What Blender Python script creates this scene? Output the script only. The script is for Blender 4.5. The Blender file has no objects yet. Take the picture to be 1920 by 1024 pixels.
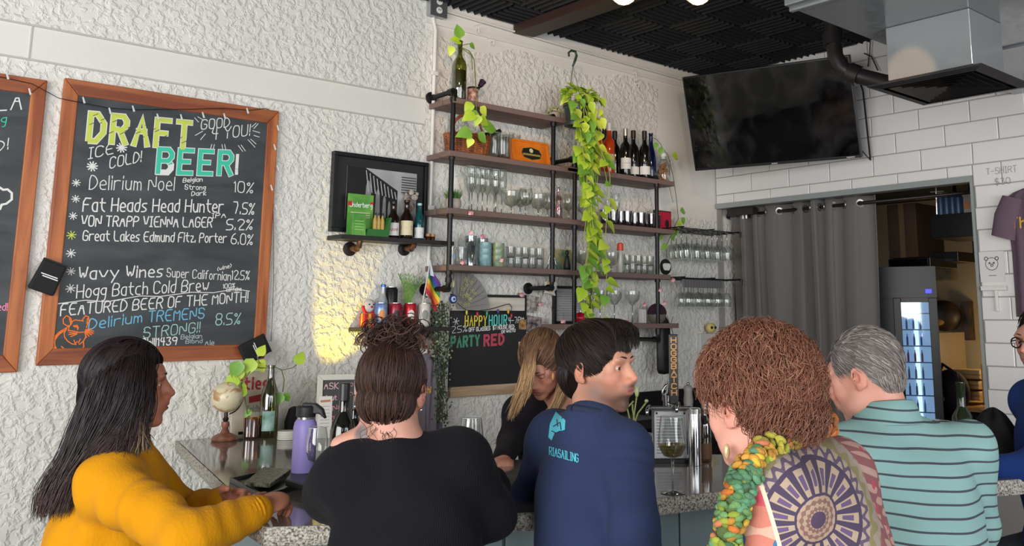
import bpy, bmesh, math, random
import numpy as np
from math import sin, cos, pi, radians, atan, sqrt, hypot
from mathutils import Vector, Matrix, noise
random.seed(7); rng = np.random.default_rng(7)
SC = bpy.context.scene; COL = SC.collection
# ---------------------------------------------------------------- camera
H = 1.62; PITCH = atan(293 / 1722); AZ = radians(46.73); FPX = 1722.0
camd = bpy.data.cameras.new('camera'); cam = bpy.data.objects.new('camera', camd); COL.objects.link(cam)
camd.sensor_width = 36; camd.lens = FPX * 36 / 1920; camd.shift_x = -160 / 1920; camd.shift_y = -212 / 1920
camd.clip_start = .05; camd.clip_end = 100
cam.location = (0, 0, H); cam.rotation_euler = (pi / 2 + PITCH, 0, AZ - pi / 2)
SC.camera = cam
# ---------------------------------------------------------------- world, light, exposure
SC.view_settings.view_transform = 'Standard'; SC.view_settings.look = 'None'
SC.view_settings.gamma = 1; SC.view_settings.use_curve_mapping = False; SC.view_settings.exposure = -0.1
w = bpy.data.worlds.new('world'); SC.world = w; w.use_nodes = True
w.node_tree.nodes['Background'].inputs[0].default_value = (.80, .88, 1, 1)
w.node_tree.nodes['Background'].inputs[1].default_value = 1.2
def light(name, kind, loc, target, energy, color, **k):
 d = bpy.data.lights.new(name, kind); o = bpy.data.objects.new(name, d); COL.objects.link(o)
 o.location = loc; o.rotation_euler = (Vector(target) - Vector(loc)).to_track_quat('-Z', 'Y').to_euler()
 d.energy = energy; d.color = color
 for a, b in k.items(): setattr(d, a, b)
 return o
light('window_daylight', 'AREA', (-2.35, .9, 1.8), (3, 3.2, 1.7), 235, (1, .985, .96), shape='RECTANGLE', size=3.6, size_y=2.1)
light('storefront_daylight', 'AREA', (1.2, -2.35, 1.8), (2.4, 4, 1.7), 175, (.96, .98, 1), shape='RECTANGLE', size=5.0, size_y=2.1)
# warm track lamps under the ceiling (their housings are built further down)
light('lamp_glow_shelves', 'SPOT', (1.55, 2.05, 3.05), (3.6, 4.24, 2.86), 75, (1, .66, .40), spot_size=radians(38), spot_blend=.55, shadow_soft_size=.04)
light('lamp_glow_bottles', 'SPOT', (2.9, 2.3, 3.18), (4.55, 4.24, 2.72), 28, (1, .68, .42), spot_size=radians(40), spot_blend=.6, shadow_soft_size=.04)
light('warm_overhead_point', 'POINT', (2.6, 1.2, 2.9), (0, 0, 0), 9, (1, .85, .68), shadow_soft_size=.12)  # warm point light below the ceiling, no fitting modelled
# yellow up-light on the bar by the framed sign
light('yellow_uplight', 'SPOT', (2.07, 4.09, 1.22), (2.60, 4.24, 2.25), 24, (1, .70, .0), spot_size=radians(56), spot_blend=.35, shadow_soft_size=.02)
light('sun_patch', 'SPOT', (-2.3, .9, 1.2), (3.53, 1.83, 2.62), 1500, (1, .58, .24), spot_size=radians(2.5), spot_blend=.5, shadow_soft_size=.01)
light('kitchen_lamp', 'POINT', (7.15, 2.95, 1.35), (0, 0, 0), 11, (1, .74, .36), shadow_soft_size=.12)
# ---------------------------------------------------------------- pixels to places
FH = Vector((cos(AZ), sin(AZ), 0)); RT = Vector((sin(AZ), -cos(AZ), 0)); UZ = Vector((0, 0, 1))
FW = cos(PITCH) * FH + sin(PITCH) * UZ; UP = cos(PITCH) * UZ - sin(PITCH) * FH
CP = Vector((0, 0, H)); DA = 4.24; DC = 5.17; TZ = 1.09
def ray(x, y): return FPX * FW + (x - 1120) * RT - (y - 300) * UP
def A(x, y, o=0): d = ray(x, y); return CP + d * ((DA - o) / d.y)
def CC(x, y, o=0): d = ray(x, y); return CP + d * ((DC - o) / d.x)
def Zp(x, y, z=TZ): d = ray(x, y); return CP + d * ((z - H) / d.z)
def AT(x, y, s): d = ray(x, y); return CP + d * (s / d.dot(FH))
def mp(p): return (Vector(p) - CP).dot(FH) / 1747.0      # metres per pixel at a place
def AX(px, z, o):                                        # place on the wall offset o at height z
 py = 500
 for _ in range(12):
  q = A(px, py, o); py -= (z - q.z) / mp(q)
 return Vector((q.x, DA - o, z))
# ---------------------------------------------------------------- materials
MC = {}
class E:                                                 # tiny expression builder on math nodes
 nt = None
 def __init__(s, k): s.k = k
 @staticmethod
 def m(op, *a):
  n = E.nt.nodes.new('ShaderNodeMath'); n.operation = op
  for i, v in enumerate(a):
   if isinstance(v, E): E.nt.links.new(v.k, n.inputs[i])
   else: n.inputs[i].default_value = v
  return E(n.outputs[0])
 def __add__(s, o): return E.m('ADD', s, o)
 __radd__ = __add__
 def __sub__(s, o): return E.m('SUBTRACT', s, o)
 def __rsub__(s, o): return E.m('SUBTRACT', o, s)
 def __mul__(s, o): return E.m('MULTIPLY', s, o)
 __rmul__ = __mul__
 def __truediv__(s, o): return E.m('DIVIDE', s, o)
 def gt(s, v): return E.m('GREATER_THAN', s, v)
 def lt(s, v): return E.m('LESS_THAN', s, v)
 def sin(s): return E.m('SINE', s)
 def abs(s): return E.m('ABSOLUTE', s)
 def fract(s): return E.m('FRACT', s)
 def sqrt(s): return E.m('SQRT', s)
 def floor(s): return E.m('FLOOR', s)
def xyz(nt, kind='Object'):
 E.nt = nt; t = nt.nodes.new('ShaderNodeTexCoord'); s = nt.nodes.new('ShaderNodeSeparateXYZ')
 nt.links.new(t.outputs[kind], s.inputs[0]); return E(s.outputs[0]), E(s.outputs[1]), E(s.outputs[2])
def lin(c):
 if isinstance(c, str): c = [int(c[i:i + 2], 16) / 255 for i in (0, 2, 4)]
 return tuple(((v / 12.92) if v <= .04045 else ((v + .055) / 1.055) ** 2.4) for v in c[:3]) + (1,)
def mixc(nt, fac, a, b):
 n = nt.nodes.new('ShaderNodeMix'); n.data_type = 'RGBA'
 for s, v in ((n.inputs['Factor'], fac), (n.inputs[6], a), (n.inputs[7], b)):
  if isinstance(v, E): nt.links.new(v.k, s)
  elif hasattr(v, 'is_linked'): nt.links.new(v, s)
  elif isinstance(v, (int, float)): s.default_value = v
  else: s.default_value = lin(v)
 return n.outputs[2]
def tex(nt, scale, detail=3, kind='Object', stretch=None, typ='ShaderNodeTexNoise', distortion=0, rough=.5):
 t = nt.nodes.new('ShaderNodeTexCoord'); n = nt.nodes.new(typ); n.inputs['Scale'].default_value = scale
 if typ == 'ShaderNodeTexNoise': n.inputs['Detail'].default_value = detail; n.inputs['Distortion'].default_value = distortion; n.inputs['Roughness'].default_value = rough
 src = t.outputs[kind]
 if stretch:
  m = nt.nodes.new('ShaderNodeMapping'); m.inputs['Scale'].default_value = stretch; nt.links.new(src, m.inputs[0]); src = m.outputs[0]
 nt.links.new(src, n.inputs['Vector']); return n
def ramp(nt, fac, stops):
 r = nt.nodes.new('ShaderNodeValToRGB'); e = r.color_ramp.elements
 while len(e) < len(stops): e.new(.5)
 for el, (p, c) in zip(e, stops): el.position = p; el.color = lin(c)
 nt.links.new(fac.k if isinstance(fac, E) else fac, r.inputs[0]); return r.outputs[0]
def mat(name, col='808080', rough=.5, metal=0, bump=None, mix=None, emit=None, attr=False, build=None, spec=None, sheen=0, coat=0):
 if name in MC: return MC[name]
 m = bpy.data.materials.new(name); m.use_nodes = True; nt = m.node_tree; b = nt.nodes['Principled BSDF']
 b.inputs['Base Color'].default_value = lin(col); b.inputs['Roughness'].default_value = rough; b.inputs['Metallic'].default_value = metal
 if spec is not None: b.inputs['Specular IOR Level'].default_value = spec
 if sheen: b.inputs['Sheen Weight'].default_value = sheen
 if coat: b.inputs['Coat Weight'].default_value = coat
 if attr:
  a = nt.nodes.new('ShaderNodeAttribute'); a.attribute_name = 'Col'; nt.links.new(a.outputs[0], b.inputs['Base Color'])
 if mix:                                              # (second colour, scale, stretch)
  n = tex(nt, mix[1], 5, stretch=mix[2] if len(mix) > 2 else None)
  nt.links.new(ramp(nt, n.outputs[0], [(.35, col), (.65, mix[0])]), b.inputs['Base Color'])
 if bump:                                             # (scale, strength, stretch)
  n = tex(nt, bump[0], 4, stretch=bump[2] if len(bump) > 2 else None)
  bp = nt.nodes.new('ShaderNodeBump'); bp.inputs['Strength'].default_value = bump[1]; bp.inputs['Distance'].default_value = .01
  nt.links.new(n.outputs[0], bp.inputs['Height']); nt.links.new(bp.outputs[0], b.inputs['Normal'])
 if emit: b.inputs['Emission Color'].default_value = lin(emit[0]); b.inputs['Emission Strength'].default_value = emit[1]
 if build: build(nt, b)
 MC[name] = m; return m
def glass(name, tint='ffffff', rough=.03, face=.08, edge=.75, blend=.35):
 if name in MC: return MC[name]
 m = bpy.data.materials.new(name); m.use_nodes = True; nt = m.node_tree; nt.nodes.remove(nt.nodes['Principled BSDF'])
 tr = nt.nodes.new('ShaderNodeBsdfTransparent'); tr.inputs[0].default_value = lin(tint)
 gl = nt.nodes.new('ShaderNodeBsdfGlossy'); gl.inputs['Roughness'].default_value = rough
 lw = nt.nodes.new('ShaderNodeLayerWeight'); lw.inputs[0].default_value = blend
 mr = nt.nodes.new('ShaderNodeMapRange'); mr.inputs[3].default_value = face; mr.inputs[4].default_value = edge
 mx = nt.nodes.new('ShaderNodeMixShader'); nt.links.new(lw.outputs['Facing'], mr.inputs[0]); nt.links.new(mr.outputs[0], mx.inputs[0])
 nt.links.new(tr.outputs[0], mx.inputs[1]); nt.links.new(gl.outputs[0], mx.inputs[2])
 nt.links.new(mx.outputs[0], nt.nodes['Material Output'].inputs[0]); MC[name] = m; return m
def bumpnode(nt, b, height, strength, dist=.01):
 bp = nt.nodes.new('ShaderNodeBump'); bp.inputs['Distance'].default_value = dist
 if isinstance(strength, E): nt.links.new(strength.k, bp.inputs['Strength'])
 else: bp.inputs['Strength'].default_value = strength
 nt.links.new(height.k if isinstance(height, E) else height, bp.inputs['Height']); nt.links.new(bp.outputs[0], b.inputs['Normal'])
# ---------------------------------------------------------------- mesh builder
ROOTM = {}
class MB:
 def __init__(s): s.v = []; s.f = []; s.c = []
 def add(s, vs, fs, col=None):
  n = len(s.v); s.v += [tuple(p) for p in vs]; s.f += [tuple(i + n for i in f) for f in fs]
  if col is not None: s.c += [tuple(col)] * len(vs)
 def box(s, x0, x1, y0, y1, z0, z1, M=None, col=None):
  vs = [Vector((x, y, z)) for z in (z0, z1) for x, y in ((x0, y0), (x1, y0), (x1, y1), (x0, y1))]
  if M: vs = [M @ v for v in vs]
  s.add(vs, [(3, 2, 1, 0), (4, 5, 6, 7), (0, 1, 5, 4), (1, 2, 6, 5), (2, 3, 7, 6), (3, 0, 4, 7)], col); return s
 def lathe(s, c, prof, n=20, M=None, col=None, a0=0):
  c = Vector(c); vs = []; fs = []
  for r, z in prof:
   for i in range(n):
    a = 2 * pi * i / n + a0; v = Vector((r * cos(a), r * sin(a), z)); vs.append(c + (M @ v if M else v))
  for j in range(len(prof) - 1):
   for i in range(n): fs.append((j * n + i, j * n + (i + 1) % n, (j + 1) * n + (i + 1) % n, (j + 1) * n + i))
  if prof[0][0] > 1e-4: fs.append(tuple(range(n))[::-1])
  if prof[-1][0] > 1e-4: fs.append(tuple((len(prof) - 1) * n + i for i in range(n)))
  s.add(vs, fs, col); return s
 def tube(s, pts, r, n=8, col=None, cap=True):
  pts = [Vector(p) for p in pts]; m = len(pts); rs = r if isinstance(r, (list, tuple)) else [r] * m
  vs = []; fs = []; nrm = None
  for j, p in enumerate(pts):
   t = (pts[min(j + 1, m - 1)] - pts[max(j - 1, 0)])
   t = t.normalized() if t.length > 1e-9 else Vector((0, 0, 1))
   if nrm is None: nrm = t.orthogonal().normalized()
   else:
    nrm = nrm - t * nrm.dot(t); nrm = nrm.normalized() if nrm.length > 1e-6 else t.orthogonal().normalized()
   b = t.cross(nrm)
   for i in range(n): a = 2 * pi * i / n; vs.append(p + (nrm * cos(a) + b * sin(a)) * rs[j])
  for j in range(m - 1):
   for i in range(n): fs.append((j * n + i, j * n + (i + 1) % n, (j + 1) * n + (i + 1) % n, (j + 1) * n + i))
  if cap: fs.append(tuple(range(n))[::-1]); fs.append(tuple((m - 1) * n + i for i in range(n)))
  s.add(vs, fs, col); return s
 def ell(s, c, r, M=None, n=12, m=8, col=None):
  c = Vector(c); r = r if isinstance(r, (tuple, list)) else (r, r, r)
  vs = []
  for j in range(m + 1):
   t = pi * j / m
   for i in range(n):
    a = 2 * pi * i / n; v = Vector((r[0] * sin(t) * cos(a), r[1] * sin(t) * sin(a), r[2] * cos(t))); vs.append(c + (M @ v if M else v))
  s.add(vs, [((j + 1) * n + i, (j + 1) * n + (i + 1) % n, j * n + (i + 1) % n, j * n + i) for j in range(m) for i in range(n)], col); return s
 def prism(s, poly, a, b, f, col=None):               # poly of 2-D points, extruded a..b; f maps (u,v,w) to a place
  n = len(poly); vs = [f(u, v, a) for u, v in poly] + [f(u, v, b) for u, v in poly]
  s.add(vs, [tuple(range(n)), tuple(range(2 * n - 1, n - 1, -1))] + [(i, i + n, (i + 1) % n + n, (i + 1) % n) for i in range(n)], col); return s
 def quad(s, a, b, c, d, col=None): s.add([a, b, c, d], [(0, 1, 2, 3)], col); return s
 def build(s, name, m, parent=None, smooth=False, bevel=0, world=True, label=None, stuff=False):
  vs = s.v
  if world and parent is not None and parent.name in ROOTM:
   I = ROOTM[parent.name]; vs = [I @ Vector(v) for v in vs]
  me = bpy.data.meshes.new(name); me.from_pydata([tuple(v) for v in vs], [], s.f)
  if s.c and len(s.c) == len(s.v):
   a = me.attributes.new('Col', 'FLOAT_COLOR', 'POINT'); a.data.foreach_set('color', np.array([tuple(c)[:3] + (1,) for c in s.c], 'f').ravel())
  me.materials.append(m)
  if smooth:
   me.polygons.foreach_set('use_smooth', [True] * len(me.polygons))
   if smooth == 'auto': me.set_sharp_from_angle(angle=radians(38))
  o = bpy.data.objects.new(name, me); COL.objects.link(o)
  if parent is not None:
   o.parent = parent
   if parent.name in ROOTM: ROOTM[o.name] = ROOTM[parent.name]
  if bevel:
   bv = o.modifiers.new('bevel', 'BEVEL'); bv.width = bevel; bv.segments = 2; bv.limit_method = 'ANGLE'
  if label: o['label'] = label
  if stuff: o['kind'] = 'stuff'
  return o
def tag(o, label, cat, group=None):
 o['label'] = label; o['category'] = cat
 if group: o['group'] = group
 return o
def thing(name, label, cat, loc=(0, 0, 0), rz=0, group=None):
 o = bpy.data.objects.new(name, None); COL.objects.link(o); o.empty_display_size = .05
 o.location = loc; o.rotation_euler = (0, 0, rz)
 ROOTM[o.name] = (Matrix.Translation(Vector(loc)) @ Matrix.Rotation(rz, 4, 'Z')).inverted()
 return tag(o, label, cat, group)
def struct(o): o['kind'] = 'structure'; return o
def dup(root, loc, rz, label, group=None, scale=None):
 r = root.copy(); COL.objects.link(r); r.location = loc; r.rotation_euler = (0, 0, rz); r['label'] = label
 if scale: r.scale = (scale,) * 3 if isinstance(scale, float) else scale
 if group: r['group'] = group
 for ch in list(root.children):
  c = ch.copy(); COL.objects.link(c); c.parent = r
  for g in list(ch.children): d = g.copy(); COL.objects.link(d); d.parent = c
 return r
def Rm(ax, deg): return Matrix.Rotation(radians(deg), 3, ax)
# ---------------------------------------------------------------- stroke lettering
GL = dict(A="022842;1535", B="02083847463505;3544433202", C="4738180703123243", D="0208284644220 2".replace(' ', ''), E="48080242;0535", F="480802;0535",
 G="473818070312324345 25".replace(' ', ''), H="0802;4842;0545", I="0828;1812;0222", J="4843321203", K="0802;480542", L="080242", M="0208254842", N="02084248",
 O="180703123243473818", P="02083847463505", R="02083847463505;2542", S="473818071605354443321203", T="0848;2822", U="080312324348", V="082248", W="0812263248",
 X="0842;0248", Y="082548;2522", Z="08480242", Q="180703123243473818;2442",
 a="36160503123233;3632", b="08022233352606", c="361605031232", d="38321203051636", e="0434352616050312 32".replace(' ', ''), f="38281712;0626", g="36160504133336;36312010",
 h="0802;05263532", i="0602;0807", k="0802;360432", l="0802", m="0602;05162522;25364542", n="0602;05263532", o="160503122233352616", p="0600;062635332202",
 r="0602;051636", s="3616051424332202", t="181332;0636", u="060312223336;3632", v="062246", w="0612243246", x="0632;0236", y="0623;4610", z="06360232", j="0601;0807", q="36321605031232")
GL.update({'0': "180703123243473818", '1': "071812", '2': "07183847460242", '3': "084825354443321203", '4': "180545;3832", '5': "4808053544433202", '6': "381704031232434435 15".replace(' ', ''),
 '7': "084822", '8': "180706153546473818;150403123243443515", '9': "46351506071838474632", '%': "4802;0718271607;2334433223", '$': "473818071605354443321203;2921",
 '!': "0804;0302", ':': "0605;0302", '.': "0302", ',': "1201", '-': "0535", '*': "2822;0347;0743", "'": "0807", '/': "0248", '(': "180503 12".replace(' ', ''), ')': "082513 02".replace(' ', ''), '@': "34352524344348180703124 2".replace(' ', ''), '~': "0516253645"})
def strokes(t, gap=1.5):
 out = []; x = 0
 for ch in t:
  if ch == ' ': x += 2.6; continue
  g = GL.get(ch)
  if g is None: continue
  mx = 0
  for st in g.split(';'):
   pts = [(int(st[i]), int(st[i + 1]) - 2) for i in range(0, len(st), 2)]; mx = max(mx, max(p[0] for p in pts))
   out.append([(x + a, b) for a, b in pts])
  x += mx + gap
 return out, max(x - gap, 1)
def jit(p, k): return (p[0] + random.uniform(-k, k), p[1] + random.uniform(-k, k))
def chaikin(P):
 if len(P) < 3: return P
 out = [P[0]]
 for a, b in zip(P[:-1], P[1:]): out += [(a[0] * .72 + b[0] * .28, a[1] * .72 + b[1] * .28), (a[0] * .28 + b[0] * .72, a[1] * .28 + b[1] * .72)]
 return out + [P[-1]]
RC = [0]
def ribbon(mb, pts, wd, fn, col=None):                   # flat mitred stroke on a surface: fn(u,v) gives the place
 P = []
 for p in pts:
  p = Vector(p)
  if not P or (p - P[-1]).length > 1e-6: P.append(p)
 if len(P) < 2: return
 RC[0] += 1; d0 = (P[1] - P[0]).normalized(); d1 = (P[-1] - P[-2]).normalized(); ex = wd * (.4 if (P[0] - P[-1]).length > 1e-4 else .1); P[0] = P[0] - d0 * ex; P[-1] = P[-1] + d1 * ex; L = []; Rr = []
 for i, p in enumerate(P):
  a = (p - P[i - 1]).normalized() if i else None; b = (P[i + 1] - p).normalized() if i < len(P) - 1 else None
  d = a if b is None else b if a is None else (a + b); d = d.normalized() if d.length > .3 else (b if b is not None else a)
  n = Vector((-d.y, d.x)); k = wd / 2 / max(.62, abs(n.dot(Vector((-(a or b).y, (a or b).x))))); L.append(p + n * k); Rr.append(p - n * k)
 q0, q1, q2 = Vector(fn(*L[0])), Vector(fn(*Rr[0])), Vector(fn(*L[1])); nn_ = (q1 - q0).cross(q2 - q0)
 nn_ = nn_.normalized() * (1 + RC[0] % 7) * .00009 if nn_.length > 0 else nn_
 V_ = [Vector(fn(*q)) + nn_ * (1 + .12 * i) for i, pr in enumerate(zip(L, Rr)) for q in pr]; mb.add(V_, [(2 * i, 2 * i + 1, 2 * i + 3, 2 * i + 2) for i in range(len(P) - 1)], col)
def text(mb, t, O, X, Yv, h, wd, wobble=.12, width=None, off=Vector((0, 0, 0)), col=None):
 # O origin (baseline), X,Yv unit vectors, h cap height, width total width
 st, W = strokes(t, 2.7 if wobble == 0 else 1.5); sx = (width / W) if width else h / 6; sy = h / 6
 for s_ in st:
  pts = [jit(p, wobble) for p in s_]
  if wobble: pts = chaikin(pts)
  ribbon(mb, [(a * sx, b * sy) for a, b in pts], wd, lambda u, v: O + X * u + Yv * v + off, col)
def wallA(mb, t, x0, y0, x1, y1, hpx, wpx, o, wob=.12, col=None):
 a = A(x0, y0, o); b = A(x1, y1, o); X = b - a; W = X.length; X.normalize(); k = mp((a + b) / 2)
 text(mb, t, a, X, Vector((0, 0, 1)), hpx * k, wpx * k, wob, W, col=col)
# ================================================================= SETTING
def stucco(nt, b):
 x, y, z = xyz(nt)
 n1 = tex(nt, 30, 3, distortion=.45, rough=.5); n2 = tex(nt, 9, 2, distortion=.6)
 hgt = E(ramp(nt, n1.outputs[0], [(.42, '000000'), (.60, 'ffffff')])) + E(n2.outputs[0]) * .8
 band = z.gt(2.655) * z.lt(2.80) * x.lt(2.69)
 nz = tex(nt, 1.6, 2)
 top = (z + E(nz.outputs[0]) * .25).gt(3.31) * x.gt(2.69)
 edge = (x + E(nz.outputs[0]) * .3).gt(4.72) * z.gt(2.3)
 flat = E.m('MINIMUM', band + top + edge + y.lt(3.5), 1.0)
 bumpnode(nt, b, hgt, .42 - flat * .39, .02)
 nt.links.new(mixc(nt, tex(nt, 3, 4).outputs[0], 'd6d3cc', 'e2e0d9'), b.inputs['Base Color'])
STUCCO = mat('white_stucco', 'dedbd4', .75, build=stucco)
PLAIN = mat('white_paint', 'd8d5ce', .7, bump=(30, .1))
BLACKCEIL = mat('black_ceiling_paint', '1b1b1e', .8, bump=(40, .2))
FOAM = mat('black_foam', '18181a', .85, bump=(200, .15))
FLOORM = mat('dark_concrete', '4a4744', .5, mix=('3a3836', 3), bump=(12, .1))
ZC = 3.40
def solid(name, x0, x1, y0, y1, z0, z1, m): return struct(MB().box(x0, x1, y0, y1, z0, z1).build(name, m))
solid('floor', -2.6, 8.2, -2.6, 6.2, -.1, 0, FLOORM)
wl = solid('wall_left', -2.6, 5.37, DA, DA + .15, 0, ZC, STUCCO)
ceil = solid('ceiling', -2.6, 8.2, -2.6, 4.4, ZC, ZC + .1, BLACKCEIL)
def frame_wall(name, axis, p, a0, a1, w0, w1, z0, z1):
 mb = MB()
 for (u0, u1, q0, q1) in ((a0, w0, 0, ZC), (w1, a1, 0, ZC), (w0, w1, 0, z0), (w0, w1, z1, ZC)):
  if axis == 'x': mb.box(u0, u1, p - .1, p, q0, q1)
  else: mb.box(p - .1, p, u0, u1, q0, q1)
 return struct(mb.build(name, PLAIN))
frame_wall('wall_behind', 'x', -2.5, -2.6, 5.37, -1.4, 3.8, .7, 2.9)
frame_wall('wall_street', 'y', -2.5, -2.6, 4.3, -.95, 2.75, .7, 2.9)
for nm, ax in (('window_1', 0), ('window_2', 1)):
 mb = MB(); a0, a1 = ((-1.4, 3.8), (-.95, 2.75))[ax]
 for u in np.linspace(a0, a1, 5):
  (mb.box(u - .03, u + .03, -2.58, -2.52, .7, 2.9) if ax == 0 else mb.box(-2.58, -2.52, u - .03, u + .03, .7, 2.9))
 for z in (.7, 2.87):
  (mb.box(a0, a1, -2.58, -2.52, z, z + .04) if ax == 0 else mb.box(-2.58, -2.52, a0, a1, z, z + .04))
 struct(mb.build(nm, mat('black_frame_paint', '161618', .4)))
# seams and trim lines of the old wall
TRIM = mat('white_trim_paint', 'd9d8d2', .5)
mb = MB()
mb.box(2.67, 5.17, DA - .012, DA, 3.235, 3.262); mb.box(2.67, 5.17, DA - .008, DA, 3.262, 3.40)
struct(mb.build('trim_1', TRIM, bevel=.003))
mb = MB()
for z in (2.655, 2.80): mb.box(-2.5, 2.69, DA - .006, DA, z - .004, z + .004)
mb.box(.795, .800, DA - .004, DA, 2.66, 2.80)
struct(mb.build('trim_2', mat('seam_paint', 'b9b6ae', .7)))
# ---- tiled wall with the doorway
D0, D1, DZ = 2.335, 4.232, 2.415
mb = MB(); X0, X1 = DC + .008, DC + .07
mb.box(X0, X1, -2.6, D0, 0, ZC); mb.box(X0, X1, D0, D1, DZ, ZC); mb.box(X0, X1, D1, 4.24, 0, ZC)
wr = struct(mb.build('wall_right', mat('grey_grout', '9d9792', .8)))
TILE = mat('white_glazed_tile', 'dfdbd8', .16, bump=(6, .05))
TH, TW = .1265, .318
tmesh = {}
def tile(y0, y1, z0, z1):
 w, h = y1 - y0, z1 - z0; k = (round(w, 3), round(h, 3))
 if k not in tmesh:
  g = .0025; b_ = .004
  def rr(i, xx): return [(xx, g + i, g + i), (xx, w - g - i, g + i), (xx, w - g - i, h - g - i), (xx, g + i, h - g - i)]
  vs = rr(0, .008) + rr(0, -.001) + rr(b_, -.004)
  fs = [(8, 11, 10, 9)] + [(4 * q + i, 4 * q + (i + 1) % 4, 4 * q + 4 + (i + 1) % 4, 4 * q + 4 + i) for q in (0, 1) for i in range(4)]
  me = bpy.data.meshes.new('tile'); me.from_pydata(vs, [], fs); me.materials.append(TILE); tmesh[k] = me
 o = bpy.data.objects.new('tile', tmesh[k]); COL.objects.link(o); o.parent = wr; o.location = (DC, y0, z0)
row = 0; z = ZC - .03
while z > .85:
 z0 = z - TH; y = 4.238; i = 0; first = TW * (.5 if row % 2 else 1.0)
 y1 = 4.232
 ys = [4.232]; yy = 4.232 - first
 while yy > 1.25: ys.append(yy); yy -= TW
 ys.append(1.25)
 for a, b in zip(ys[:-1], ys[1:]):                    # tile spans b..a
  if z0 >= DZ - .02: zz0 = max(z0, DZ + .004); tile(b, a, zz0, z); continue
  if a <= D0 - .004: tile(b, a, z0, z)
  elif b < D0 - .03:
   tile(b, D0 - .004, z0, z)
   if z > DZ + .03: tile(D0 - .003, a, DZ + .004, z)
  elif z > DZ + .03 : tile(b, a, DZ + .004, z)
 z -= TH; row += 1
# door opening lining
mb = MB(); GM = mat('grey_door_trim', '8e9391', .45)
mb.box(DC - .012, X1, D0 - .004, D0 + .012, 0, DZ).box(DC - .014, X1, D0, D1, DZ - .03, DZ + .004)
struct(mb.build('door_1', GM))
# ---- back room behind the doorway
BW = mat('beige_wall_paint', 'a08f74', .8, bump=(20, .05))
solid('wall_back_room', 7.6, 7.75, 1.2, 6.2, 0, ZC, BW)
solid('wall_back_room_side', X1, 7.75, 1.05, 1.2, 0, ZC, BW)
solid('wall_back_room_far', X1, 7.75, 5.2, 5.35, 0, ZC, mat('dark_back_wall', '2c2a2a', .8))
solid('ceiling_back_room', X1, 7.75, 1.2, 5.2, 2.62, 2.7, BLACKCEIL)
# ---- foam panels glued to the ceiling, alternate direction
fm = {}
def foam(kind):
 if kind in fm: return fm[kind]
 N = 6; s = .300; p = s / N; vs = []; fs = []
 for i in range(N):
  a = i * p - s / 2; n = len(vs)
  c = [(a, -s / 2), (a + p / 2, -s / 2), (a + p, -s / 2)]
  for yy in (-s / 2, s / 2):
   for q, d in ((a, 0), (a + p / 2, -.045), (a + p, 0)): vs.append((q, yy, d) if kind else (yy, q, d))
  fs += [(n, n + 1, n + 4, n + 3), (n + 1, n + 2, n + 5, n + 4), (n, n + 1, n + 2), (n + 3, n + 4, n + 5)]
 me = bpy.data.meshes.new('foam_panel'); me.from_pydata(vs, [], fs); me.materials.append(FOAM); fm[kind] = me; return me
for i in range(9):
 for j in range(9):
  x = 2.62 + i * .305; y = 4.085 - j * .305
  if x > 5.14: continue
  o = bpy.data.objects.new('foam_panel', foam((i + j) % 2)); COL.objects.link(o); o.parent = ceil; o.location = (x, y, ZC - .004)
bm_ = MB().box(3.28, 3.42, -2, 4.22, 3.30, 3.352).build('ceiling_beam', mat('dark_brown_wood', '33201b', .55, mix=('241513', 8, (1, .1, 1))), ceil)
for x in (): MB().box(x, x + .12, -2, 4.22, 3.32, 3.352).build('ceiling_beam', mat('black_beam', '17171a', .6), ceil)
# ================================================================= DUCT, GRILLE, DRAIN PIPE
def galv(nt, b):
 v = tex(nt, 60, typ='ShaderNodeTexVoronoi'); n = tex(nt, 14, 5)
 v.inputs['Scale'].default_value = 38; nt.links.new(ramp(nt, E(v.outputs[1]) * .55 + E(n.outputs[0]) * .45, [(.3, '5d6264'), (.5, '93989a'), (.7, 'b9bcbb')]), b.inputs['Base Color'])
 nt.links.new(ramp(nt, v.outputs[0], [(0, '505050'), (1, '8a8a8a')]), b.inputs['Roughness'])
GALV = mat('galvanised_steel', 'a0a4a5', .42, .4, build=galv)
du = thing('air_duct', 'big galvanised sheet steel air duct running under the ceiling to the tiled wall', 'duct', (2.98, 1.6, 2.85))
MB().box(2.97, 5.16, 1.15, 2.06, 2.85, 3.30).build('duct_body', GALV, du, bevel=.004)
for x in (3.02, 4.2): MB().box(x, x + .02, 1.14, 2.07, 2.84, 3.31).build('duct_flange', GALV, du)
for x in (3.5, 4.7): MB().box(x, x + .02, 1.3, 1.32, 3.3, 3.4).box(x, x + .02, 1.9, 1.92, 3.3, 3.4).build('hanger_strap', GALV, du)
MB().box(3.53, 3.83, 1.56, 1.93, 2.615, 2.849).build('drop_box', GALV, du, bevel=.003, label='square galvanised drop box with a sunlit lower corner')
gr = thing('ceiling_grille', 'square black louvred air diffuser under the galvanised drop box', 'vent', (3.74, 1.755, 2.58))
BP = mat('black_plastic', '18181a', .45)
mb = MB(); cx, cy = 3.735, 1.757
mb.add([Vector((cx + a * h_, cy + b_ * h_, z_)) for h_, z_ in ((.20, 2.613), (.25, 2.600), (.25, 2.592), (.205, 2.585)) for a, b_ in ((-1, -1), (1, -1), (1, 1), (-1, 1))],
       [(0, 1, 2, 3)] + [(4 * q + i, 4 * q + 4 + i, 4 * q + 4 + (i + 1) % 4, 4 * q + (i + 1) % 4) for q in (0, 1, 2) for i in range(4)])
mb.build('frame', BP, gr)
MB().box(cx - .2, cx + .2, cy - .2, cy + .2, 2.604, 2.606).build('back_plate', mat('vent_dark', '060607', .9), gr)
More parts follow.
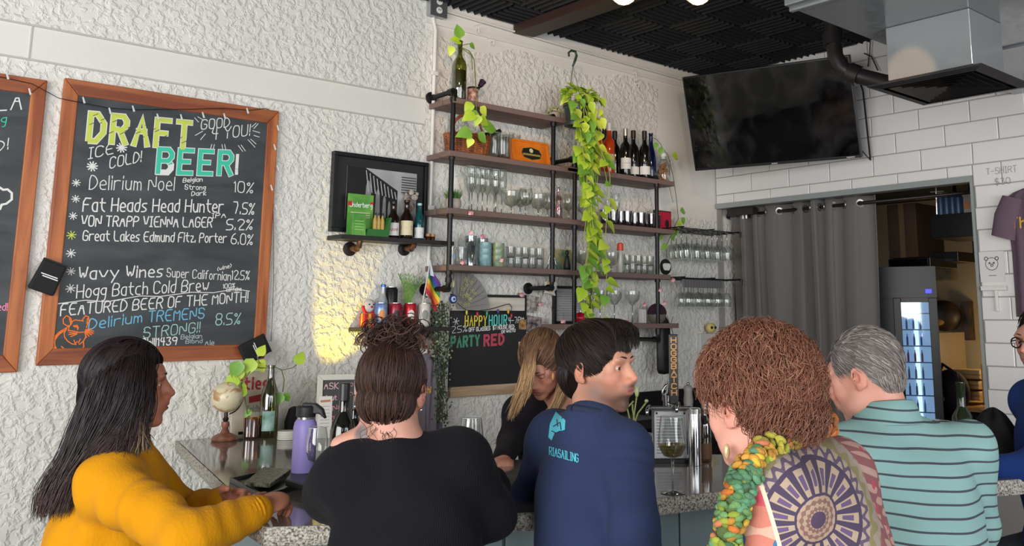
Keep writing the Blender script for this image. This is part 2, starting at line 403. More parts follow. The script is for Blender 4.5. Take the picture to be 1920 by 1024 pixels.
for k in range(5):
 h_ = .185 - k * .036; mb = MB()
 for a, b_ in ((1, 0), (0, 1), (-1, 0), (0, -1)):
  px_, py_ = -b_, a
  q = [(h_, -h_), (h_, h_), (h_ - .026, h_ - .026), (h_ - .026, -h_ + .026)]
  vs = [Vector((cx + a * u + px_ * v, cy + b_ * u + py_ * v, 2.586 + (0 if n < 2 else .014))) for n, (u, v) in enumerate(q)]
  mb.add(vs, [(0, 1, 2, 3)])
 mb.build('louvre', BP, gr)
dp = thing('drain_pipe', 'matt black drain pipe elbowing from the ceiling towards the duct, in front of the television', 'pipe', AT(1563, 60, 4.6))
PB = mat('black_pipe_plastic', '262322', .4)
pts = [AT(1560, -20, 4.7), AT(1562, 60, 4.68), AT(1566, 105, 4.66), AT(1580, 128, 4.64), AT(1600, 140, 4.62), AT(1640, 150, 4.56), AT(1690, 163, 4.47)]
MB().tube(pts, .042, 16).build('pipe', PB, dp, smooth='auto')
MB().tube([AT(1561, 62, 4.68), AT(1563, 86, 4.67)], .054, 16).build('coupling', PB, dp, smooth='auto')
MB().tube([AT(1592, 136, 4.63), AT(1612, 144, 4.6)], .054, 16).build('coupling', PB, dp, smooth='auto')
mb = MB(); q = [CC(1632, 75, .05), CC(1630, 105, .04), CC(1627, 125, .04)]
mb.tube(q, .004, 6).tube([CC(1646, 132, .05), CC(1634, 106, .04), CC(1620, 100, .05)], .004, 6)
tag(mb.build('zip_tie', BP), 'thin black cable tie sticking out of the tiled wall beside the black pipe', 'cable tie')
# ================================================================= TELEVISION
tv = thing('television', 'large black flat television with switched-off screen, tilted down from the tiled wall', 'television', (4.8, 3.443, 2.58))
d = Vector((sin(.309), -cos(.309), 0)); nn = Vector((-cos(.309), -sin(.309), 0)); uu = cos(.315) * UZ + sin(.315) * nn; nz_ = nn * cos(.315) - UZ * sin(.315)
TVO = Vector((4.799, 3.443, 2.576))
def TVf(u, v, w_): return TVO + d * u + uu * v + nz_ * w_
mb = MB().prism([(-.55, 0), (.55, 0), (.55, .631), (-.55, .631)], -.045, 0, TVf); mb.build('case', mat('tv_plastic', '101012', .35), tv, bevel=.004)
def scr(nt, b):
 n = tex(nt, 3.2, 6, distortion=1.2); nt.links.new(ramp(nt, n.outputs[0], [(.45, '050506'), (.75, '2e2c2c')]), b.inputs['Base Color'])  # base colour clouded from black to dark grey
 n2 = tex(nt, 9, 3); nt.links.new(ramp(nt, n2.outputs[0], [(.4, '2a2a2a'), (.8, '707070')]), b.inputs['Roughness'])
MB().prism([(-.54, .018), (.54, .018), (.54, .622), (-.54, .622)], .0002, .002, TVf).build('screen', mat('tv_screen', '08080a', .15, build=scr), tv, label='glossy black screen clouded with dark grey')
mb = MB(); mb.prism([(-.2, .15), (.2, .15), (.2, .45), (-.2, .45)], -.09, -.046, TVf); mb.build('rear_housing', BP, tv)
mb = MB(); c1 = TVf(0, .3, -.09); mb.tube([c1, c1 + Vector((.12, .05, 0)), Vector((5.165, c1.y + .1, c1.z))], .02, 8); mb.box(5.15, 5.168, c1.y - .05, c1.y + .25, c1.z - .15, c1.z + .15); mb.build('wall_arm', BP, tv)
MB().prism([(.46, .004), (.51, .004), (.51, .012), (.46, .012)], .0003, .002, TVf).prism([(-.02, .004), (.02, .004), (.02, .012), (-.02, .012)], .0003, .002, TVf).build('badge', mat('grey_badge', '9a9a9a', .4), tv)
mb = MB(); mb.tube([TVf(.54, .05, -.03), CC(1632, 300, .06), CC(1618, 170, .05), CC(1600, 120, .05)], .006, 6); mb.build('cable', BP, tv)
# ================================================================= TRACK LAMPS
for (px, py, s_, lab) in ((1165, -22, 3.0, 'small warm spotlight on the ceiling above the hanging plant'), (1303, -22, 3.0, 'small warm spotlight on the ceiling, nearer the duct')):
 p = AT(px, py, s_); t_ = thing('spot_lamp', lab, 'lamp', p, group=None)
 Mx = Rm('X', -50) @ Rm('Y', 20)
 MB().lathe(p, [(.02, .09), (.045, .08), (.05, 0), (.046, -.045), (.0, -.04)], 16, Mx).build('lamp_shade', mat('cream_enamel', 'e9d8b8', .4, emit=('ffdca0', .5)), t_, smooth='auto')
 MB().tube([p + Vector((0, 0, .06)), Vector((p.x, p.y, ZC - .02))], .008, 8).build('stem', BP, t_)
 MB().lathe(p + Mx @ Vector((0, 0, -.046)), [(.0, -.004), (.042, -.001), (.042, 0), (0, .004)], 16, Mx).build('bulb', mat('warm_bulb', 'ffe0b0', .4, emit=('ffd9a0', 9)), t_)
# ================================================================= OUTLET AND CONDUIT
ob = thing('outlet_box', 'grey metal outlet box with two white round sockets high on the stucco wall', 'outlet', (2.73, DA, 3.29))
mb = MB().box(2.672, 2.775, DA - .055, DA, 3.27, 3.385); mb.build('box', mat('light_steel', 'b6b9b9', .35, .6), ob, bevel=.004)
MB().box(2.668, 2.779, DA - .06, DA - .055, 3.266, 3.389).build('cover_plate', mat('dark_steel_plate', '6c7072', .4, .6), ob, bevel=.003)
for z_ in (3.302, 3.352):
 s_ = MB().lathe((2.7235, DA - .061, z_), [(.019, 0), (.019, .004), (0, .005)], 16, Rm('X', 90)).build('socket', TRIM, ob)
 MB().box(2.716, 2.719, DA - .068, DA - .064, z_ - .002, z_ + .007).box(2.728, 2.731, DA - .068, DA - .064, z_ - .002, z_ + .007).build('slot', BP, s_)
cd = thing('conduit', 'thin white-painted metal conduit running down the stucco wall from the outlet box', 'conduit', (2.735, DA, 1.3))
MB().tube([(2.715, DA - .012, 3.27), (2.735, DA - .012, 3.2), (2.735, DA - .012, 1.2)], .011, 10).build('pipe', TRIM, cd, smooth='auto')
for z_ in (2.95, 2.2, 1.7): MB().box(2.715, 2.755, DA - .026, DA, z_ - .012, z_ + .012).build('clamp', TRIM, cd, bevel=.003)
tag(MB().tube([(2.78, DA - .03, 3.32), (3.6, DA - .03, 3.30), (5.1, DA - .03, 3.28)], .006, 8).build('wall_cable', TRIM), 'white cable running right from the outlet box just under the ceiling', 'cable')
# little white cable hooks on the smooth strip
for i, (px, py) in enumerate([(892, 55), (920, 78), (1187, 138), (1192, 158)]):
 p = A(px, py); tag(MB().tube([p, p + Vector((0, -.03, .0)), p + Vector((.0, -.03, -.03))], .004, 6).tube([p + Vector((-.03, -.01, .01)), p + Vector((.03, -.012, .035))], .003, 6).build('cable_hook', TRIM),
  'tiny white cable hook high on the wall, ' + ['first right of the outlet box', 'second right of the outlet box', 'upper of two right of the hanging plant', 'lower of two right of the hanging plant'][i], 'hook', 'small hooks high on the wall')
# ================================================================= CHALKBOARDS
def woodm(name, c1, c2, axis='z', rough=.5, sc=9):
 st = {'z': (1, 1, .07), 'x': (.07, 1, 1), 'y': (1, .07, 1)}[axis]
 def f(nt, b):
  n = tex(nt, sc * 3, 6, stretch=st, distortion=.6); k = tex(nt, 4, 2)
  c = ramp(nt, n.outputs[0], [(.36, c1), (.62, c2)])
  r = ramp(nt, k.outputs[0], [(.24, '3a1f10'), (.33, 'ffffff')])
  mx = nt.nodes.new('ShaderNodeMix'); mx.data_type = 'RGBA'; mx.blend_type = 'MULTIPLY'; mx.inputs[0].default_value = .7
  nt.links.new(c, mx.inputs[6]); nt.links.new(r, mx.inputs[7]); nt.links.new(mx.outputs[2], b.inputs['Base Color'])
  bumpnode(nt, b, E(n.outputs[0]), .3, .003)
 return mat(name, c1, rough, build=f)
OV = woodm('stained_pine_upright', '8a4420', 'b86c38', 'z'); OH = woodm('stained_pine_rail', '7a3b20', 'a65f34', 'x')
def slatef(nt, b):
 n = tex(nt, 3.2, 6, stretch=(1, 1, 3), distortion=.7)
 nt.links.new(ramp(nt, n.outputs[0], [(.35, '2d3134'), (.7, '474b4d')]), b.inputs['Base Color'])
SLATE = mat('chalkboard_slate', '2b2e31', .55, build=slatef)
def chalk(c): return mat('chalk_' + c, c, .9)
WHT, GRN, TEAL, ORG, BLU, PNK, YEL = 'dcdcd8', 'c3cf58', '3fc0a0', 'f07830', '6fb6d6', 'e58aa8', 'e6d44a'
def board(name, label, x0, x1, z0, z1, a=.056, b=.066):
 t = thing(name, label, 'chalkboard', ((x0 + x1) / 2, DA, z0)); g = .0006
 for q in ([(x0, z0), (x0 + a - g, z0 + b), (x0 + a - g, z1 - b), (x0, z1)], [(x1 - a + g, z0 + b), (x1, z0), (x1, z1), (x1 - a + g, z1 - b)]):
  MB().prism(q, .0, .025, lambda u, v, w_: Vector((u, DA - w_, v))).build('frame_side', OV, t, bevel=.004)
 for q in ([(x0, z0), (x1, z0), (x1 - a, z0 + b), (x0 + a, z0 + b)], [(x0 + a, z1 - b), (x1 - a, z1 - b), (x1, z1), (x0, z1)]):
  MB().prism(q, .0, .025, lambda u, v, w_: Vector((u, DA - w_, v))).build('frame_rail', OH, t, bevel=.004)
 MB().box(x0 + a - .005, x1 - a + .005, DA - .02, DA - .001, z0 + b - .005, z1 - b + .005).build('slate', SLATE, t)
 return t
cb = board('chalkboard', 'large wood-framed chalkboard headed DRAFT BEER listing beers on the stucco wall', .93, 1.856, 1.427, 2.598)
cl = board('chalkboard', 'wood-framed chalkboard cut off by the left edge of the photo', .02, .868, 1.405, 2.575)
O_ = .0215
def txt(parent, col, items, nm='chalk_lettering', o=O_, label=None):
 mb = MB()
 for it in items: wallA(mb, *it[:7], o, *(it[7:]))
 return mb.build(nm, chalk(col), parent, label=label)
txt(cb, WHT, [("DRAFT", 166, 264, 354, 278, 52, 12, 0)], o=.0212)
txt(cb, GRN, [("DRAFT", 166, 264, 354, 278, 52, 8.5, 0)], o=.0218, label='thick yellow-green chalk letters DRAFT')
txt(cb, WHT, [("BEER", 296, 323, 432, 327, 44, 11, 0)], o=.0212)
txt(cb, TEAL, [("BEER", 296, 323, 432, 327, 44, 8, 0)], o=.0218, label='thick teal chalk letters BEER')
# hatching inside the big letters
mb = MB()
for i in range(26):
 x = 168 + i * 7.2; y = 215 + i * 1.3 + random.uniform(0, 36); a = A(x, y, .0222); b = A(x + 6, y - 5, .0222); k = mp(a)
 ribbon(mb, [(0, 0), (6 * k * 1.3, 5 * k)], 1.2 * k, lambda u, v: a + Vector((u, 0, v)))
mb.build('chalk_hatching', SLATE, cb)
items = [("!", 443, 326, 449, 326, 36, 6), ("GOOD", 377, 243, 430, 238, 19, 1.8), ("4 YOU!", 396, 262, 468, 254, 22, 1.8), ("ICE", 166, 298, 212, 288, 21, 2), ("COLD!", 205, 316, 264, 303, 21, 2),
 ("Delirium Noel", 167, 355, 326, 357, 26, 1.8), ("Belgian", 343, 342, 379, 340, 8, 1.4), ("Strong", 346, 355, 385, 356, 9, 1.4), ("Dark", 359, 367, 386, 366, 8, 1.4), ("10%", 438, 360, 474, 363, 21, 1.8),
 ("Fat Heads Head Hunter", 155, 396, 418, 398, 24, 2.4), ("IPA", 397, 409, 423, 408, 9, 1.5), ("7.5%", 437, 400, 476, 403, 22, 2),
 ("VON TRAPP VIENNA LAGER", 152, 424, 397, 426, 19, 2.2), ("5.2%", 424, 431, 473, 431, 20, 2), ("Great Lakes Edmund Fitz. Porter", 155, 451, 424, 455, 18, 2), ("6.0%", 433, 457, 473, 460, 20, 1.8),
 ("Wavy Wines", 147, 524, 304, 519, 22, 2.4), ("Super Californian", 312, 519, 432, 526, 16, 1.5), ("12.5%", 434, 524, 467, 525, 17, 1.6), ("(wine)", 408, 508, 434, 501, 7, 1.3),
 ("Hogg Batch Cold Brew", 143, 559, 390, 545, 23, 2), ("100%", 418, 541, 440, 539, 8, 1.3), ("caffeine", 424, 547, 452, 545, 7, 1.2),
 ("FEATURED BEER OF THE MONTH!", 113, 592, 464, 566, 20, 2.1), ("WIFI: Chill1439", 216, 653, 331, 646, 14, 2)]
txt(cb, WHT, items)
txt(cb, BLU, [("Delirium", 166, 618, 265, 604, 19, 2), ("TREMENS", 278, 604, 382, 597, 20, 2)], label='blue chalk line Delirium Tremens')
txt(cb, '9fc7bd', [("STRONG!!", 268, 634, 374, 623, 19, 1.7), ("8.5%", 404, 610, 450, 608, 21, 1.8)], label='pale green chalk words STRONG and 8.5%')
txt(cb, 'a9b8bc', [("Belgian", 339, 636, 378, 634, 8, 1.2), ("Blond", 348, 644, 379, 643, 7, 1.1), ("Ale", 384, 648, 401, 647, 9, 1.2)])
mb = MB()
def star(mb, px, py, r, n=4, w_=1.6, o=O_):
 for i in range(n):
  a = pi * i / n + .2; p = A(px, py, o); k = mp(p)
  ribbon(mb, [(-r * cos(a) * k, -r * sin(a) * k), (r * cos(a) * k, r * sin(a) * k)], w_ * k, lambda u, v: p + Vector((u, 0, v)))
for px, py, r in ((143, 343, 7), (142, 373, 7), (137, 405, 7), (133, 475, 8), (133, 509, 7), (132, 541, 8), (228, 277, 9), (173, 312, 9)): star(mb, px, py, r, 5 if r > 8 else 4, 2.4 if r > 8 else 1.6)
star(mb, 228, 277, 9, 5, 2); mb.build('chalk_star', chalk(WHT), cb)
mb = MB(); star(mb, 134, 441, 8); mb.build('chalk_star', chalk(GRN), cb, label='yellow-green chalk star bullet')
def pl(mb, pts, w_, o=O_, z0=None, sc=1, ox=0, oy=0):
 P = [A(ox + x / sc, oy + y / sc, o) for x, y in pts]; k = mp(P[0])
 ribbon(mb, [(p.x, p.z) for p in P], w_ * k, lambda u, v: Vector((u, DA - o, v)))
mb = MB()
pl(mb, [(106, 570), (160, 563), (200, 566), (262, 555), (300, 556), (360, 548), (400, 549), (440, 542), (468, 546)], 1.6)
for a, b in (((365, 221), (372, 229)), ((371, 219), (381, 225)), ((366, 254), (380, 246)), ((376, 262), (385, 251)), ((394, 281), (397, 271)), ((399, 282), (402, 271)), ((418, 282), (416, 271)), ((424, 283), (421, 271)), ((447, 273), (455, 284)), ((452, 272), (460, 283)), ((465, 262), (478, 276)), ((470, 261), (480, 270)), ((474, 245), (487, 249)), ((476, 254), (486, 257)), ((472, 238), (480, 231)), ((476, 241), (484, 232))): pl(mb, [a, b], 1.3)
mb.build('chalk_line', chalk(WHT), cb)
mb = MB(); Z5 = dict(sc=5.12, oy=560)
for q in ([(635, 165), (605, 200), (610, 240), (640, 260), (670, 262), (690, 235), (680, 190), (650, 168), (635, 165)], [(790, 205), (820, 165), (850, 175), (855, 215), (840, 245), (830, 280)], [(700, 215), (720, 205), (760, 210), (800, 215)],
          [(700, 215), (665, 265), (655, 310)], [(705, 262), (740, 256), (752, 280), (745, 300)], [(712, 270), (735, 270), (745, 285)], [(660, 305), (720, 315), (760, 325), (800, 322)], [(665, 325), (740, 332)], [(660, 345), (700, 340), (740, 338)], [(680, 365), (730, 345)],
          [(820, 300), (872, 290)], [(820, 305), (900, 312)], [(820, 310), (895, 332)], [(820, 315), (880, 348)], [(815, 318), (855, 362)], [(812, 320), (830, 372)], [(640, 290), (615, 330), (620, 370), (650, 410), (690, 435), (730, 440)], [(820, 335), (822, 370), (800, 410), (760, 440)],
          [(655, 270), (570, 320), (520, 370), (497, 410), (500, 460), (530, 490), (600, 498)], [(640, 290), (560, 350), (525, 400), (525, 450), (545, 488)], [(600, 310), (540, 360), (510, 410), (512, 460), (540, 490)], [(590, 460), (620, 485), (700, 492)], [(800, 415), (805, 460), (790, 485), (740, 490)],
          [(490, 508), (700, 500), (890, 494)], [(710, 398), (722, 430), (742, 412)], [(772, 388), (752, 425)], [(840, 190), (835, 240)], [(665, 190), (680, 240)]): pl(mb, q, 1.9, **Z5)
mb.build('chalk_drawing', chalk(ORG), cb, label='orange chalk drawing of a big-eared rodent')
txt(cl, WHT, [("LA", -8, 207, 40, 205, 32, 2.4), ("D!", -12, 288, 14, 280, 22, 2)])
txt(cl, TEAL, [("g", 2, 232, 11, 232, 18, 1.8)], label='teal chalk letter')
txt(cl, PNK, [("red!", -14, 582, 13, 582, 13, 1.8)], label='pink chalk word')
mb = MB(); pl(mb, [(0, 352), (6, 356), (14, 355), (22, 362), (22, 374), (12, 382), (3, 384), (0, 392)], 4); mb.build('chalk_drawing', chalk(WHT), cl)
# happy hour board
hx0, hx1 = AX(843, 1.65, 0).x, AX(983, 1.6, 0).x
hb = thing('chalkboard', 'happy hour chalkboard with coloured chalk lettering, hung behind the bartender', 'chalkboard', ((hx0 + hx1) / 2, DA, 1.24))
WW = woodm('whitewashed_wood', 'b9b1a4', 'd3cdc2', 'x')
MB().box(hx0, hx1, DA - .02, DA - .001, 1.24, 1.74).build('slate', mat('black_slate', '16161a', .5, mix=('232326', 4)), hb)
MB().box(hx0 - .01, hx1 - .02, DA - .03, DA, 1.65, 1.725).build('frame_rail', WW, hb, bevel=.003)
MB().box(hx0, hx1 + .01, DA - .03, DA, 1.19, 1.245).build('frame_rail', woodm('pale_wood', 'a08263', 'c2a888', 'x'), hb, bevel=.003)
HO = .022
txt(hb, YEL, [("HAPPY", 872, 611, 912, 611, 18, 2.4, 0)], o=HO, label='yellow chalk word HAPPY')
txt(hb, '5fd0c4', [("HOUR", 917, 610, 950, 609, 18, 2.4, 0)], o=HO, label='teal chalk word HOUR')
txt(hb, WHT, [("4-7PM", 953, 607, 982, 605, 11, 1.3), ("25%", 846, 625, 876, 622, 12, 1.2), ("OFF GLASSES", 879, 622, 919, 619, 7, 1.4), ("$7 HOUSE RED", 924, 618, 964, 616, 7, 1.4), ("OR WHITE!", 940, 625, 966, 622, 5, 1.2)], o=HO)
mb = MB(); star(mb, 855, 603, 7, 3, 1.3, HO); mb.build('chalk_star', chalk(WHT), hb)
txt(hb, '4f8f72', [("PARTY", 846, 652, 898, 647, 18, 4.4, 0)], o=HO, label='thick green chalk word'); txt(hb, 'b84a5c', [("RED", 908, 648, 944, 645, 18, 4.8, 0)], o=HO, label='thick red chalk word')
MB().box(hx1 - .055, hx1 - .005, DA - .024, DA - .02, 1.545, 1.60).build('photo', mat('photo_brown', '6e5138', .5, mix=('d0a060', 30)), hb); MB().box(hx1 - .055, hx1 - .005, DA - .024, DA - .02, 1.44, 1.475).build('sticker', mat('cream_card', 'd8c99a', .6), hb)
# string of coloured mini lights on the happy hour board
sl = thing('string_lights', 'dark wire string of small coloured bulbs looped above the happy hour board', 'string lights', A(880, 575, .04))
q = [A(x, y, .045) for x, y in ((857, 568), (866, 576), (875, 582), (895, 583), (913, 581), (930, 577), (945, 572), (955, 570), (960, 576), (958, 585))]
MB().tube(q, .0022, 5).build('wire', BP, sl)
for (x, y, c) in ((875, 586, 'd8c84a'), (895, 589, 'c03040'), (913, 588, '3f9a60'), (934, 584, '4a3a8a'), (953, 584, 'd8b030'), (959, 592, 'b03030')):
 MB().lathe(A(x, y, .045), [(0, -.016), (.007, -.006), (.006, .006), (.004, .012)], 8).build('bulb', mat('bulb_' + c, c, .3), sl, smooth=True)
# fairy-light wire with clips across the big boards and down the side
fl = thing('clip_string', 'thin dark wire with little clear clips strung over both big chalkboards', 'string lights', A(300, 200, .05))
top = [(-30, 138), (10, 146), (60, 157), (110, 184), (150, 192), (200, 202), (250, 206), (300, 205), (350, 205), (420, 203), (470, 207), (498, 203)]
MB().tube([A(x, y, .045) for x, y in top], .0016, 5).build('wire', BP, fl)
side = [(498, 203), (516, 212), (519, 240), (516, 276), (515, 315), (512, 350), (512, 400), (513, 450), (513, 520), (511, 590), (508, 640)]
MB().tube([A(x, y, .02) for x, y in side], .0016, 5).build('wire', BP, fl)
CLIP = glass('clear_clip', 'e8ecec', .1, .35, .9)
for (x, y) in ((14, 143), (56, 172), (157, 188), (206, 208), (250, 204), (296, 219), (340, 220), (381, 216), (421, 218), (464, 208), (521, 240), (515, 276), (521, 315), (509, 352), (518, 389)):
 p = A(x, y, .05); MB().tube([p + Vector((-.004, 0, .013)), p + Vector((.004, -.004, -.013))], [.003, .0045], 6).build('clip', mat('white_clip', 'cfd2d0', .3), fl)
# black can sleeves hung on the frame corners
def koozie(label, P, ang):
 t = thing('can_sleeve', label, 'can sleeve', P)
 def f(u, v, w_): return P + Vector((u * cos(ang) - v * sin(ang), -w_, u * sin(ang) + v * cos(ang)))
 KM = mat('black_neoprene', '141416', .8)
 MB().prism([(-.05, -.065), (.05, -.065), (.045, .06), (-.045, .06)], .0, .022, f).build('sleeve', KM, t, bevel=.008)
 MB().prism([(-.045, .055), (.045, .055), (.045, .064), (-.045, .064)], .003, .019, f).build('rim', mat('black_rim', '060606', .6), t)
 mb = MB()
 for (u0, u1, v) in ((-.03, .03, .004), (-.022, .034, -.004)): ribbon(mb, [(u0, v), (u1, v)], .004, lambda u, v: f(u, v, .0226))
 mb.build('printed_mark', chalk('e8e8e8'), t)
koozie('black foam can sleeve hooked on the left side of the draft beer board', A(89, 519, .05), radians(-20))
koozie('black foam can sleeve tipped over the lower right corner of the draft beer board', A(476, 655, .05), radians(-62))
# ================================================================= FRAMED PHOTOGRAPH
P0, P1 = 2.150, 2.705; ZP0, ZP1 = 2.035, 2.44
ph = thing('framed_photo', 'black-framed black and white photo of an arcade, behind the shelf of bottles', 'picture', ((P0 + P1) / 2, DA, ZP0))
BF = mat('black_lacquer', '121214', .35)
for (a, b, c, e) in ((P0, P1, ZP0, ZP0 + .02), (P0, P1, ZP1 - .02, ZP1)): MB().box(a, b, DA - .035, DA, c, e).build('frame_rail', BF, ph, bevel=.002)
for (a, b) in ((P0, P0 + .02), (P1 - .02, P1)): MB().box(a, b, DA - .034, DA, ZP0 + .02, ZP1 - .02).build('frame_side', BF, ph, bevel=.002)
MB().box(P0 + .02, P1 - .02, DA - .01, DA - .001, ZP0 + .02, ZP1 - .02).build('mat_board', mat('black_matboard', '1d1e20', .6), ph)
u0, u1, v0, v1 = P0 + .085, P1 - .06, ZP0 + .07, ZP1 - .065
pr = MB().box(u0, u1, DA - .012, DA - .0095, v0, v1).build('print', mat('photo_grey', '8f8f8f', .4, mix=('b5b5b5', 6)), ph, label='grey photographic print')
Uq = lambda a, b: Vector((u0 + a * (u1 - u0), DA - .0125, v0 + b * (v1 - v0)))
mb = MB(); mb.add([Uq(*q) for q in ((0, 1), (.25, 1), (.72, .62), (.72, 0), (0, 0))], [(0, 4, 3, 2, 1)]); mb.build('print_shadow', mat('photo_black', '161616', .4), pr)
for i in range(6):
 a = .30 + .42 * (1 - (.72 ** i)) * 1.15; hh = .75 * (.8 ** i); ww = .1 * (.78 ** i); mb = MB()
 mb.add([Uq(a - ww / 2 + ww * t / 6, .02 + hh * (.7 + .3 * sin(pi * t / 6)) if 0 < t < 6 else .02) + Vector((0, -.0005, 0)) for t in range(7)][::-1], [tuple(range(7))]); mb.build('print_arch', mat('photo_mid', '6c6c6c' if i % 2 else '8a8a8a', .4), pr)
mb = MB()
for i in range(9): ribbon(mb, [(.26 + .052 * i, .95 - .045 * i), (.30 + .05 * i, .55 - .012 * i)], .012, lambda u, v: Uq(u, v) + Vector((0, -.0008, 0)))
mb.build('print_ribs', mat('photo_light', 'b8b8b8', .4), pr)
mb = MB()
for i in range(7): ribbon(mb, [(.78, .6 + i * .05), (.98, .6 + i * .05)], .02, lambda u, v: Uq(u, v) + Vector((0, -.0008, 0)))
mb.build('print_windows', mat('photo_dark', '3c3c3c', .4), pr)
# ================================================================= SHARED SMALL THINGS
CAST = mat('dark_cast_pipe', '2c2421', .4, .5, bump=(60, .2)); BRZ = mat('bronze_pipe', '5c4131', .38, .7, mix=('8a5f42', 12)); IRON = mat('black_iron_pipe', '17171a', .42, .3)
def flange(parent, X, z, m=IRON, r=.034, y=DA):
 return MB().lathe((X, y, z), [(r, 0), (r, .008), (r * .5, .011), (r * .5, .03), (0, .03)], 18, Rm('X', 90)).build('wall_flange', m, parent, smooth='auto')
def hexcolor(c): return lin(c)[:3]
# bottle prototypes in local space, base at z=0
def prof(kind):
 return {'wine': [(.0, .004), (.034, 0), (.037, .006), (.037, .19), (.032, .215), (.0165, .24), (.0145, .25), (.0145, .315), (.0155, .317), (.0155, .327), (0, .327)],
   'flute': [(0, .004), (.033, 0), (.036, .006), (.0365, .14), (.030, .2), (.017, .255), (.0140, .28), (.0140, .33), (.0155, .332), (.0155, .342), (0, .342)],
   'beer': [(0, .003), (.028, 0), (.0305, .005), (.0305, .12), (.027, .145), (.015, .18), (.013, .19), (.0125, .225), (.0138, .226), (.0138, .236), (0, .236)],
   'stub': [(0, .003), (.032, 0), (.034, .005), (.034, .09), (.030, .118), (.016, .145), (.0135, .155), (.013, .19), (.0145, .192), (.0145, .204), (0, .204)]}[kind]
def bottle(name, label, P, kind, body, lab=None, cap=None, scale=1.0, group=None, mark=None, lz=(.05, .125), markcol='1a1a1a', cat='bottle', face=None):
 t = thing(name, label, cat, P, 0, group); p = [(r * scale, z * scale) for r, z in prof(kind)]
 MB().lathe((0, 0, 0), p, 24).build('glass_body', body, t, smooth='auto', world=False)
 rr = max(r for r, z in p)
 a0 = (face if face is not None else -pi / 2 - .5)
 if lab:
  mb = MB(); n = 14; z0, z1 = lz[0] * scale, lz[1] * scale; R_ = rr + .0008
  for i in range(n):
   a, b = a0 - 1.25 + 2.5 * i / n, a0 - 1.25 + 2.5 * (i + 1) / n
   mb.quad(*[(R_ * cos(q), R_ * sin(q), z) for q, z in ((a, z0), (b, z0), (b, z1), (a, z1))])
  lo = mb.build('label', lab, t, smooth=True, world=False)
  if mark:
   mb = MB(); R2 = R_ + .0006; hh = (z1 - z0) * .26
   st, W = strokes(mark); wid = rr * 1.7
   for s_ in st:
    for (u0_, v0_), (u1_, v1_) in zip(s_[:-1], s_[1:]):
     ribbon(mb, [(u0_ / W * wid - wid / 2, (z0 + z1) / 2 - hh / 2 + v0_ / 6 * hh), (u1_ / W * wid - wid / 2, (z0 + z1) / 2 - hh / 2 + v1_ / 6 * hh)], .0022, lambda u, v: (R2 * cos(a0 + u / R2), R2 * sin(a0 + u / R2), v))
   mb.build('label_print', chalk(markcol), lo, world=False)
 if cap:
  z1 = p[-2][1] + .001; r1 = p[-2][0]; L = .05 * scale if kind in ('wine', 'flute') else .012
  MB().lathe((0, 0, 0), [(r1 + .0009, z1 - L), (r1 + .0012, z1 - .001), (r1 * .9, z1 + .001), (0, z1 + .0015)], 16).build('cap', cap, t, smooth='auto', world=False)
 return t
G_DARK = mat('dark_bottle_glass', '10100e', .08, spec=.7, coat=.3); G_BROWN = mat('brown_bottle_glass', '1d0f0a', .1, coat=.3); G_TEAL = mat('teal_bottle_glass', '0f4a4c', .12, coat=.3); G_BLUE = mat('cobalt_bottle_glass', '0c1640', .1, coat=.3)
G_OLIVE = glass('olive_glass', 'a9ac6c', .05, .12, .7); G_ROSE = mat('rose_wine_glass', 'a83a14', .08, coat=.3); G_CLEAR = glass('clear_glass', 'f4f7f5', .02, .07, .8, .45); G_GREY = glass('smoke_glass', '8d8793', .05, .2, .8)
L_WHITE = mat('white_paper_label', 'dcdad6', .6); L_CREAM = mat('cream_label', 'd9cda8', .6)
# ================================================================= UPPER BOTTLE SHELF (left)
S1z = 2.012
sx0, sx1 = 2.14, 2.80; sy0, sy1 = DA - .155, DA - .015
s1 = thing('wall_shelf', 'black plank shelf on two bronze pipe brackets under the arcade photo', 'shelf', ((sx0 + sx1) / 2, DA, S1z - .03))
MB().box(sx0, sx1, sy0, sy1, S1z - .022, S1z).build('plank', mat('black_stained_wood', '1c1a1a', .5, mix=('2b2624', 10, (.1, 1, 1))), s1, bevel=.002)
for px in (655, 757):
 q = A(px, 467); flange(s1, q.x, q.z, CAST, .036)
 y0 = DA - .03; MB().tube([(q.x, y0, q.z), (q.x, y0 - .045, q.z), (q.x, y0 - .068, q.z + .008), (q.x, y0 - .074, q.z + .03), (q.x, y0 - .074, S1z - .024)], .014, 12).build('pipe_elbow', BRZ, s1, smooth='auto', label='bronze pipe elbow')
 MB().tube([(q.x, y0 - .03, q.z), (q.x, y0 - .045, q.z)], .019, 12).build('pipe_collar', BRZ, s1, smooth='auto')
def onS(px, o=.085): return AX(px, S1z + .001, o)
# green bitters display: tall card and a low tray of tiny bottles
GC = mat('green_card', '3f8a34', .5, mix=('78b04a', 9)); GD = mat('dark_green_card', '2c6b2f', .5)
p = onS(672, .07); k = thing('display_box', 'green cardboard display with tall back card of wrapped mini bottles on the black shelf', 'box', p)
X0 = onS(648, .07).x; X1 = onS(697, .07).x; X2 = onS(720, .07).x
zt = S1z + .215
MB().box(X0 + .005, X1, DA - .075, DA - .062, S1z + .001, zt).build('back_card', GC, k, bevel=.002)
MB().prism([(X0, 0), (X0 + .075, 0), (X0 + .07, .105), (X0, .11)], .075, .135, lambda u, v, w_: Vector((u, DA - w_, S1z + .001 + v))).build('tray', GC, k, bevel=.002)
MB().prism([(X0 + .075, 0), (X2 - .015, 0), (X2, .10), (X2 - .012, .10), (X2 - .03, .036), (X0 + .085, .036)], .075, .140, lambda u, v, w_: Vector((u, DA - w_, S1z + .001 + v))).build('tray_front', GD, k)
f = lambda u, v: Vector((u, DA - .0756, v)); mb = MB()
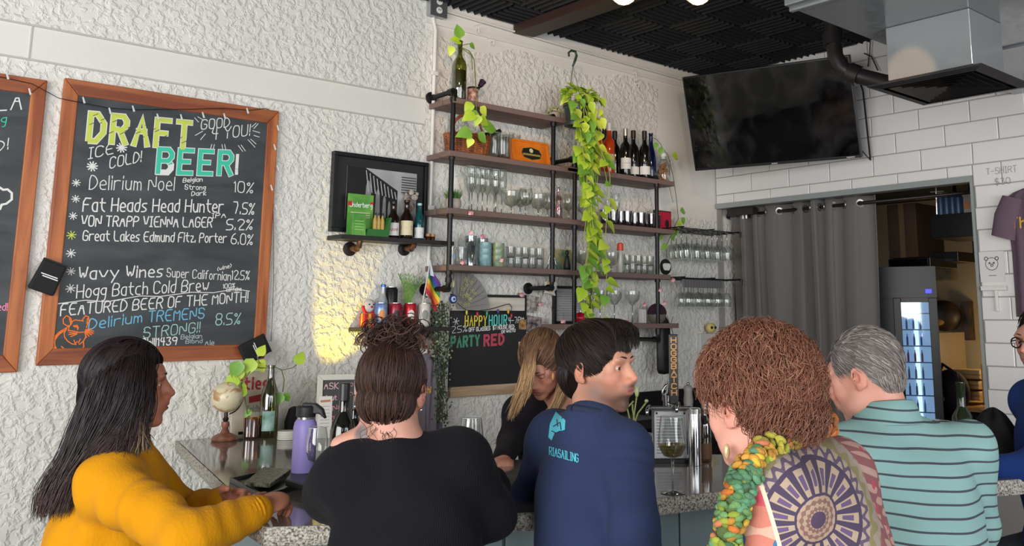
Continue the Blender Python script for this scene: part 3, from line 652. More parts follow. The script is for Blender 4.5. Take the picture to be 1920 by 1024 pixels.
text(mb, "Underberg", Vector((X0 + .012, DA - .0758, S1z + .148)), Vector((1, 0, .02)), UZ, .022, .0034, .05, X1 - X0 - .02); mb.build('printed_name', chalk('e8ece0'), k)
mb = MB()
for i in range(3): ribbon(mb, [(X0 + .02, S1z + .12 - i * .012), (X1 - .02, S1z + .122 - i * .012)], .0035, f)
mb.build('printed_lines', chalk('d0dcc0'), k)
mb = MB(); mb.add([(X0 + .013 + a * .011, DA - .0762, S1z + .165 + b * .011) for a, b in ((-1, -1), (1, -1), (1, 1), (-1, 1))], [(0, 1, 2, 3)]); mb.add([(X1 - .01 + a * .009, DA - .0762, S1z + .17 + b * .009) for a, b in ((-1, -1), (1, -1), (1, 1), (-1, 1))], [(0, 1, 2, 3)]); mb.build('red_badge', chalk('b82c34'), k)
mb = MB()
for i in range(4): ribbon(mb, [(X0 + .012, S1z + .03 + i * .014), (X0 + .06, S1z + .03 + i * .014)], .003, lambda u, v: Vector((u, DA - .1356, v)))
mb.build('printed_lines', chalk('a8cc80'), k)
for i in range(3):
 q = Vector((X1 - .002 + i * .021 - .006, DA - .11, S1z + .036)); bt = bottle('mini_bottle', ['leftmost of the three paper-wrapped mini bottles in the green tray', 'middle paper-wrapped mini bottle in the green tray', 'rightmost paper-wrapped mini bottle in the green tray'][i], q, 'beer', mat('kraft_wrap', 'b99a50', .7, bump=(80, .4)), None, BP, .36, 'mini bottles in the green tray')
bottle('beer_bottle', 'dark beer bottle with white label and red letters on the black shelf', onS(736), 'stub', G_BROWN, L_WHITE, mat('dark_cap', '1a1412', .4), .93, mark='Duvel', markcol='b02030', lz=(.015, .085))
bottle('beer_bottle', 'brown beer bottle with cream and red label, middle of the black shelf', onS(761), 'stub', G_BROWN, L_CREAM, mat('dark_cap'), 1.0, mark='M', markcol='8c2030', lz=(.02, .095))
bottle('beer_bottle', 'teal glass bottle with white label and pale blue cap on the black shelf', onS(785), 'beer', G_TEAL, L_WHITE, mat('pale_blue_cap', '9fc4d0', .4), .82, mark='b', markcol='3a6fb0', lz=(.012, .08))
MB_ = None
fig = thing('figurine', 'small fluffy white and brown animal figurine in front of the arcade photo', 'figurine', onS(765, .03))
q = onS(765, .03); FUR = mat('fluffy_fur', 'c9bcae', .95, mix=('6a5448', 30), bump=(90, .8))
MB().ell(q + Vector((0, 0, .185)), (.030, .022, .035)).ell(q + Vector((-.018, -.005, .215)), (.02, .018, .02)).ell(q + Vector((.025, -.01, .23)), (.02, .016, .018)).build('body', FUR, fig, smooth=True)
MB().ell(q + Vector((.002, -.012, .255)), (.016, .015, .016)).ell(q + Vector((-.028, -.008, .245)), .010).ell(q + Vector((.04, -.01, .25)), .010).build('head', FUR, fig, smooth=True)
MB().lathe(q, [(.02, 0), (.02, .006), (.006, .01), (.006, .155)], 12).build('stand', BP, fig)
for i, px in enumerate((802, 811)):
 t_ = thing('spirit_miniature', ['small amber mini jar with dark cap at the right end of the black shelf', 'second amber mini jar, last thing on the black shelf'][i], 'jar', onS(px, .08), 0, 'mini jars on the black shelf')
 MB().lathe((0, 0, 0), [(.013, 0), (.0135, .022), (.0115, .026)], 14).build('jar_body', mat('amber_jar', '3a1a0e', .15), t_, smooth='auto', world=False)
 MB().lathe((0, 0, .024), [(.0135, 0), (.0135, .014), (0, .015)], 14).build('lid', mat('tan_lid', 'b08458', .5), t_, smooth='auto', world=False)
# ================================================================= LOWER BEER CAN SHELF
S2z = 1.565
s2 = thing('wall_shelf', 'narrow black shelf of beer cans below the arcade photo', 'shelf', (2.5, DA, S2z - .02))
x0_, x1_ = AX(673, S2z, .1).x, AX(838, S2z, .1).x
MB().box(x0_, x1_, DA - .15, DA, S2z - .02, S2z).build('plank', mat('black_stained_wood'), s2, bevel=.002)
for x in (x0_ + .12, x1_ - .12): MB().prism([(0, 0), (.12, 0), (.12, -.01), (.012, -.11), (0, -.11)], x - .006, x + .006, lambda u, v, w_: Vector((w_, DA - u, S2z - .02 + v))).build('bracket', BP, s2)
def onT(px, o=.085): return AX(px, S2z + .001, o)
ALU = mat('can_aluminium', 'b8b9ba', .3, .9)
def can(label, px, body, o=.1, h=.122, extra=None):
 t = thing('beer_can', label, 'can', onT(px, o), 0, 'beer cans on the narrow shelf')
 MB().lathe((0, 0, 0), [(.022, 0), (.027, .004), (.033, .012), (.033, h - .014), (.0285, h - .004)], 20).build('can_body', body, t, smooth='auto', world=False)
 MB().lathe((0, 0, h - .004), [(.0285, 0), (.0285, .003), (.026, .003), (.025, -.001), (0, -.001)], 20).build('can_lid', ALU, t, smooth='auto', world=False)
 if extra:
  mb = MB(); n = 8; a0 = -pi / 2 - .35; R_ = .0336
  for i in range(n):
   a, b = a0 - .5 + 1.0 * i / n, a0 - .5 + 1.0 * (i + 1) / n; w0 = sqrt(max(0, 1 - ((i - 4) / 4.2) ** 2)); w1 = sqrt(max(0, 1 - ((i - 3) / 4.2) ** 2))
   mb.quad((R_ * cos(a), R_ * sin(a), .06 - .026 * w0), (R_ * cos(b), R_ * sin(b), .06 - .026 * w1), (R_ * cos(b), R_ * sin(b), .06 + .026 * w1), (R_ * cos(a), R_ * sin(a), .06 + .026 * w0))
  mb.build('can_emblem', extra, t, world=False)
 return t
can('silver and blue beer can with orange band, leftmost can on the narrow shelf', 713, mat('can_silver_blue', '9fb4cc', .3, .4, mix=('5a78b8', 18)), extra=mat('can_orange', 'd98a4a', .4))
can('pinkish red beer can with a dark portrait mark on the narrow shelf', 740, mat('can_crimson', '9c2238', .3, .3), extra=mat('can_dark', '1c1620', .4))
can('bright red beer can with a white emblem on the narrow shelf', 768, mat('can_red', 'b41c2c', .3, .3), extra=mat('can_white_emblem', 'e0d8d0', .5))
can('off-white beer can, rightmost can on the narrow shelf', 794, mat('can_white', 'cfcac0', .4, .1), extra=mat('can_grey_print', '8a8a84', .5))
t_ = thing('tall_can', 'tall black can standing at the back of the narrow shelf', 'can', onT(731, .035)); q = onT(731, .035)
MB().lathe(q, [(.03, 0), (.034, .01), (.034, .19), (.028, .2)], 20).build('can_body', mat('can_black', '17161b', .3), t_, smooth='auto')
MB().lathe(q, [(.028, .2), (.028, .203), (0, .201)], 20).build('can_lid', ALU, t_)
bottle('beer_bottle', 'blue and cream topped beer bottle behind the leftmost cans', onT(716, .045), 'beer', mat('blue_foil', '6a8cc0', .3, .4, mix=('c8c4b0', 14)), mat('cream_foil', 'd6cfb4', .4), mat('blue_cap', '3a5fae', .3, .5), .9, lz=(.10, .125))
g_ = thing('gift_box', 'small red gift box with a yellow bow at the left end of the narrow shelf', 'box', onT(688, .11)); q = onT(688, .11)
MB().box(q.x - .03, q.x + .03, q.y - .025, q.y + .025, S2z + .001, S2z + .066).build('box', mat('gift_red', 'a8201c', .45), g_, bevel=.003)
MB().box(q.x - .031, q.x + .031, q.y - .006, q.y + .006, S2z + .001, S2z + .0675).box(q.x - .006, q.x + .006, q.y - .026, q.y + .026, S2z + .001, S2z + .0675).build('ribbon', mat('gift_yellow', 'e0a83c', .5), g_)
mb = MB()
for i in range(8): a = 2 * pi * i / 8; mb.tube([q + Vector((0, -.027, .028)), q + Vector((.022 * cos(a), -.034, .028 + .02 * sin(a)))], [.002, .004], 6)
mb.build('bow', mat('gift_yellow'), g_)
g_ = thing('figurine', 'small red and white festive face figurine above the red gift box', 'figurine', onT(690, .06)); q = onT(690, .06)
MB().lathe(q, [(.024, 0), (.026, .02), (.018, .05), (.012, .07)], 14).build('body', mat('peach_cloth', 'e2b48c', .8, bump=(60, .4)), g_, smooth=True)
MB().ell(q + Vector((0, 0, .105)), (.034, .028, .034)).build('head', mat('white_plush', 'd6ccc4', .9, bump=(80, .8)), g_, smooth=True)
mb = MB(); mb.tube([q + Vector((.036 * cos(a), .012 * 0 - .008, .1 + .036 * sin(a))) for a in np.linspace(pi * .95, 2.05 * pi, 12)], .008, 8); mb.ell(q + Vector((0, -.03, .1)), .006); mb.build('red_scarf', mat('red_felt', 'b8242c', .9), g_, smooth=True)
mb = MB(); mb.ell(q + Vector((-.012, -.026, .112)), .004).ell(q + Vector((.012, -.026, .112)), .004); mb.build('eye', BP, g_)
mb = MB()
for i in range(5): mb.ell(q + Vector((-.03 + i * .013, -.02, .045 + .006 * (i % 2))), .009, n=8, m=6)
mb.build('pompom', mat('cream_pompom', 'ecdcae', .9), g_, smooth=True)
# ---- leaf helper
def leafmesh(name, m, fold=.25, heart=True, curl=.2):
 vs = []; fs = []; N = 6
 for i in range(N + 1):
  t = i / N; wd = (sin(pi * min(1, t * 1.0) ** .62) if heart else sin(pi * t ** .8)) * .38 + (0 if i not in (0, N) else 0)
  z = -curl * t * t
  vs += [(-wd, t, z + fold * wd), (0, t, z), (wd, t, z + fold * wd)]
 for i in range(N):
  a = 3 * i; fs += [(a, a + 1, a + 4, a + 3), (a + 1, a + 2, a + 5, a + 4)]
 me = bpy.data.meshes.new(name); me.from_pydata(vs, [], fs); me.materials.append(m); me.polygons.foreach_set('use_smooth', [True] * len(fs)); return me
def leafm(name, c1, c2):
 def f(nt, b):
  n = tex(nt, 2.2, 4); c = mixc(nt, E(n.outputs[0]), c1, c2); nt.links.new(c, b.inputs['Base Color']); b.inputs['Subsurface Weight'].default_value = 0
  b.inputs['Transmission Weight'].default_value = 0
 return mat(name, c1, .42, build=f)
POT1 = leafm('lime_pothos_leaf', '86ac24', 'c0d844'); POT2 = leafm('green_pothos_leaf', '4f8a30', '8fba48'); POT3 = leafm('yellow_pothos_leaf', 'b3cc3a', 'd6e45c')
LM = [leafmesh('leaf', m) for m in (POT1, POT2, POT3)]; LMB = leafmesh('leaf_broad', POT1, .15, True, .45)
def put_leaf(parent, P, tip, nrm, size, k=0, wide=1.0):
 y = Vector(tip).normalized(); z = Vector(nrm); z = (z - y * z.dot(y)).normalized(); x = y.cross(z)
 o = bpy.data.objects.new('leaf', LM[k % 3]); COL.objects.link(o); o.parent = parent
 M_ = Matrix((x * size * wide, y * size, z * size)).transposed().to_4x4(); M_.translation = P
 o.matrix_local = (ROOTM[parent.name] @ M_) if parent.name in ROOTM else M_
 return o
# artificial fern plant in white pot
pp = thing('potted_fern', 'small artificial fern in a white pot at the back of the narrow shelf', 'plant', onT(762, .04)); q = onT(762, .04)
MB().lathe(q, [(.026, 0), (.034, .085), (.030, .085), (.028, .075), (0, .075)], 20).build('pot', mat('white_ceramic', 'd8d4cc', .35), pp, smooth='auto')
FERN = mat('fern_green', '4f7f35', .5, mix=('86ab55', 20))
for i in range(9):
 a = -pi / 2 + (i - 4) * .42; L = random.uniform(.13, .2); lean = random.uniform(.25, .75) * (abs(i - 4) / 4 + .25)
 pts = [q + Vector((cos(a + pi / 2 * 0) * 0, 0, .08))]; dirx = sin((i - 4) * .5)
 P_ = [q + Vector((dirx * lean * L * t * t * 1.0, -.02 * t, .078 + L * t * (1 - .25 * lean * t))) for t in np.linspace(0, 1, 9)]
 mb = MB().tube(P_, [.0022] * 8 + [.0006], 4)
 for j in range(2, 9):
  for sd in (-1, 1):
   dd = Vector((sd * .032 * (1.1 - j / 11), -.004, .022)); b0 = P_[j]; n_ = Vector((0, -1, 0)).cross(dd).normalized() * .0035
   mb.add([b0, b0 + dd * .5 + n_, b0 + dd, b0 + dd * .5 - n_], [(0, 1, 2, 3)])
 mb.build('frond', FERN, pp)
# pride flag
ff = thing('pride_flag', 'small rainbow pride flag on a thin white stick on the narrow shelf', 'flag', onT(784, .13))
b0 = onT(784, .12); tp = A(807, 488, .12)
MB().tube([b0, tp], .003, 6).build('flag_stick', mat('white_stick', 'd8d4cc', .4), ff)
FC = ['b0262c', 'e07828', 'e8c832', '3a8a48', '2c4aa0', '5c2a80']
for i in range(6):
 mb = MB(); N = 8
 for j in range(N):
  def P_(a, b):
   base = tp.lerp(b0, .06 + .42 * (1 - a)); u = b; return base + Vector((.075 * u + .01 * u * sin(5 * a), -.012 * sin(5 * u + 3 * a), -.085 * u - .02 * u * u))
  a0_, a1_ = i / 6, (i + 1) / 6
  mb.quad(P_(a0_, j / N), P_(a0_, (j + 1) / N), P_(a1_, (j + 1) / N), P_(a1_, j / N))
 mb.build('flag_stripe', mat('flag_' + FC[i], FC[i], .7), ff, smooth=True)
mb = MB(); mb.add([tp, tp.lerp(b0, .22), tp + Vector((.02, -.01, -.085))], [(0, 1, 2)]); mb.build('flag_chevron', mat('flag_white', 'c8d4dc', .7), ff)
# ivy garland
iv = thing('ivy_garland', 'dark green hanging ivy garland falling from the right end of the can shelf', 'plant', onT(826, .08))
mb = MB(); lf = MB(); lf2 = MB()
for k_ in range(9):
 x = 812 + k_ * 3.4; pts = [A(x + 2.5 * sin(y * .05 + k_), y, .05 + .05 * (k_ % 3) * .6) for y in range(572, 790, 9)]
 if k_ in (0, 8): pts = pts[:14]
 mb.tube(pts, .0018, 4)
 for p in pts:
  for _ in range(5):
   c = p + Vector((random.gauss(0, .014), random.gauss(0, .012), random.gauss(0, .012))); a = random.uniform(0, 2 * pi); s_ = random.uniform(.009, .016)
   u_ = Vector((cos(a), random.uniform(-.4, .4), sin(a))) * s_; v_ = Vector((-sin(a), random.uniform(-.6, .6), cos(a))) * s_ * .45
   (lf if random.random() < .6 else lf2).add([c, c + u_ * .5 + v_, c + u_, c + u_ * .5 - v_], [(0, 1, 2, 3)])
mb.build('stem', mat('dark_stem', '33402a', .6), iv); lf.build('foliage', mat('ivy_dark', '37472f', .6), iv, stuff=True); lf2.build('foliage', mat('ivy_pale', '8b9574', .6), iv, stuff=True, label='pale grey-green ivy leaves')
def shirt(name, label, m, f, letters=(), arms=(-1, 1)):
 t = thing(name, label, 't-shirt', f(0, -.35, 0)); N = 26; rows = 34
 def hw(v):                                           # half width of the body at depth v
  if v < .05: return .09 + .11 * (v / .05) ** .6
  return .2 - .012 * min(1, (v - .05) / .3)
 mb = MB(); vs = []; fs = []
 for side in (0, 1):
  for j in range(rows + 1):
   v = .70 * j / rows
   for i in range(N + 1):
    a = -1 + 2 * i / N; u = a * hw(v); fold = .010 * sin(a * 9 + v * 3) * min(1, v * 3) + .006 * sin(a * 17 + 1)
    nk = (.05 if side == 0 else .02) * max(0, 1 - (u / .075) ** 2) * max(0, 1 - v / .2)
    vs.append(f(u, -v - nk, (.055 - .05 * a * a if side == 0 else .004) + fold))
 n = N + 1
 for side in (0, 1):
  for j in range(rows):
   for i in range(N):
    q = side * n * (rows + 1) + j * n + i; k = (q, q + n, q + n + 1, q + 1); fs.append(k if side == 0 else k[::-1])
 mb.add(vs, fs); mb.build('body', m, t, smooth=True)
 for sd in arms:
  mb = MB(); pts = [f(sd * .145, -.05, .03), f(sd * .19, -.15, .03), f(sd * .215, -.27, .028)]
  ax = [(.06, .034), (.068, .034), (.07, .032)]; vs = []
  d_ = (pts[2] - pts[0]).normalized(); fr = (f(0, 0, 1) - f(0, 0, 0)).normalized(); sdv = d_.cross(fr).normalized()
  for p, (r1, r2) in zip(pts, ax):
   for i in range(14): a = 2 * pi * i / 14; vs.append(p + sdv * r1 * cos(a) + fr * r2 * sin(a))
  mb.add(vs, [(j * 14 + i, j * 14 + (i + 1) % 14, (j + 1) * 14 + (i + 1) % 14, (j + 1) * 14 + i) for j in range(2) for i in range(14)]); mb.build('sleeve', m, t, smooth=True)
 hk = MB().tube([f(-.15, -.055, .02), f(0, .03, .02), f(.15, -.055, .02)], .005, 6).tube([f(0, .03, .02), f(0, .07, .02), f(.025, .09, .02), f(.03, .07, .02)], .0025, 6).build('hanger', mat('maroon_hanger', '6a2436', .4), t)
 for (tx, u, v, h_, wd, c) in letters:
  mb = MB(); st, W = strokes(tx)
  for s_ in st:
   ribbon(mb, [(u + a * h_ / 6, v + b * h_ / 6) for a, b in s_], wd, lambda a, b: f(a, b, .062 - .05 * (a / .2) ** 2 + .010 * sin(a / .2 * 9 - b * 3) * min(1, -b * 3) + .006 * sin(a / .2 * 17 + 1)))
  mb.build('printed_text', mat('shirt_' + c, c, .7), t)
 return t
gs = AX(818, 1.50, 0)
shirt('t_shirt', 'grey T-shirt hanging on the wall behind the ivy, half hidden by the woman in black', mat('grey_jersey', '6a636c', .9, bump=(150, .3)), lambda u, v, w_: Vector((gs.x - .06 + u * .42, DA - .04 - w_, 1.43 + v)), [("chill", -.12, -.2, .03, .005, 'd8a23c')], ())
# ================================================================= PIPE SHELVES
def plankf(nt, b):
 n = tex(nt, 24, 6, stretch=(.08, 1, 1), distortion=.8); k = tex(nt, 5, 3, stretch=(.3, 1, 1))
 nt.links.new(ramp(nt, E(n.outputs[0]) * .6 + E(k.outputs[0]) * .4, [(.43, '3f2f29'), (.5, '75605a'), (.56, 'a49288')]), b.inputs['Base Color']); bumpnode(nt, b, E(n.outputs[0]), .4, .004)
PLK = mat('weathered_shelf_wood', '5d443b', .6, build=plankf)
YF = DA - .22
def plank(parent, x0, x1, z, y0=DA - .235, y1=DA - .005, t=.03):
 ym = (y0 + y1) / 2 - .01
 a = MB().box(x0, x1, y0, ym - .002, z, z + t).build('plank', PLK, parent, bevel=.003)
 MB().box(x0 + random.uniform(-.01, .01), x1 + random.uniform(-.012, .012), ym + .002, y1, z - .001, z + t - .001).build('plank', PLK, parent, bevel=.003)
 return z + t
PU = thing('pipe_shelving', 'black iron pipe shelf unit with weathered plank shelves, left unit with four levels', 'shelf', (3.15, DA, 1.8))
PV = thing('pipe_shelving', 'black iron pipe shelf unit, right unit of four levels behind the hanging pothos', 'shelf', (4.0, DA, 1.5))
Z1 = plank(PU, 2.715, 3.53, 2.745); Z2 = plank(PU, 2.70, 3.64, 2.455); Z3 = plank(PU, 2.695, 3.65, 2.150); Z4 = plank(PU, 2.72, 3.69, 1.855)
W1 = plank(PV, 3.53, 4.47, 2.462); W2 = plank(PV, 3.655, 4.46, 2.145); W3 = plank(PV, 3.695, 4.42, 1.853); W4 = plank(PV, 3.52, 4.49, 1.545)
def pole(parent, x, zt, zb):
 mb = MB().tube([(x, DA - .03, zt), (x, YF + .03, zt), (x, YF + .008, zt - .006), (x, YF, zt - .03), (x, YF, zb + .03), (x, YF + .008, zb + .006), (x, YF + .03, zb), (x, DA - .03, zb)], .0135, 12)
 mb.build('pole', IRON, parent, smooth='auto')
 for z_ in (zt, zb): flange(parent, x, z_); MB().tube([(x, YF + .0, z_), (x, YF + .04, z_)], .019, 12).build('elbow_collar', IRON, parent, smooth='auto')
 for z_ in (zt - .045, zb + .045): MB().tube([(x, YF, z_ - .012), (x, YF, z_ + .012)], .018, 12).build('elbow_collar', IRON, parent, smooth='auto')
pole(PU, 2.725, 2.81, 1.76); pole(PU, 3.43, 2.775, 1.78)
pole(PV, 3.60, 2.545, 1.485); pole(PV, 4.31, 2.50, 1.475)
for z_ in (Z2 - .035, Z3 - .035, Z4 - .035):
 for x in (2.725, 3.43): MB().tube([(x, YF, z_ - .014), (x, YF, z_)], .0185, 12).build('pipe_coupling', IRON, PU, smooth='auto')
for z_ in (W2 - .035, W3 - .035, W4 - .035):
 for x in (3.60, 4.31): MB().tube([(x, YF, z_ - .014), (x, YF, z_)], .0185, 12).build('pipe_coupling', IRON, PV, smooth='auto')
SH = lambda px, z, o=.12: AX(px, z + .001, o)
# ---------------------------------------------------------------- glassware
def glassw(kind):
 P = {'flute': ([(.004, .105), (.016, .12), (.026, .16), (.027, .20), (.0235, .245)], (.105, .0035), .033),
         'snifter': ([(.004, .065), (.03, .078), (.045, .105), (.047, .13), (.040, .165), (.037, .175)], (.065, .004), .034),
         'goblet': ([(.004, .05), (.035, .062), (.055, .09), (.060, .12), (.060, .145)], (.05, .006), .036),
         'wine': ([(.004, .10), (.022, .11), (.036, .135), (.038, .165), (.031, .215)], (.10, .0035), .034),
         'wide': ([(.004, .115), (.02, .12), (.045, .155), (.049, .185), (.0485, .205)], (.115, .0035), .036)}[kind]
 return P
protos = {}
def gl(kind, label, P, group, rz=0, flip=False, scale=1.0, m=None):
 key = (kind, m.name if m else '')
 mm = m or G_CLEAR
 if key not in protos:
  t = thing('wine_glass' if kind in ('wine', 'wide') else 'glass_' + kind, label, 'glass', P, rz, group)
  bowl, (sh, sr), fr = glassw(kind)
  MB().lathe((0, 0, 0), bowl, 18).f
  mb = MB(); mb.lathe((0, 0, 0), bowl, 18); mb.f = [q for q in mb.f if len(q) == 4]; mb.build('bowl', mm, t, smooth=True, world=False)
  MB().tube([(bowl[-1][0] * cos(a), bowl[-1][0] * sin(a), bowl[-1][1]) for a in np.linspace(0, 2 * pi, 19)], .0009, 5, cap=False).build('rim', mat('glass_rim', 'c9ced0', .15, spec=.9), t, smooth=True, world=False)
  MB().lathe((0, 0, 0), [(sr, .006), (sr * .8, sh * .5), (sr * 1.1, sh)], 8).build('stem', G_CLEAR2, t, smooth=True, world=False)
  MB().lathe((0, 0, 0), [(fr, 0), (fr, .0015), (.006, .006), (0, .006)], 18).build('foot', G_CLEAR2, t, smooth=True, world=False)
  protos[key] = t; o = t
 else: o = dup(protos[key], P, rz, label, group)
 if flip: o.rotation_euler = (pi, 0, rz)
 else: o.rotation_euler = (0, 0, rz)
 o.scale = (scale,) * 3
 return o
G_CLEAR2 = glass('clear_glass_stem', 'dfe5e6', .05, .25, .85, .5)
def tum(key, label, P, group, r0, r1, h, m, n=18, base=.006, scale=1.0):
 if key not in protos:
  t = thing('tumbler', label, 'glass', P, 0, group)
  mb = MB(); mb.lathe((0, 0, 0), [(r0 * .9, .001), (r0, .006), ((r0 + r1) / 2, h * .5), (r1, h)], n); mb.f = [q for q in mb.f if len(q) == 4]; mb.build('wall', m, t, smooth=True, world=False)
  MB().lathe((0, 0, 0), [(0, 0), (r0 * .92, 0), (r0 * .96, base), (0, base)], n).build('base', G_CLEAR2 if m in (G_CLEAR, G_GREY) else m, t, smooth='auto', world=False)
  MB().tube([(r1 * cos(a), r1 * sin(a), h) for a in np.linspace(0, 2 * pi, n + 1)], .001, 5, cap=False).build('rim', mat('glass_rim') if m in (G_CLEAR, G_GREY) else m, t, smooth=True, world=False)
  protos[key] = t; o = t
 else: o = dup(protos[key], P, 0, label, group)
 o.scale = (scale,) * 3
 return o
ORD = ['leftmost', 'second from the left', 'third from the left', 'fourth from the left', 'fifth from the left', 'sixth from the left', 'seventh from the left', 'eighth from the left', 'ninth from the left', 'tenth from the left']
# level 3 left: flutes (front row), row behind, goblets
for i, (px, o) in enumerate(((884, .15), (904, .15), (929, .15))): gl('flute', 'tall champagne flute, front row on the third shelf, %s of three' % ORD[i], SH(px, Z3, o), 'champagne flutes')
for i, (px, o) in enumerate(((879, .06), (895, .06), (913, .06), (926, .06), (940, .06))): gl('flute', 'champagne flute in the back row of the third shelf, %s' % ORD[i], SH(px, Z3, o), 'champagne flutes', scale=1.08)
for i, (px, o) in enumerate(((958, .14), (1009, .14))): gl('goblet', ['wide stemmed beer goblet on the third shelf beside the champagne flutes', 'wide stemmed beer goblet on the third shelf next to the pole'][i], SH(px, Z3, o), 'beer goblets', scale=.98)
for i, (px, o) in enumerate(((975, .06), (985, .14), (1026, .07))): gl('snifter', ['round snifter glass behind the two goblets on the third shelf', 'round snifter glass between the two goblets on the third shelf', 'round snifter glass behind the pole on the third shelf'][i], SH(px, Z3, o), 'snifter glasses', scale=.95)
EMB = mat('pink_print', 'd8305c', .5)
for px, o in ((987, .19), (1006, .2)):
 pass
pk = bottle('carafe', 'clear bulbous carafe with a pinkish neck and red letter, right of the pole', SH(1047, Z3, .13), 'wine', glass('pinkish_glass', 'e6cfd2', .05, .15, .7), None, None, .62, cat='carafe')
mb = MB(); q = SH(1047, Z3, .168); text(mb, "D", q + Vector((-.012, 0, .05)), Vector((1, 0, 0)), UZ, .022, .004, 0); mb.build('printed_letter', EMB, pk)
for i, px in enumerate((1066, 1092)): gl('snifter', ['snifter glass by the second pole on the third shelf', 'snifter glass at the end of the third shelf, behind the pothos vines'][i], SH(px, Z3 if i == 0 else W2, .12), 'snifter glasses', scale=.95)
# small white pots
def pot(P, r, h, m): return [(r * .78, 0), (r, h * .35), (r, h * .8), (r * .9, h), (r * .82, h), (r * .8, h * .9), (0, h * .88)]
gp = thing('potted_grass', 'small round beige pot of short artificial grass at the left of the third shelf', 'plant', SH(849, Z3, .17)); q = SH(849, Z3, .17)
MB().lathe(q, pot(q, .044, .055, None), 24).build('pot', mat('beige_ceramic', 'b5a69a', .5), gp, smooth='auto')
mb = MB(); mb2 = MB()
for i in range(420):
 a = random.uniform(0, 2 * pi); r_ = .036 * sqrt(random.random()); b0 = q + Vector((r_ * cos(a), r_ * sin(a), .05)); d_ = Vector((cos(a) * r_ * 26 * random.uniform(.5, 1), sin(a) * r_ * 26 * random.uniform(.5, 1), 1.3)).normalized() * random.uniform(.045, .07); s_ = Vector((-sin(a), cos(a), 0)) * .0018
 (mb if i % 2 else mb2).add([b0 - s_, b0 + s_, b0 + d_], [(0, 1, 2)])
mb.build('grass', mat('grass_green', '3d6b2c', .6), gp, stuff=True); mb2.build('grass', mat('grass_light', '6f9c48', .6), gp, stuff=True)
# ---- level 1: bottle with vine, mug with hammer, succulent
bo = thing('bottle_vase', 'olive green wine bottle with a pothos cutting on the top shelf', 'vase', SH(860, Z1, .18)); q = SH(860, Z1, .18)
MB().lathe(q, [(0, .003), (.036, 0), (.040, .008), (.040, .19), (.034, .215), (.017, .245), (.014, .26), (.0135, .325), (.0155, .327), (.0155, .335)], 24).build('bottle', G_OLIVE, bo, smooth='auto')
MB().lathe(q, [(0, .005), (.037, .008), (.037, .165), (0, .166)], 20).build('water', mat('murky_water', '6e6a3c', .2), bo, smooth='auto')
def AV(px, py, o): return A(px, py, o)
STEM = mat('vine_stem', '66703a', .6)
mb = MB().tube([q + Vector((0, 0, .30)), AV(860, 92, .18), AV(858, 84, .18), AV(852, 82, .18)], .0025, 6).tube([q + Vector((0, 0, .3)), AV(862, 100, .18), AV(868, 90, .18), AV(880, 96, .19), AV(889, 112, .2), AV(891, 140, .21), AV(893, 175, .235), AV(893, 200, .26)], .003, 6).tube([AV(868, 92, .18), AV(884, 104, .2), AV(886, 130, .2)], .0025, 6)
mb.tube([AV(858, 88, .18), AV(870, 84, .18), AV(880, 82, .18)], .002, 5); mb.build('stem', STEM, bo, smooth=True)
N_ = Vector((-.3, -1, .3))
for (x, y, tx, ty, s_, k) in ((862, 72, 860, 55, .085, 1), (866, 78, 848, 72, .075, 0), (880, 82, 888, 88, .05, 1), (848, 86, 844, 102, .06, 2)):
 a = AV(x, y, .19); put_leaf(bo, a, AV(tx, ty, .19) - a, N_, s_, k)
for (x, y, tx, ty, s_, k, o) in ((884, 192, 878, 202, .075, 0, .27), (900, 200, 908, 210, .07, 2, .27), (890, 212, 872, 222, .09, 0, .28), (894, 208, 884, 218, .07, 1, .27), (897, 222, 911, 230, .085, 0, .28), (905, 238, 927, 240, .11, 1, .27), (884, 246, 862, 252, .10, 1, .28), (896, 250, 908, 262, .08, 1, .27), (884, 258, 880, 270, .06, 2, .28), (897, 215, 894, 229, .07, 0, .29)):
 a = A(x, y, o); put_leaf(bo, a, A(tx, ty, o) - a, N_, s_, k)
MB().tube([A(893, 200, .26), A(894, 220, .27), A(892, 245, .27)], .0025, 6).tube([A(894, 225, .27), A(905, 238, .27)], .002, 5).build('stem', STEM, bo)
mg = thing('tin', 'patterned maroon tin beside the olive bottle on the top shelf', 'tin', SH(886, Z1, .15)); q = SH(886, Z1, .15)
MB().lathe(q, [(.027, 0), (.031, .01), (.031, .09), (.028, .098), (.027, .09), (0, .085)], 20).build('body', mat('maroon_pattern', '5c1730', .4, mix=('d8a890', 38)), mg, smooth='auto')
MB().lathe(q, [(.0315, .086), (.033, .09), (.0315, .097)], 20).build('rim', BP, mg)
hm = thing('mallet', 'small black tasting mallet leaning out of the maroon tin', 'mallet', SH(892, Z1, .15)); a = A(893, 172, .15); b = A(904, 155, .15)
MB().tube([a, a.lerp(b, .7)], .008, 8).build('handle', BP, hm); MB().tube([a.lerp(b, .6), a.lerp(b, 1.15)], [.013, .02], 12).build('head', mat('dark_purple_plastic', '251b2c', .4), hm, smooth='auto')
su = thing('potted_succulent', 'tiny pale succulent mound in a round beige pot on the top shelf', 'plant', SH(1040, Z1, .13)); q = SH(1040, Z1, .13)
MB().lathe(q, pot(q, .038, .05, None), 24).build('pot', mat('beige_ceramic'), su, smooth='auto')
mb = MB()
for i in range(260):
 a = random.uniform(0, 2 * pi); t_ = random.uniform(0, 1.5); c = q + Vector((.042 * sin(t_) * cos(a), .042 * sin(t_) * sin(a), .048 + .04 * cos(t_))); mb.ell(c, .005, n=5, m=3)
mb.build('foliage', mat('sage_green', '8a9a68', .7, mix=('c2bd98', 60)), su, stuff=True)
kn = thing('bottle_stopper', 'small black round cap lying on the top shelf by the succulent', 'cap', SH(1014, Z1, .12)); q = SH(1014, Z1, .12)
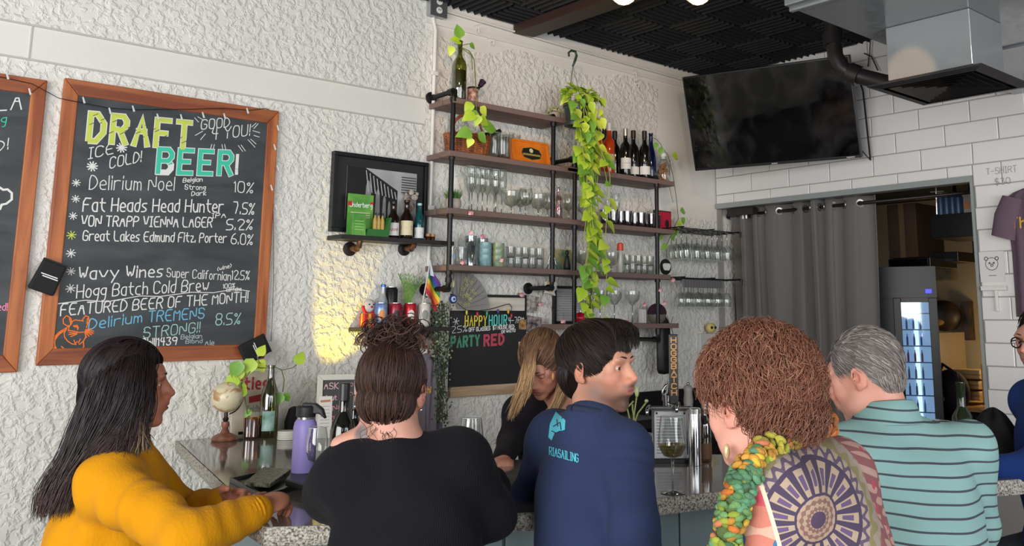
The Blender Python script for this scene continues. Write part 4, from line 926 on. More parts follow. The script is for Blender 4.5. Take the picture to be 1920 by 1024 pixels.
MB().lathe(q, [(.02, 0), (.022, .008), (.014, .016), (0, .018)], 14).build('cap', BP, kn, smooth='auto'); MB().tube([q + Vector((.01, 0, .01)), q + Vector((.045, 0, .012))], .008, 8).build('spout', BP, kn)
# ---- hanging pothos
hp = thing('hanging_pothos', 'bright lime pothos in a black hanging pot, vines trailing to the lowest shelf', 'plant', A(1080, 215, .3))
OH_ = .30
MB().tube([A(1067, 106, OH_), A(1066, 99, OH_), A(1071, 95, OH_), A(1079, 97, OH_), A(1081, 104, OH_), A(1078, 114, OH_), A(1074, 124, OH_)], [.006, .007, .007, .0075, .008, .008, .006], 8).build('hook', mat('dark_green_plastic', '2c3a34', .4), hp, smooth=True)
hc = A(1080, 205, OH_)
MB().tube([A(1074, 122, OH_), hc + Vector((-.06, 0, .03))], .0016, 5).tube([A(1074, 122, OH_), hc + Vector((.05, 0, .03))], .0016, 5).tube([A(1074, 122, OH_), hc + Vector((0, .05, .03))], .0016, 5).build('hanger_wire', mat('wire_grey', '55584f', .4), hp)
MB().lathe(hc + Vector((0, 0, -.10)), [(.045, 0), (.052, .01), (.058, .03), (.072, .11), (.078, .115), (.078, .13), (.07, .13), (.068, .12), (0, .115)], 24).build('pot', mat('dark_green_plastic'), hp, smooth='auto')
MB().lathe(hc + Vector((0, 0, -.115)), [(.03, 0), (.07, .012), (.074, .028), (.06, .016), (0, .012)], 24).build('saucer', mat('dark_green_plastic'), hp, smooth='auto')
R2 = random.Random(11); vines = []
for i in range(16):
 x0 = 1083 + R2.uniform(-12, 26); zend = R2.choice([330, 380, 430, 460, 480, 500, 520, 560, 600, 600]); o0 = R2.uniform(.25, .38)
 pts = []; y = 190
 xe = 1112 + R2.uniform(-34, 30) if i > 2 else 1108 + R2.uniform(-6, 6)
 if i <= 2: zend = 605 - 3 * i
 while y < zend:
  t_ = (y - 190) / 130; xx = x0 + (xe - x0) * min(1, t_) + 4 * sin(y * .03 + i) - (8 if y > 480 else 0) * min(1, (y - 480) / 60)
  pts.append(A(xx, y, o0 + .02 * sin(y * .02 + 2 * i))); y += 14
 vines.append(pts); MB().tube(pts, .0022, 5).build('vine', mat('lime_stem', 'a3ad52', .6), hp, smooth=True)
for i in range(62):                                      # crown mound
 a = R2.uniform(0, 2 * pi); t_ = sqrt(R2.random()) * 1.25; c = hc + Vector((.03 + .085 * sin(t_) * cos(a), .075 * sin(t_) * sin(a), .055 + .075 * cos(t_) * .9))
 tip = Vector((cos(a) * .8, sin(a) * .6 - .3, .5 - R2.uniform(0, 1.2))); put_leaf(hp, c, tip, Vector((cos(a) * .3, -.9, .7)), R2.uniform(.05, .085), R2.choice([0, 0, 2, 2, 1]), .8)
for i in range(34):                                      # dense right shoulder of the crown
 x = R2.uniform(1078, 1136); y = R2.uniform(168, 252); a = A(x, y, R2.uniform(.28, .40)); put_leaf(hp, a, Vector((R2.uniform(-.4, .6), -.2, -R2.uniform(.5, 1))), Vector((R2.uniform(-.4, .4), -1, .3)), R2.uniform(.06, .085), R2.choice([0, 2, 2, 1]), .85)
nl = 0
for vi, pts in enumerate(vines):
 for j, p in enumerate(pts):
  if R2.random() < .62 and nl < 190:
   sd = R2.choice((-1, 1)); a = R2.uniform(-.5, .5)
   put_leaf(hp, p, Vector((sd * R2.uniform(.3, 1), -.35, -R2.uniform(.25, 1))), Vector((sd * .2 + a * .4, -1, .55)), R2.uniform(.055, .10), R2.choice([0, 0, 1, 2]), 1.05); nl += 1
# ---- level 2: basket, glasses, orange box
bk = thing('wicker_basket', 'brown wicker basket with a hooped handle on the second shelf', 'basket', SH(878, Z2, .13)); q = SH(876, Z2, .13)
WK = mat('wicker', '7d4628', .55, mix=('a8683c', 26), bump=(60, .4))
bx, by = .115, .07
for j in range(12):
 z_ = .004 + j * .0098; g = 1 + .16 * j / 12; pts = []
 for i in range(49):
  a = 2 * pi * i / 48; rr_ = .003 * (1 if (i + j) % 2 else -1); cx_ = abs(cos(a)) ** .7 * (1 if cos(a) > 0 else -1); sx_ = abs(sin(a)) ** .7 * (1 if sin(a) > 0 else -1)
  pts.append(q + Vector(((bx * g + rr_) * cx_, (by * g + rr_) * sx_, z_)))
 MB().tube(pts, .0052, 5, cap=False).build('weave_row', WK, bk, smooth=True)
mb = MB()
for i in range(24):
 a = 2 * pi * i / 24; cx_ = abs(cos(a)) ** .7 * (1 if cos(a) > 0 else -1); sx_ = abs(sin(a)) ** .7 * (1 if sin(a) > 0 else -1)
 mb.tube([q + Vector((bx * g_ * cx_, by * g_ * sx_, z_)) for g_, z_ in ((1, .002), (1.08, .06), (1.16, .122))], .004, 5)
mb.build('stakes', WK, bk); MB().box(q.x - bx * .95, q.x + bx * .95, q.y - by * .9, q.y + by * .9, q.z + .001, q.z + .006).build('bottom', WK, bk)
for o_ in (0, .006): MB().tube([q + Vector((.105 * cos(a) * (1 if o_ else .98), -.0 + o_, .115 + (.115 + o_) * sin(a))) for a in np.linspace(0, pi, 18)], .006, 6).build('handle', WK, bk, smooth=True)
bb = bottle('wine_bottle', 'dark bottle lying in the wicker basket with its black neck sticking out right', SH(895, Z2, .12), 'wine', G_DARK, None, BP, .8); bb.rotation_euler = (0, radians(62), 0); bb.location = SH(890, Z2, .13) + Vector((-.06, 0, .05))
HG = []
for i, (px, o, sc) in enumerate(((926, .15, 1), (942, .15, 1), (932, .06, 1.1), (948, .06, 1.22), (960, .05, 1.2))):
 tum('pint', ['straight pint glass next to the wicker basket', 'straight pint glass in front of the orange box', 'pint glass stacked behind the first beside the basket', 'tall straight glass against the wall on the second shelf', 'tall straight glass behind the orange box'][i], SH(px, Z2, o), 'pint glasses on the second shelf', .030, .041, .148, G_CLEAR, scale=sc)
ox = thing('cigar_box', 'bright orange wooden box with a dark oval emblem, leaning on the second shelf', 'box', SH(1000, Z2, .12)); OM = mat('orange_lacquer', 'd9701c', .35, mix=('e88a2e', 8))
q0 = SH(964, Z2, .13); q1 = SH(1033, Z2, .13); q1.z = q0.z; wv = (q1 - q0); Wd = wv.length; wv.normalize(); tv_ = Vector((0, .22, 1)).normalized(); nv = wv.cross(tv_)
OB = lambda u, v, w_: q0 + wv * u + tv_ * v + nv * w_
hB = .155
MB().prism([(0, 0), (Wd, 0), (Wd, hB), (0, hB)], -.03, 0, OB).build('lid', OM, ox, bevel=.002)
for pol in ([(0, 0), (Wd, 0), (Wd, .014), (0, .014)], [(0, hB - .014), (Wd, hB - .014), (Wd, hB), (0, hB)], [(0, .014), (.014, .014), (.014, hB - .014), (0, hB - .014)], [(Wd - .014, .014), (Wd, .014), (Wd, hB - .014), (Wd - .014, hB - .014)]): MB().prism(pol, 0, .007, OB).build('lip', OM, ox, bevel=.0015)
ce = (Wd / 2, hB * .48); ol = [(ce[0] - .075, ce[1]), (ce[0] - .06, ce[1] + .028), (ce[0], ce[1] + .04), (ce[0] + .06, ce[1] + .028), (ce[0] + .075, ce[1]), (ce[0] + .06, ce[1] - .028), (ce[0], ce[1] - .04), (ce[0] - .06, ce[1] - .028)]
em = MB().prism(ol, .0002, .002, OB).build('emblem', mat('emblem_black', '22241a', .4), ox)
mb = MB()
ribbon(mb, ol + [ol[0]], .0025, lambda u, v: OB(u, v, .0028)); ribbon(mb, [(ce[0] - .06, ce[1] - .008), (ce[0] + .06, ce[1] - .008)], .012, lambda u, v: OB(u, v, .0026)); mb.build('emblem_border', mat('emblem_gold', '9a8a50', .4), em)
mb = MB(); mb.prism([(ce[0] + .014 * cos(a), ce[1] + .018 + .014 * sin(a)) for a in np.linspace(0, 2 * pi, 12)[:-1]], .003, .004, OB); mb.build('emblem_face', mat('emblem_cream', 'd8cba0', .5), em)
# ---- level 4 left
cn = thing('candle', 'cream candle in a glass jar at the left end of the fourth shelf', 'candle', SH(844, Z4, .15)); q = SH(844, Z4, .15)
MB().lathe(q, [(.027, 0), (.029, .006), (.029, .08), (.0, .081)], 20).build('wax', mat('cream_wax', 'd6cfc0', .5), cn, smooth='auto')
mb = MB().lathe(q, [(.031, 0), (.031, .096)], 20); mb.f = [f_ for f_ in mb.f if len(f_) == 4]; mb.build('jar', G_CLEAR, cn, smooth=True)
MB().box(q.x - .008, q.x + .008, q.y - .032, q.y - .0305, q.z + .03, q.z + .055).build('label', mat('pale_blue_card', '9fb8d8', .6), cn)
for i, (px, o, h_, r_) in enumerate(((882, .12, .165, .033), (903, .08, .16, .034))):
 t_ = thing('glass_pitcher', ['tall pale glass cylinder, left of the two', 'tall pale glass cylinder, right of the two, behind the blue cups'][i], 'vase', SH(px, Z4, o), 0, 'tall glass cylinders')
 MB().lathe((0, 0, 0), [(0, .002), (r_, 0), (r_, h_ * .65), (r_ * .97, h_ * .66), (r_, h_ * .67), (r_, h_), (r_ - .002, h_)], 20).build('cylinder', glass('pale_blue_glass', 'c4d2d4', .08, .22, .8), t_, smooth='auto', world=False)
 MB().lathe((0, 0, 0), [(0, .004), (r_ * .94, .004), (r_ * .94, .012), (0, .012)], 20).build('base', G_CLEAR2, t_, world=False)
tum('small', 'small clear glass beside the cream candle', SH(864, Z4, .13), 'small clear glasses', .028, .031, .10, G_CLEAR)
CB = mat('blue_ceramic', '6f959c', .35, mix=('8fb0b0', 30), bump=(40, .3)); CGn = mat('green_ceramic', '6f9480', .35, mix=('b8b080', 26), bump=(40, .3))
for s_i, (px, m_, nm) in enumerate(((909, CB, 'blue'), (933, CGn, 'green'))):
 for k_ in range(3):
  P = SH(px, Z4, .13); P.z += k_ * .034
  t_ = thing('ceramic_cup', '%s ceramic cup, %s of its stack of three on the fourth shelf' % (nm, ['bottom', 'middle', 'top'][k_]), 'cup', P, 0, '%s ceramic cups' % nm)
  MB().lathe((0, 0, 0), [(0, .002), (.030, 0), (.0335, .006), (.0335, .03), (.0355, .034), (.0355, .064 if k_ < 2 else .066), (.033, .066), (.031, .02), (0, .018)], 20).build('cup_body', m_, t_, smooth='auto', world=False)
for i in range(10):
 px = 957 + (i % 5) * 13.5; lv = i // 5; P = SH(px, Z4, .13 if i % 2 else .09); P.z += lv * .058
 tum('short', 'short clear tumbler on the fourth shelf, %s, %s' % (['lower row', 'upper row'][lv], ORD[i % 5]), P, 'stacked clear tumblers', .024, .029, .062, G_CLEAR)
st = thing('tower_statuette', 'silver lattice tower statuette by the middle pole on the fourth shelf', 'statuette', SH(1035, Z4, .16)); q = SH(1035, Z4, .16)
SV = mat('polished_pewter', 'b9b7b4', .25, .9)
mb = MB()
for sx in (-1, 1):
 for sy in (-1, 1): mb.tube([q + Vector((sx * .022, sy * .022, .002)), q + Vector((sx * .014, sy * .014, .04)), q + Vector((sx * .007, sy * .007, .09)), q + Vector((sx * .003, sy * .003, .15))], .0035, 6)
mb.build('leg', SV, st, smooth=True); MB().box(q.x - .016, q.x + .016, q.y - .016, q.y + .016, q.z + .038, q.z + .044).box(q.x - .01, q.x + .01, q.y - .01, q.y + .01, q.z + .085, q.z + .09).build('platform', SV, st)
mb = MB()
for k_ in range(6):
 z_ = .05 + k_ * .015; r_ = .014 - k_ * .0019
 for sx in (-1, 1): mb.tube([q + Vector((-r_, sx * r_, z_)), q + Vector((r_, sx * r_, z_ + .012))], .0012, 4).tube([q + Vector((r_, sx * r_, z_)), q + Vector((-r_, sx * r_, z_ + .012))], .0012, 4)
mb.build('lattice', SV, st); MB().tube([q + Vector((0, 0, .15)), q + Vector((0, 0, .21))], [.004, .001], 6).ell(q + Vector((0, 0, .165)), .008).build('spire', SV, st)
pa = thing('small_painting', 'little teal and yellow painted tile leaning at the back of the fourth shelf', 'picture', SH(1060, Z4, .06)); q = SH(1056, Z4, .05)
MB().box(q.x - .07, q.x + .06, q.y - .006, q.y, q.z, q.z + .13).build('panel', mat('teal_painting', '5f8f86', .5, mix=('c8b070', 14)), pa)
mb = MB(); text(mb, "-", q + Vector((-.05, -.007, .09)), Vector((1, 0, 0)), UZ, .02, .003, 0); mb.build('painted_mark', mat('red_mark', 'a03040', .5), pa)
kg = thing('figurine', 'dark seated figurine silhouette in front of the teal painting', 'figurine', SH(1063, Z4, .14)); q = SH(1063, Z4, .14)
MB().lathe(q, [(.02, 0), (.021, .03), (.015, .06), (.013, .085), (.006, .09)], 12).build('body', mat('dark_green_stone', '1a2620', .5), kg, smooth=True); MB().ell(q + Vector((0, 0, .105)), (.012, .012, .016)).build('head', mat('dark_green_stone'), kg, smooth=True)
# pink paper garland tags (small cubes of pink on a thread)
DICE = mat('pink_dice', 'd85a72', .5, mix=('eac8cc', 60));
for i, (px, py, o) in enumerate([(883, 437, .24), (905, 444, .24), (941, 488, .22), (868, 492, .24), (979, 553, .03), (1014, 570, .03), (883, 400, .25), (1056, 603, .24), (1239, 544, .24), (1262, 525, .25), (1209, 571, .24), (1246, 568, .24), (1178, 604, .24)]):
 p = A(px, py, o); d_ = thing('paper_charm', 'tiny pink and white charm, ' + ['hanging above the glass cylinders, left', 'hanging above the blue cups', 'in front of the green cups', 'beside the cream candle', 'on the wall above the pinned photos', 'on the wall beside the upper pinned photo', 'on the front edge of the third shelf', 'left of the red ball', 'under the right end of the third level, upper left', 'by the lower stemware rack', 'above the white candle block, left', 'right of the pole above the purple globe', 'under the coupe glasses on the lowest shelf'][i], 'charm', p, 0, 'pink charms strung around the shelves')
 Mx = Rm('X', random.uniform(0, 60)) @ Rm('Z', random.uniform(0, 60)); mb = MB(); mb.box(-.0095, .0095, -.0095, .0095, -.0095, .0095, Mx); mb.build('charm_body', DICE, d_, world=False); MB().tube([(0, 0, .009), (.003, 0, .05)], .0007, 4).build('thread', BP, d_, world=False)
# ---- right unit, level 1: wine bottles
def wb(label, px, o, body, lab=None, cap=None, sc=1.0, kind='wine', **k): return bottle('wine_bottle', label, SH(px, W1, o), kind, body, lab, cap, sc, 'wine bottles on the top right shelf', **k)
wb('rose wine bottle half hidden by the pothos, leftmost on the top right shelf', 1122, .15, G_ROSE, mat('peach_label', 'c8a890', .6), mat('foil_dark', '1c1414', .4), .95)
wb('orange wine bottle with colourful label and white foil on the top right shelf', 1142, .16, G_ROSE, mat('colour_label', '5f9aa0', .5, mix=('d8b050', 34)), mat('foil_white', 'd8d4d0', .3), 1.0)
wb('dark bottle standing behind the orange wine bottles', 1133, .06, G_DARK, None, mat('foil_dark'), .95); wb('dark green bottle behind, between the orange and first black bottle', 1153, .06, G_DARK, None, mat('foil_dark'), .95)
wb('black wine bottle with silver foil and large white label', 1173, .16, G_DARK, L_WHITE, mat('foil_silver', 'b4b2b0', .3, .7), .95, mark='~', markcol='6a7fb0')
wb('black wine bottle with small white label, right of the silver-foiled one', 1188, .12, G_DARK, L_WHITE, mat('foil_dark'), .98, lz=(.03, .08))
wb('black wine bottle with small white label and tall black foil', 1209, .16, G_DARK, L_WHITE, mat('foil_dark'), .98, lz=(.03, .085)); wb('slim cobalt blue wine bottle, rightmost of the bottles', 1221, .10, G_BLUE, None, None, .97, kind='flute')
wb('short brown bottle hidden behind the pothos vines', 1104, .14, G_BROWN, None, None, .72)
cj = thing('cork_jar', 'glass jar full of wine corks at the right end of the top right shelf', 'jar', SH(1244, W1, .13)); q = SH(1244, W1, .13)
mb = MB().lathe(q, [(.042, .001), (.047, .01), (.047, .10), (.036, .14), (.022, .165), (.020, .20)], 24); mb.f = [f_ for f_ in mb.f if len(f_) == 4]; mb.build('jar', G_CLEAR, cj, smooth=True)
MB().lathe(q, [(.021, .16), (.0215, .2), (.018, .202)], 16).build('label_band', mat('white_band', 'd0d0cc', .5), cj)
CK = mat('cork', 'b98a62', .8, mix=('8e6040', 60))
for i in range(34):
 a = random.uniform(0, 2 * pi); r_ = random.uniform(0, .028); z_ = .015 + (i / 34) * .115; r_ *= 1 if z_ < .1 else .6; c = q + Vector((r_ * cos(a), r_ * sin(a), z_)); d_ = Vector((random.gauss(0, 1), random.gauss(0, 1), random.gauss(0, .5))).normalized() * .017
 MB().tube([c - d_, c + d_], .0095, 7).build('cork', CK, cj, smooth='auto')
vn = thing('pothos_cutting', 'trailing pothos vine from the cork jar down the wall to the lower racks', 'plant', SH(1244, W1, .13) + Vector((0, 0, .2)))
mb = MB().tube([A(1242, 285, .13), A(1240, 272, .13), A(1232, 262, .13), A(1222, 257, .14)], .002, 5).tube([A(1240, 275, .13), A(1252, 290, .13), A(1262, 330, .12), A(1268, 370, .1), A(1272, 410, .1), A(1262, 430, .12), A(1250, 460, .15), A(1250, 485, .15)], .0022, 5).tube([A(1256, 300, .1), A(1255, 350, .1), A(1262, 380, .1)], .0016, 5); mb.build('stem', mat('brown_stem', '4a4234', .6), vn, smooth=True)
for (x, y, tx, ty, s_, k, o) in ((1232, 268, 1228, 278, .05, 1, .14), (1240, 276, 1238, 290, .06, 1, .14), (1260, 290, 1280, 300, .085, 0, .15), (1275, 395, 1291, 398, .07, 1, .12), (1278, 408, 1284, 420, .06, 1, .12), (1270, 415, 1280, 430, .065, 0, .13), (1268, 428, 1266, 445, .06, 1, .13), (1256, 440, 1272, 456, .07, 1, .14), (1240, 440, 1228, 452, .065, 1, .16), (1250, 458, 1240, 468, .06, 1, .15), (1262, 430, 1276, 440, .05, 0, .14)):
 a = A(x, y, o); put_leaf(vn, a, A(tx, ty, o) - a, N_, s_, k)
# level 2 right: smoke stemless glasses, red frame
for i in range(9):
 px = [1133, 1150, 1163, 1176, 1189, 1202, 1213, 1222, 1230][i]
 tum('stemless', 'smoke-tinted stemless glass on the middle right shelf, %s' % ORD[i], SH(px, W2, .15 if i % 2 else .11), 'smoke stemless glasses', .027, .033, .10, G_GREY)
for i, px in enumerate((1140, 1156)): gl('flute', ['clear flute behind the smoke glasses, nearest the pothos', 'clear flute behind the smoke glasses, right one'][i], SH(px, W2, .06), 'champagne flutes', scale=.9)
rf = thing('red_picture', 'small red picture in a black frame at the right end of the middle shelf', 'picture', SH(1243, W2, .1)); q = SH(1227, W2, .12); q2 = SH(1259, W2, .12); zt = .135
MB().box(q.x, q2.x, q.y, q.y + .012, q.z, q.z + zt).build('frame', BF, rf, bevel=.002); MB().box(q.x + .008, q2.x - .008, q.y - .001, q.y + .001, q.z + .008, q.z + zt - .008).build('print', mat('crimson_print', 'b81838', .4), rf)
MB().ell((q2.x - .045, q.y - .002, q.z + .05), (.02, .002, .028)).build('printed_shape', mat('black_print', '1c1018', .5), rf)
# level 3 right: goblets, orange capped bottle, tumblers, round plate
for i, px in enumerate((1092, 1118, 1146)): gl('goblet', ['wide goblet beside the second pole', 'wide goblet behind the pothos vines', 'wide goblet left of the orange-capped bottle'][i], SH(px, W3, .12), 'beer goblets', scale=.88)
oc = thing('sauce_bottle', 'slim clear bottle with a bright orange cap on the lower right shelf', 'bottle', SH(1163, W3, .15)); q = SH(1163, W3, .15)
MB().lathe(q, [(.014, 0), (.017, .004), (.017, .12), (.014, .14)], 16).build('bottle', mat('cloudy_glass', 'bdbab4', .2), oc, smooth='auto'); MB().lathe(q, [(.020, .14), (.021, .145), (.020, .182), (.012, .188), (0, .188)], 16).build('cap', mat('orange_cap', 'd8451e', .4), oc, smooth='auto')
for i in range(10):
 px = 1175 + (i % 5) * 11; P = SH(px, W3, .14 if i % 2 else .1); P.z += (i // 5) * .055
 tum('short', 'short clear tumbler on the lower right shelf, %s, %s' % (['lower row', 'upper row'][i // 5], ORD[i % 5]), P, 'stacked clear tumblers', .024, .029, .062, G_CLEAR)
rp = thing('round_plaque', 'round black plaque with a white blob shape beside the right pole', 'plaque', A(1247, 502, .2)); q = SH(1247, W3, .17) + Vector((0, 0, .052))
MB().lathe(q, [(.05, 0), (.052, .004), (.05, .010), (0, .011)], 28, Rm('X', 90)).build('disc', BP, rp, smooth='auto')
sh_ = [(.036 * cos(a) * (1 + .12 * sin(3 * a)) + .004, .03 * sin(a) * (1 + .25 * cos(2 * a))) for a in np.linspace(0, 2 * pi, 26)[:-1]]
MB().prism(sh_, .0115, .0125, lambda u, v, w_: q + Vector((u, -w_, v))).build('white_shape', mat('white_enamel', 'dcdad6', .4), rp)
# level 4 right: coupes, candle block, purple globe, red ball
for i, px in enumerate((1125, 1152, 1186)): gl('wide', 'long-stemmed wide glass on the lowest shelf, %s of three' % ORD[i], SH(px, W4, .12), 'long-stemmed wide glasses', scale=.98)
for i, px in enumerate((1098, 1112)): gl('wine', ['wine glass by the pole on the lowest shelf', 'wine glass behind the vine tips on the lowest shelf'][i], SH(px, W4, .08), 'wine glasses on the lowest shelf', scale=.9)
cw = thing('candle_block', 'white rectangular candle on the lowest shelf', 'candle', SH(1205, W4, .12)); q = SH(1205, W4, .12); MB().box(q.x - .018, q.x + .018, q.y - .018, q.y + .018, q.z, q.z + .088).build('wax', mat('white_wax', 'c9c6c0', .5), cw, bevel=.003); MB().tube([q + Vector((0, 0, .088)), q + Vector((.001, 0, .097))], .001, 4).build('wick', BP, cw)
pg = thing('wool_globe', 'purple felt mound in a grey-green round pot on the lowest shelf', 'plant', SH(1232, W4, .14)); q = SH(1232, W4, .14)
MB().lathe(q, [(.035, 0), (.052, .02), (.058, .045), (.055, .062), (0, .062)], 24).build('pot', mat('sage_ceramic', '6d6a5e', .5), pg, smooth='auto')
mb = MB()
for i in range(700):
 a = random.uniform(0, 2 * pi); t_ = math.acos(random.random()); n_ = Vector((sin(t_) * cos(a), sin(t_) * sin(a), cos(t_))); c = q + Vector((0, 0, .058)) + Vector((n_.x * .058, n_.y * .058, n_.z * .062)); mb.ell(c, .0062, n=5, m=3)
mb.build('felt_mound', mat('purple_felt', '3b2233', .95), pg, smooth=True, stuff=True)
rb = thing('red_ball', 'shiny red ball ornament at the left end of the lowest shelf', 'ornament', SH(1088, W4, .17)); q = SH(1088, W4, .17)
MB().ell(q + Vector((0, 0, .034)), .034, n=20, m=12).build('ball', mat('shiny_red', 'c0142c', .2, coat=.4), rb, smooth=True); MB().tube([q + Vector((0, 0, .066)), q + Vector((0, 0, .078))], .006, 8).build('ornament_cap', SV, rb)
# ---- stemware racks with hanging glasses
RK = mat('black_wire', '28282a', .35, .6)
def rack(px0, px1, py, z, label, spec, glab):
 a = A(1262, py, .06); x0 = 4.44; x1 = 5.08
 t = thing('stemware_rack', label, 'rack', (x0 + .3, DA, z));
 for k in range(5):
  y = DA - .05 - k * .062
  MB().tube([(x0, y, z), (x1, y, z)], .0035, 6).build('rail', RK, t)
 for x in (x0 + .02, (x0 + x1) / 2, x1 - .04): MB().tube([(x, DA, z + .006), (x, DA - .32, z + .006)], .004, 6).build('crossbar', RK, t)
 MB().tube([(x1 - .04, DA - .32, z + .006), (x1 - .04, DA - .32, z - .035)], .007, 8).build('end_hook', RK, t)
 return t
Zr1, Zr2 = 2.185, 1.862
rack(1240, 1385, 435, Zr1, 'upper black wire stemware rack in the corner by the curtain', None, None)
rack(1240, 1380, 527, Zr2, 'lower black wire stemware rack in the corner by the curtain', None, None)
n_ = 0
for k, o in enumerate((.08, .142, .204, .266)):
 for j in range(5):
  x = 4.60 + j * .105 - k * .02;
  gl('wine', 'wine glass hanging in the upper rack, %s in %s row from the wall' % (['first', 'second', 'third', 'fourth', 'fifth'][j], ['the first', 'the second', 'the third', 'the fourth'][k]), Vector((x, DA - o, Zr1 + .004)), 'wine glasses hanging in the racks', flip=True, scale=.92)
for k, o in enumerate((.08, .142, .204)):
 for j in range(5):
  x = 4.62 + j * .1
  if k == 0 and j == 0: continue
  gl('wine', 'wine glass hanging in the lower rack, %s in %s row from the wall' % (['first', 'second', 'third', 'fourth', 'fifth'][j], ['the first', 'the second', 'the third'][k]), Vector((x, DA - o, Zr2 + .004)), 'wine glasses hanging in the racks', flip=True, scale=.86)
mb = MB()
for i in range(15): mb.box(4.47 + i * .027, 4.483 + i * .027, DA - .30, DA - .285, Zr2 - .06, Zr2 - .008)
tag(mb.build('price_strip', mat('silver_fringe', '8d8a8c', .3, .5)), 'row of little silver tags hanging along the lower stemware rack', 'tags')
# ---- under the shelves: glass plate, eye charm, photos, sconce, certificate
gp_ = thing('glass_plate', 'large clear glass fan-shaped plate with pale flowers under the fourth shelf', 'plate', A(880, 545, .05)); q = A(866, 580, .04)
fan = [(0, 0)] + [(.21 * cos(a), .20 * sin(a)) for a in np.linspace(-.05, 1.9, 16)]
MB().prism(fan, 0, .006, lambda u, v, w_: Vector((q.x + u - .03, q.y - w_ + .0, q.z + v * 1.05))).build('plate', glass('frosted_glass', 'c9cbc8', .25, .35, .7), gp_, smooth=False)
mb = MB()
for i in range(14):
 a = random.uniform(.2, 1.5); r_ = random.uniform(.05, .17); c = Vector((q.x - .03 + r_ * cos(a), q.y - .008, q.z + r_ * sin(a)))
 for k in range(5): b_ = 2 * pi * k / 5; mb.add([c, c + Vector((.014 * cos(b_), -.001, .014 * sin(b_))), c + Vector((.014 * cos(b_ + .6), -.001, .014 * sin(b_ + .6)))], [(0, 1, 2)])
mb.build('painted_flower', mat('pale_yellow_paint', 'b9b77c', .6), gp_)
mb = MB()
for i in range(9): a = .15 + i * .19; mb.tube([Vector((q.x - .03 + r_ * cos(a), q.y - .008, q.z + r_ * sin(a))) for r_ in (.05, .2)], .0016, 4)
mb.build('plate_groove', mat('grey_line', '77756f', .4), gp_)
ey = thing('eye_charm', 'blue and white eye-shaped glass charm hanging under the fourth shelf', 'charm', A(850, 560, .2)); q = A(849, 561, .2)
for r_, w_, c in ((.024, 0, '1a2f6e'), (.014, .006, 'd8dde0'), (.009, .009, '5f8fc8'), (.004, .011, '10131c')): MB().lathe(q - Vector((0, w_, 0)), [(r_, 0), (r_, .004), (0, .005)], 18, Rm('X', 90)).build('ring', mat('eye_' + c, c, .2), ey)
MB().tube([q + Vector((0, 0, .024)), A(851, 510, .2)], .0012, 4).build('cord', BP, ey); MB().ell(A(850, 532, .2), (.006, .006, .02)).build('bead', mat('cream_bead', 'd6cf9c', .4), ey)
for (pc, lab, c1, c2) in (([(971, 549), (1010, 557), (1006, 587), (966, 583)], 'crumpled black and white snapshot pinned above the happy hour board', '4f4643', 'c8bfb8'), ([(988, 591), (1016, 596), (1015, 622), (986, 622)], 'dark snapshot pinned at the corner of the happy hour board', '1c1a1c', 'a89a9a'), ([(1009, 594), (1028, 596), (1026, 618), (1012, 620)], 'small pale snapshot pinned right of the dark one', '8f8480', 'd8ccc8')):
 P = [A(x, y, .012 if 'small' not in lab else .008) for x, y in pc]; t_ = thing('snapshot', lab, 'photo', P[3], 0, 'snapshots pinned to the wall'); mb = MB(); mb.add(P + [p + Vector((0, .002, 0)) for p in P], [(0, 3, 2, 1), (4, 5, 6, 7), (0, 1, 5, 4), (1, 2, 6, 5), (2, 3, 7, 6), (3, 0, 4, 7)]); mb.build('print', mat('snap_' + c1, c1, .45, mix=(c2, 34)), t_)
sc_ = thing('wall_sconce', 'white and tan folded holder on a black round bracket under the fourth shelf', 'bracket', A(1020, 540, .1))
q = A(1028, 540, .1); MB().prism([(-.03, .035), (.045, .03), (.05, -.005), (.03, -.02), (.04, -.045), (.01, -.035), (-.03, -.03)], 0, .02, lambda u, v, w_: q + Vector((u, -w_, v))).build('holder', mat('white_card', 'd8d4cc', .6), sc_)
MB().box(q.x - .025, q.x + .02, q.y - .024, q.y - .02, q.z + .015, q.z + .04).box(q.x - .02, q.x + .015, q.y - .024, q.y - .02, q.z - .025, q.z - .005).build('tan_band', mat('tan_card', 'c49a6c', .6), sc_)
ct = thing('framed_certificate', 'certificate in a thin black frame behind the pipe pole', 'picture', A(1072, 600, .02)); ax_, bx_ = AX(1037, 1.7, .01).x, AX(1106, 1.7, .01).x; za, zb = 1.575, 1.80
for (a, b, c, e) in ((ax_, bx_, za, za + .016), (ax_, bx_, zb - .016, zb), (ax_, ax_ + .016, za + .016, zb - .016), (bx_ - .016, bx_, za + .016, zb - .016)): MB().box(a, b, DA - .025, DA, c, e).build('frame_bar', BF, ct)
MB().box(ax_ + .016, bx_ - .016, DA - .008, DA - .001, za + .016, zb - .016).build('sheet', mat('grey_paper', 'b3b2b4', .4), ct)
mb = MB()
for i in range(11):
 w0 = random.uniform(.02, .07); ribbon(mb, [(ax_ + w0, zb - .035 - i * .014), (bx_ - w0, zb - .035 - i * .014)], .0022, lambda u, v: Vector((u, DA - .0086, v)))
mb.build('printed_lines', mat('print_grey', '6f6e72', .6), ct)
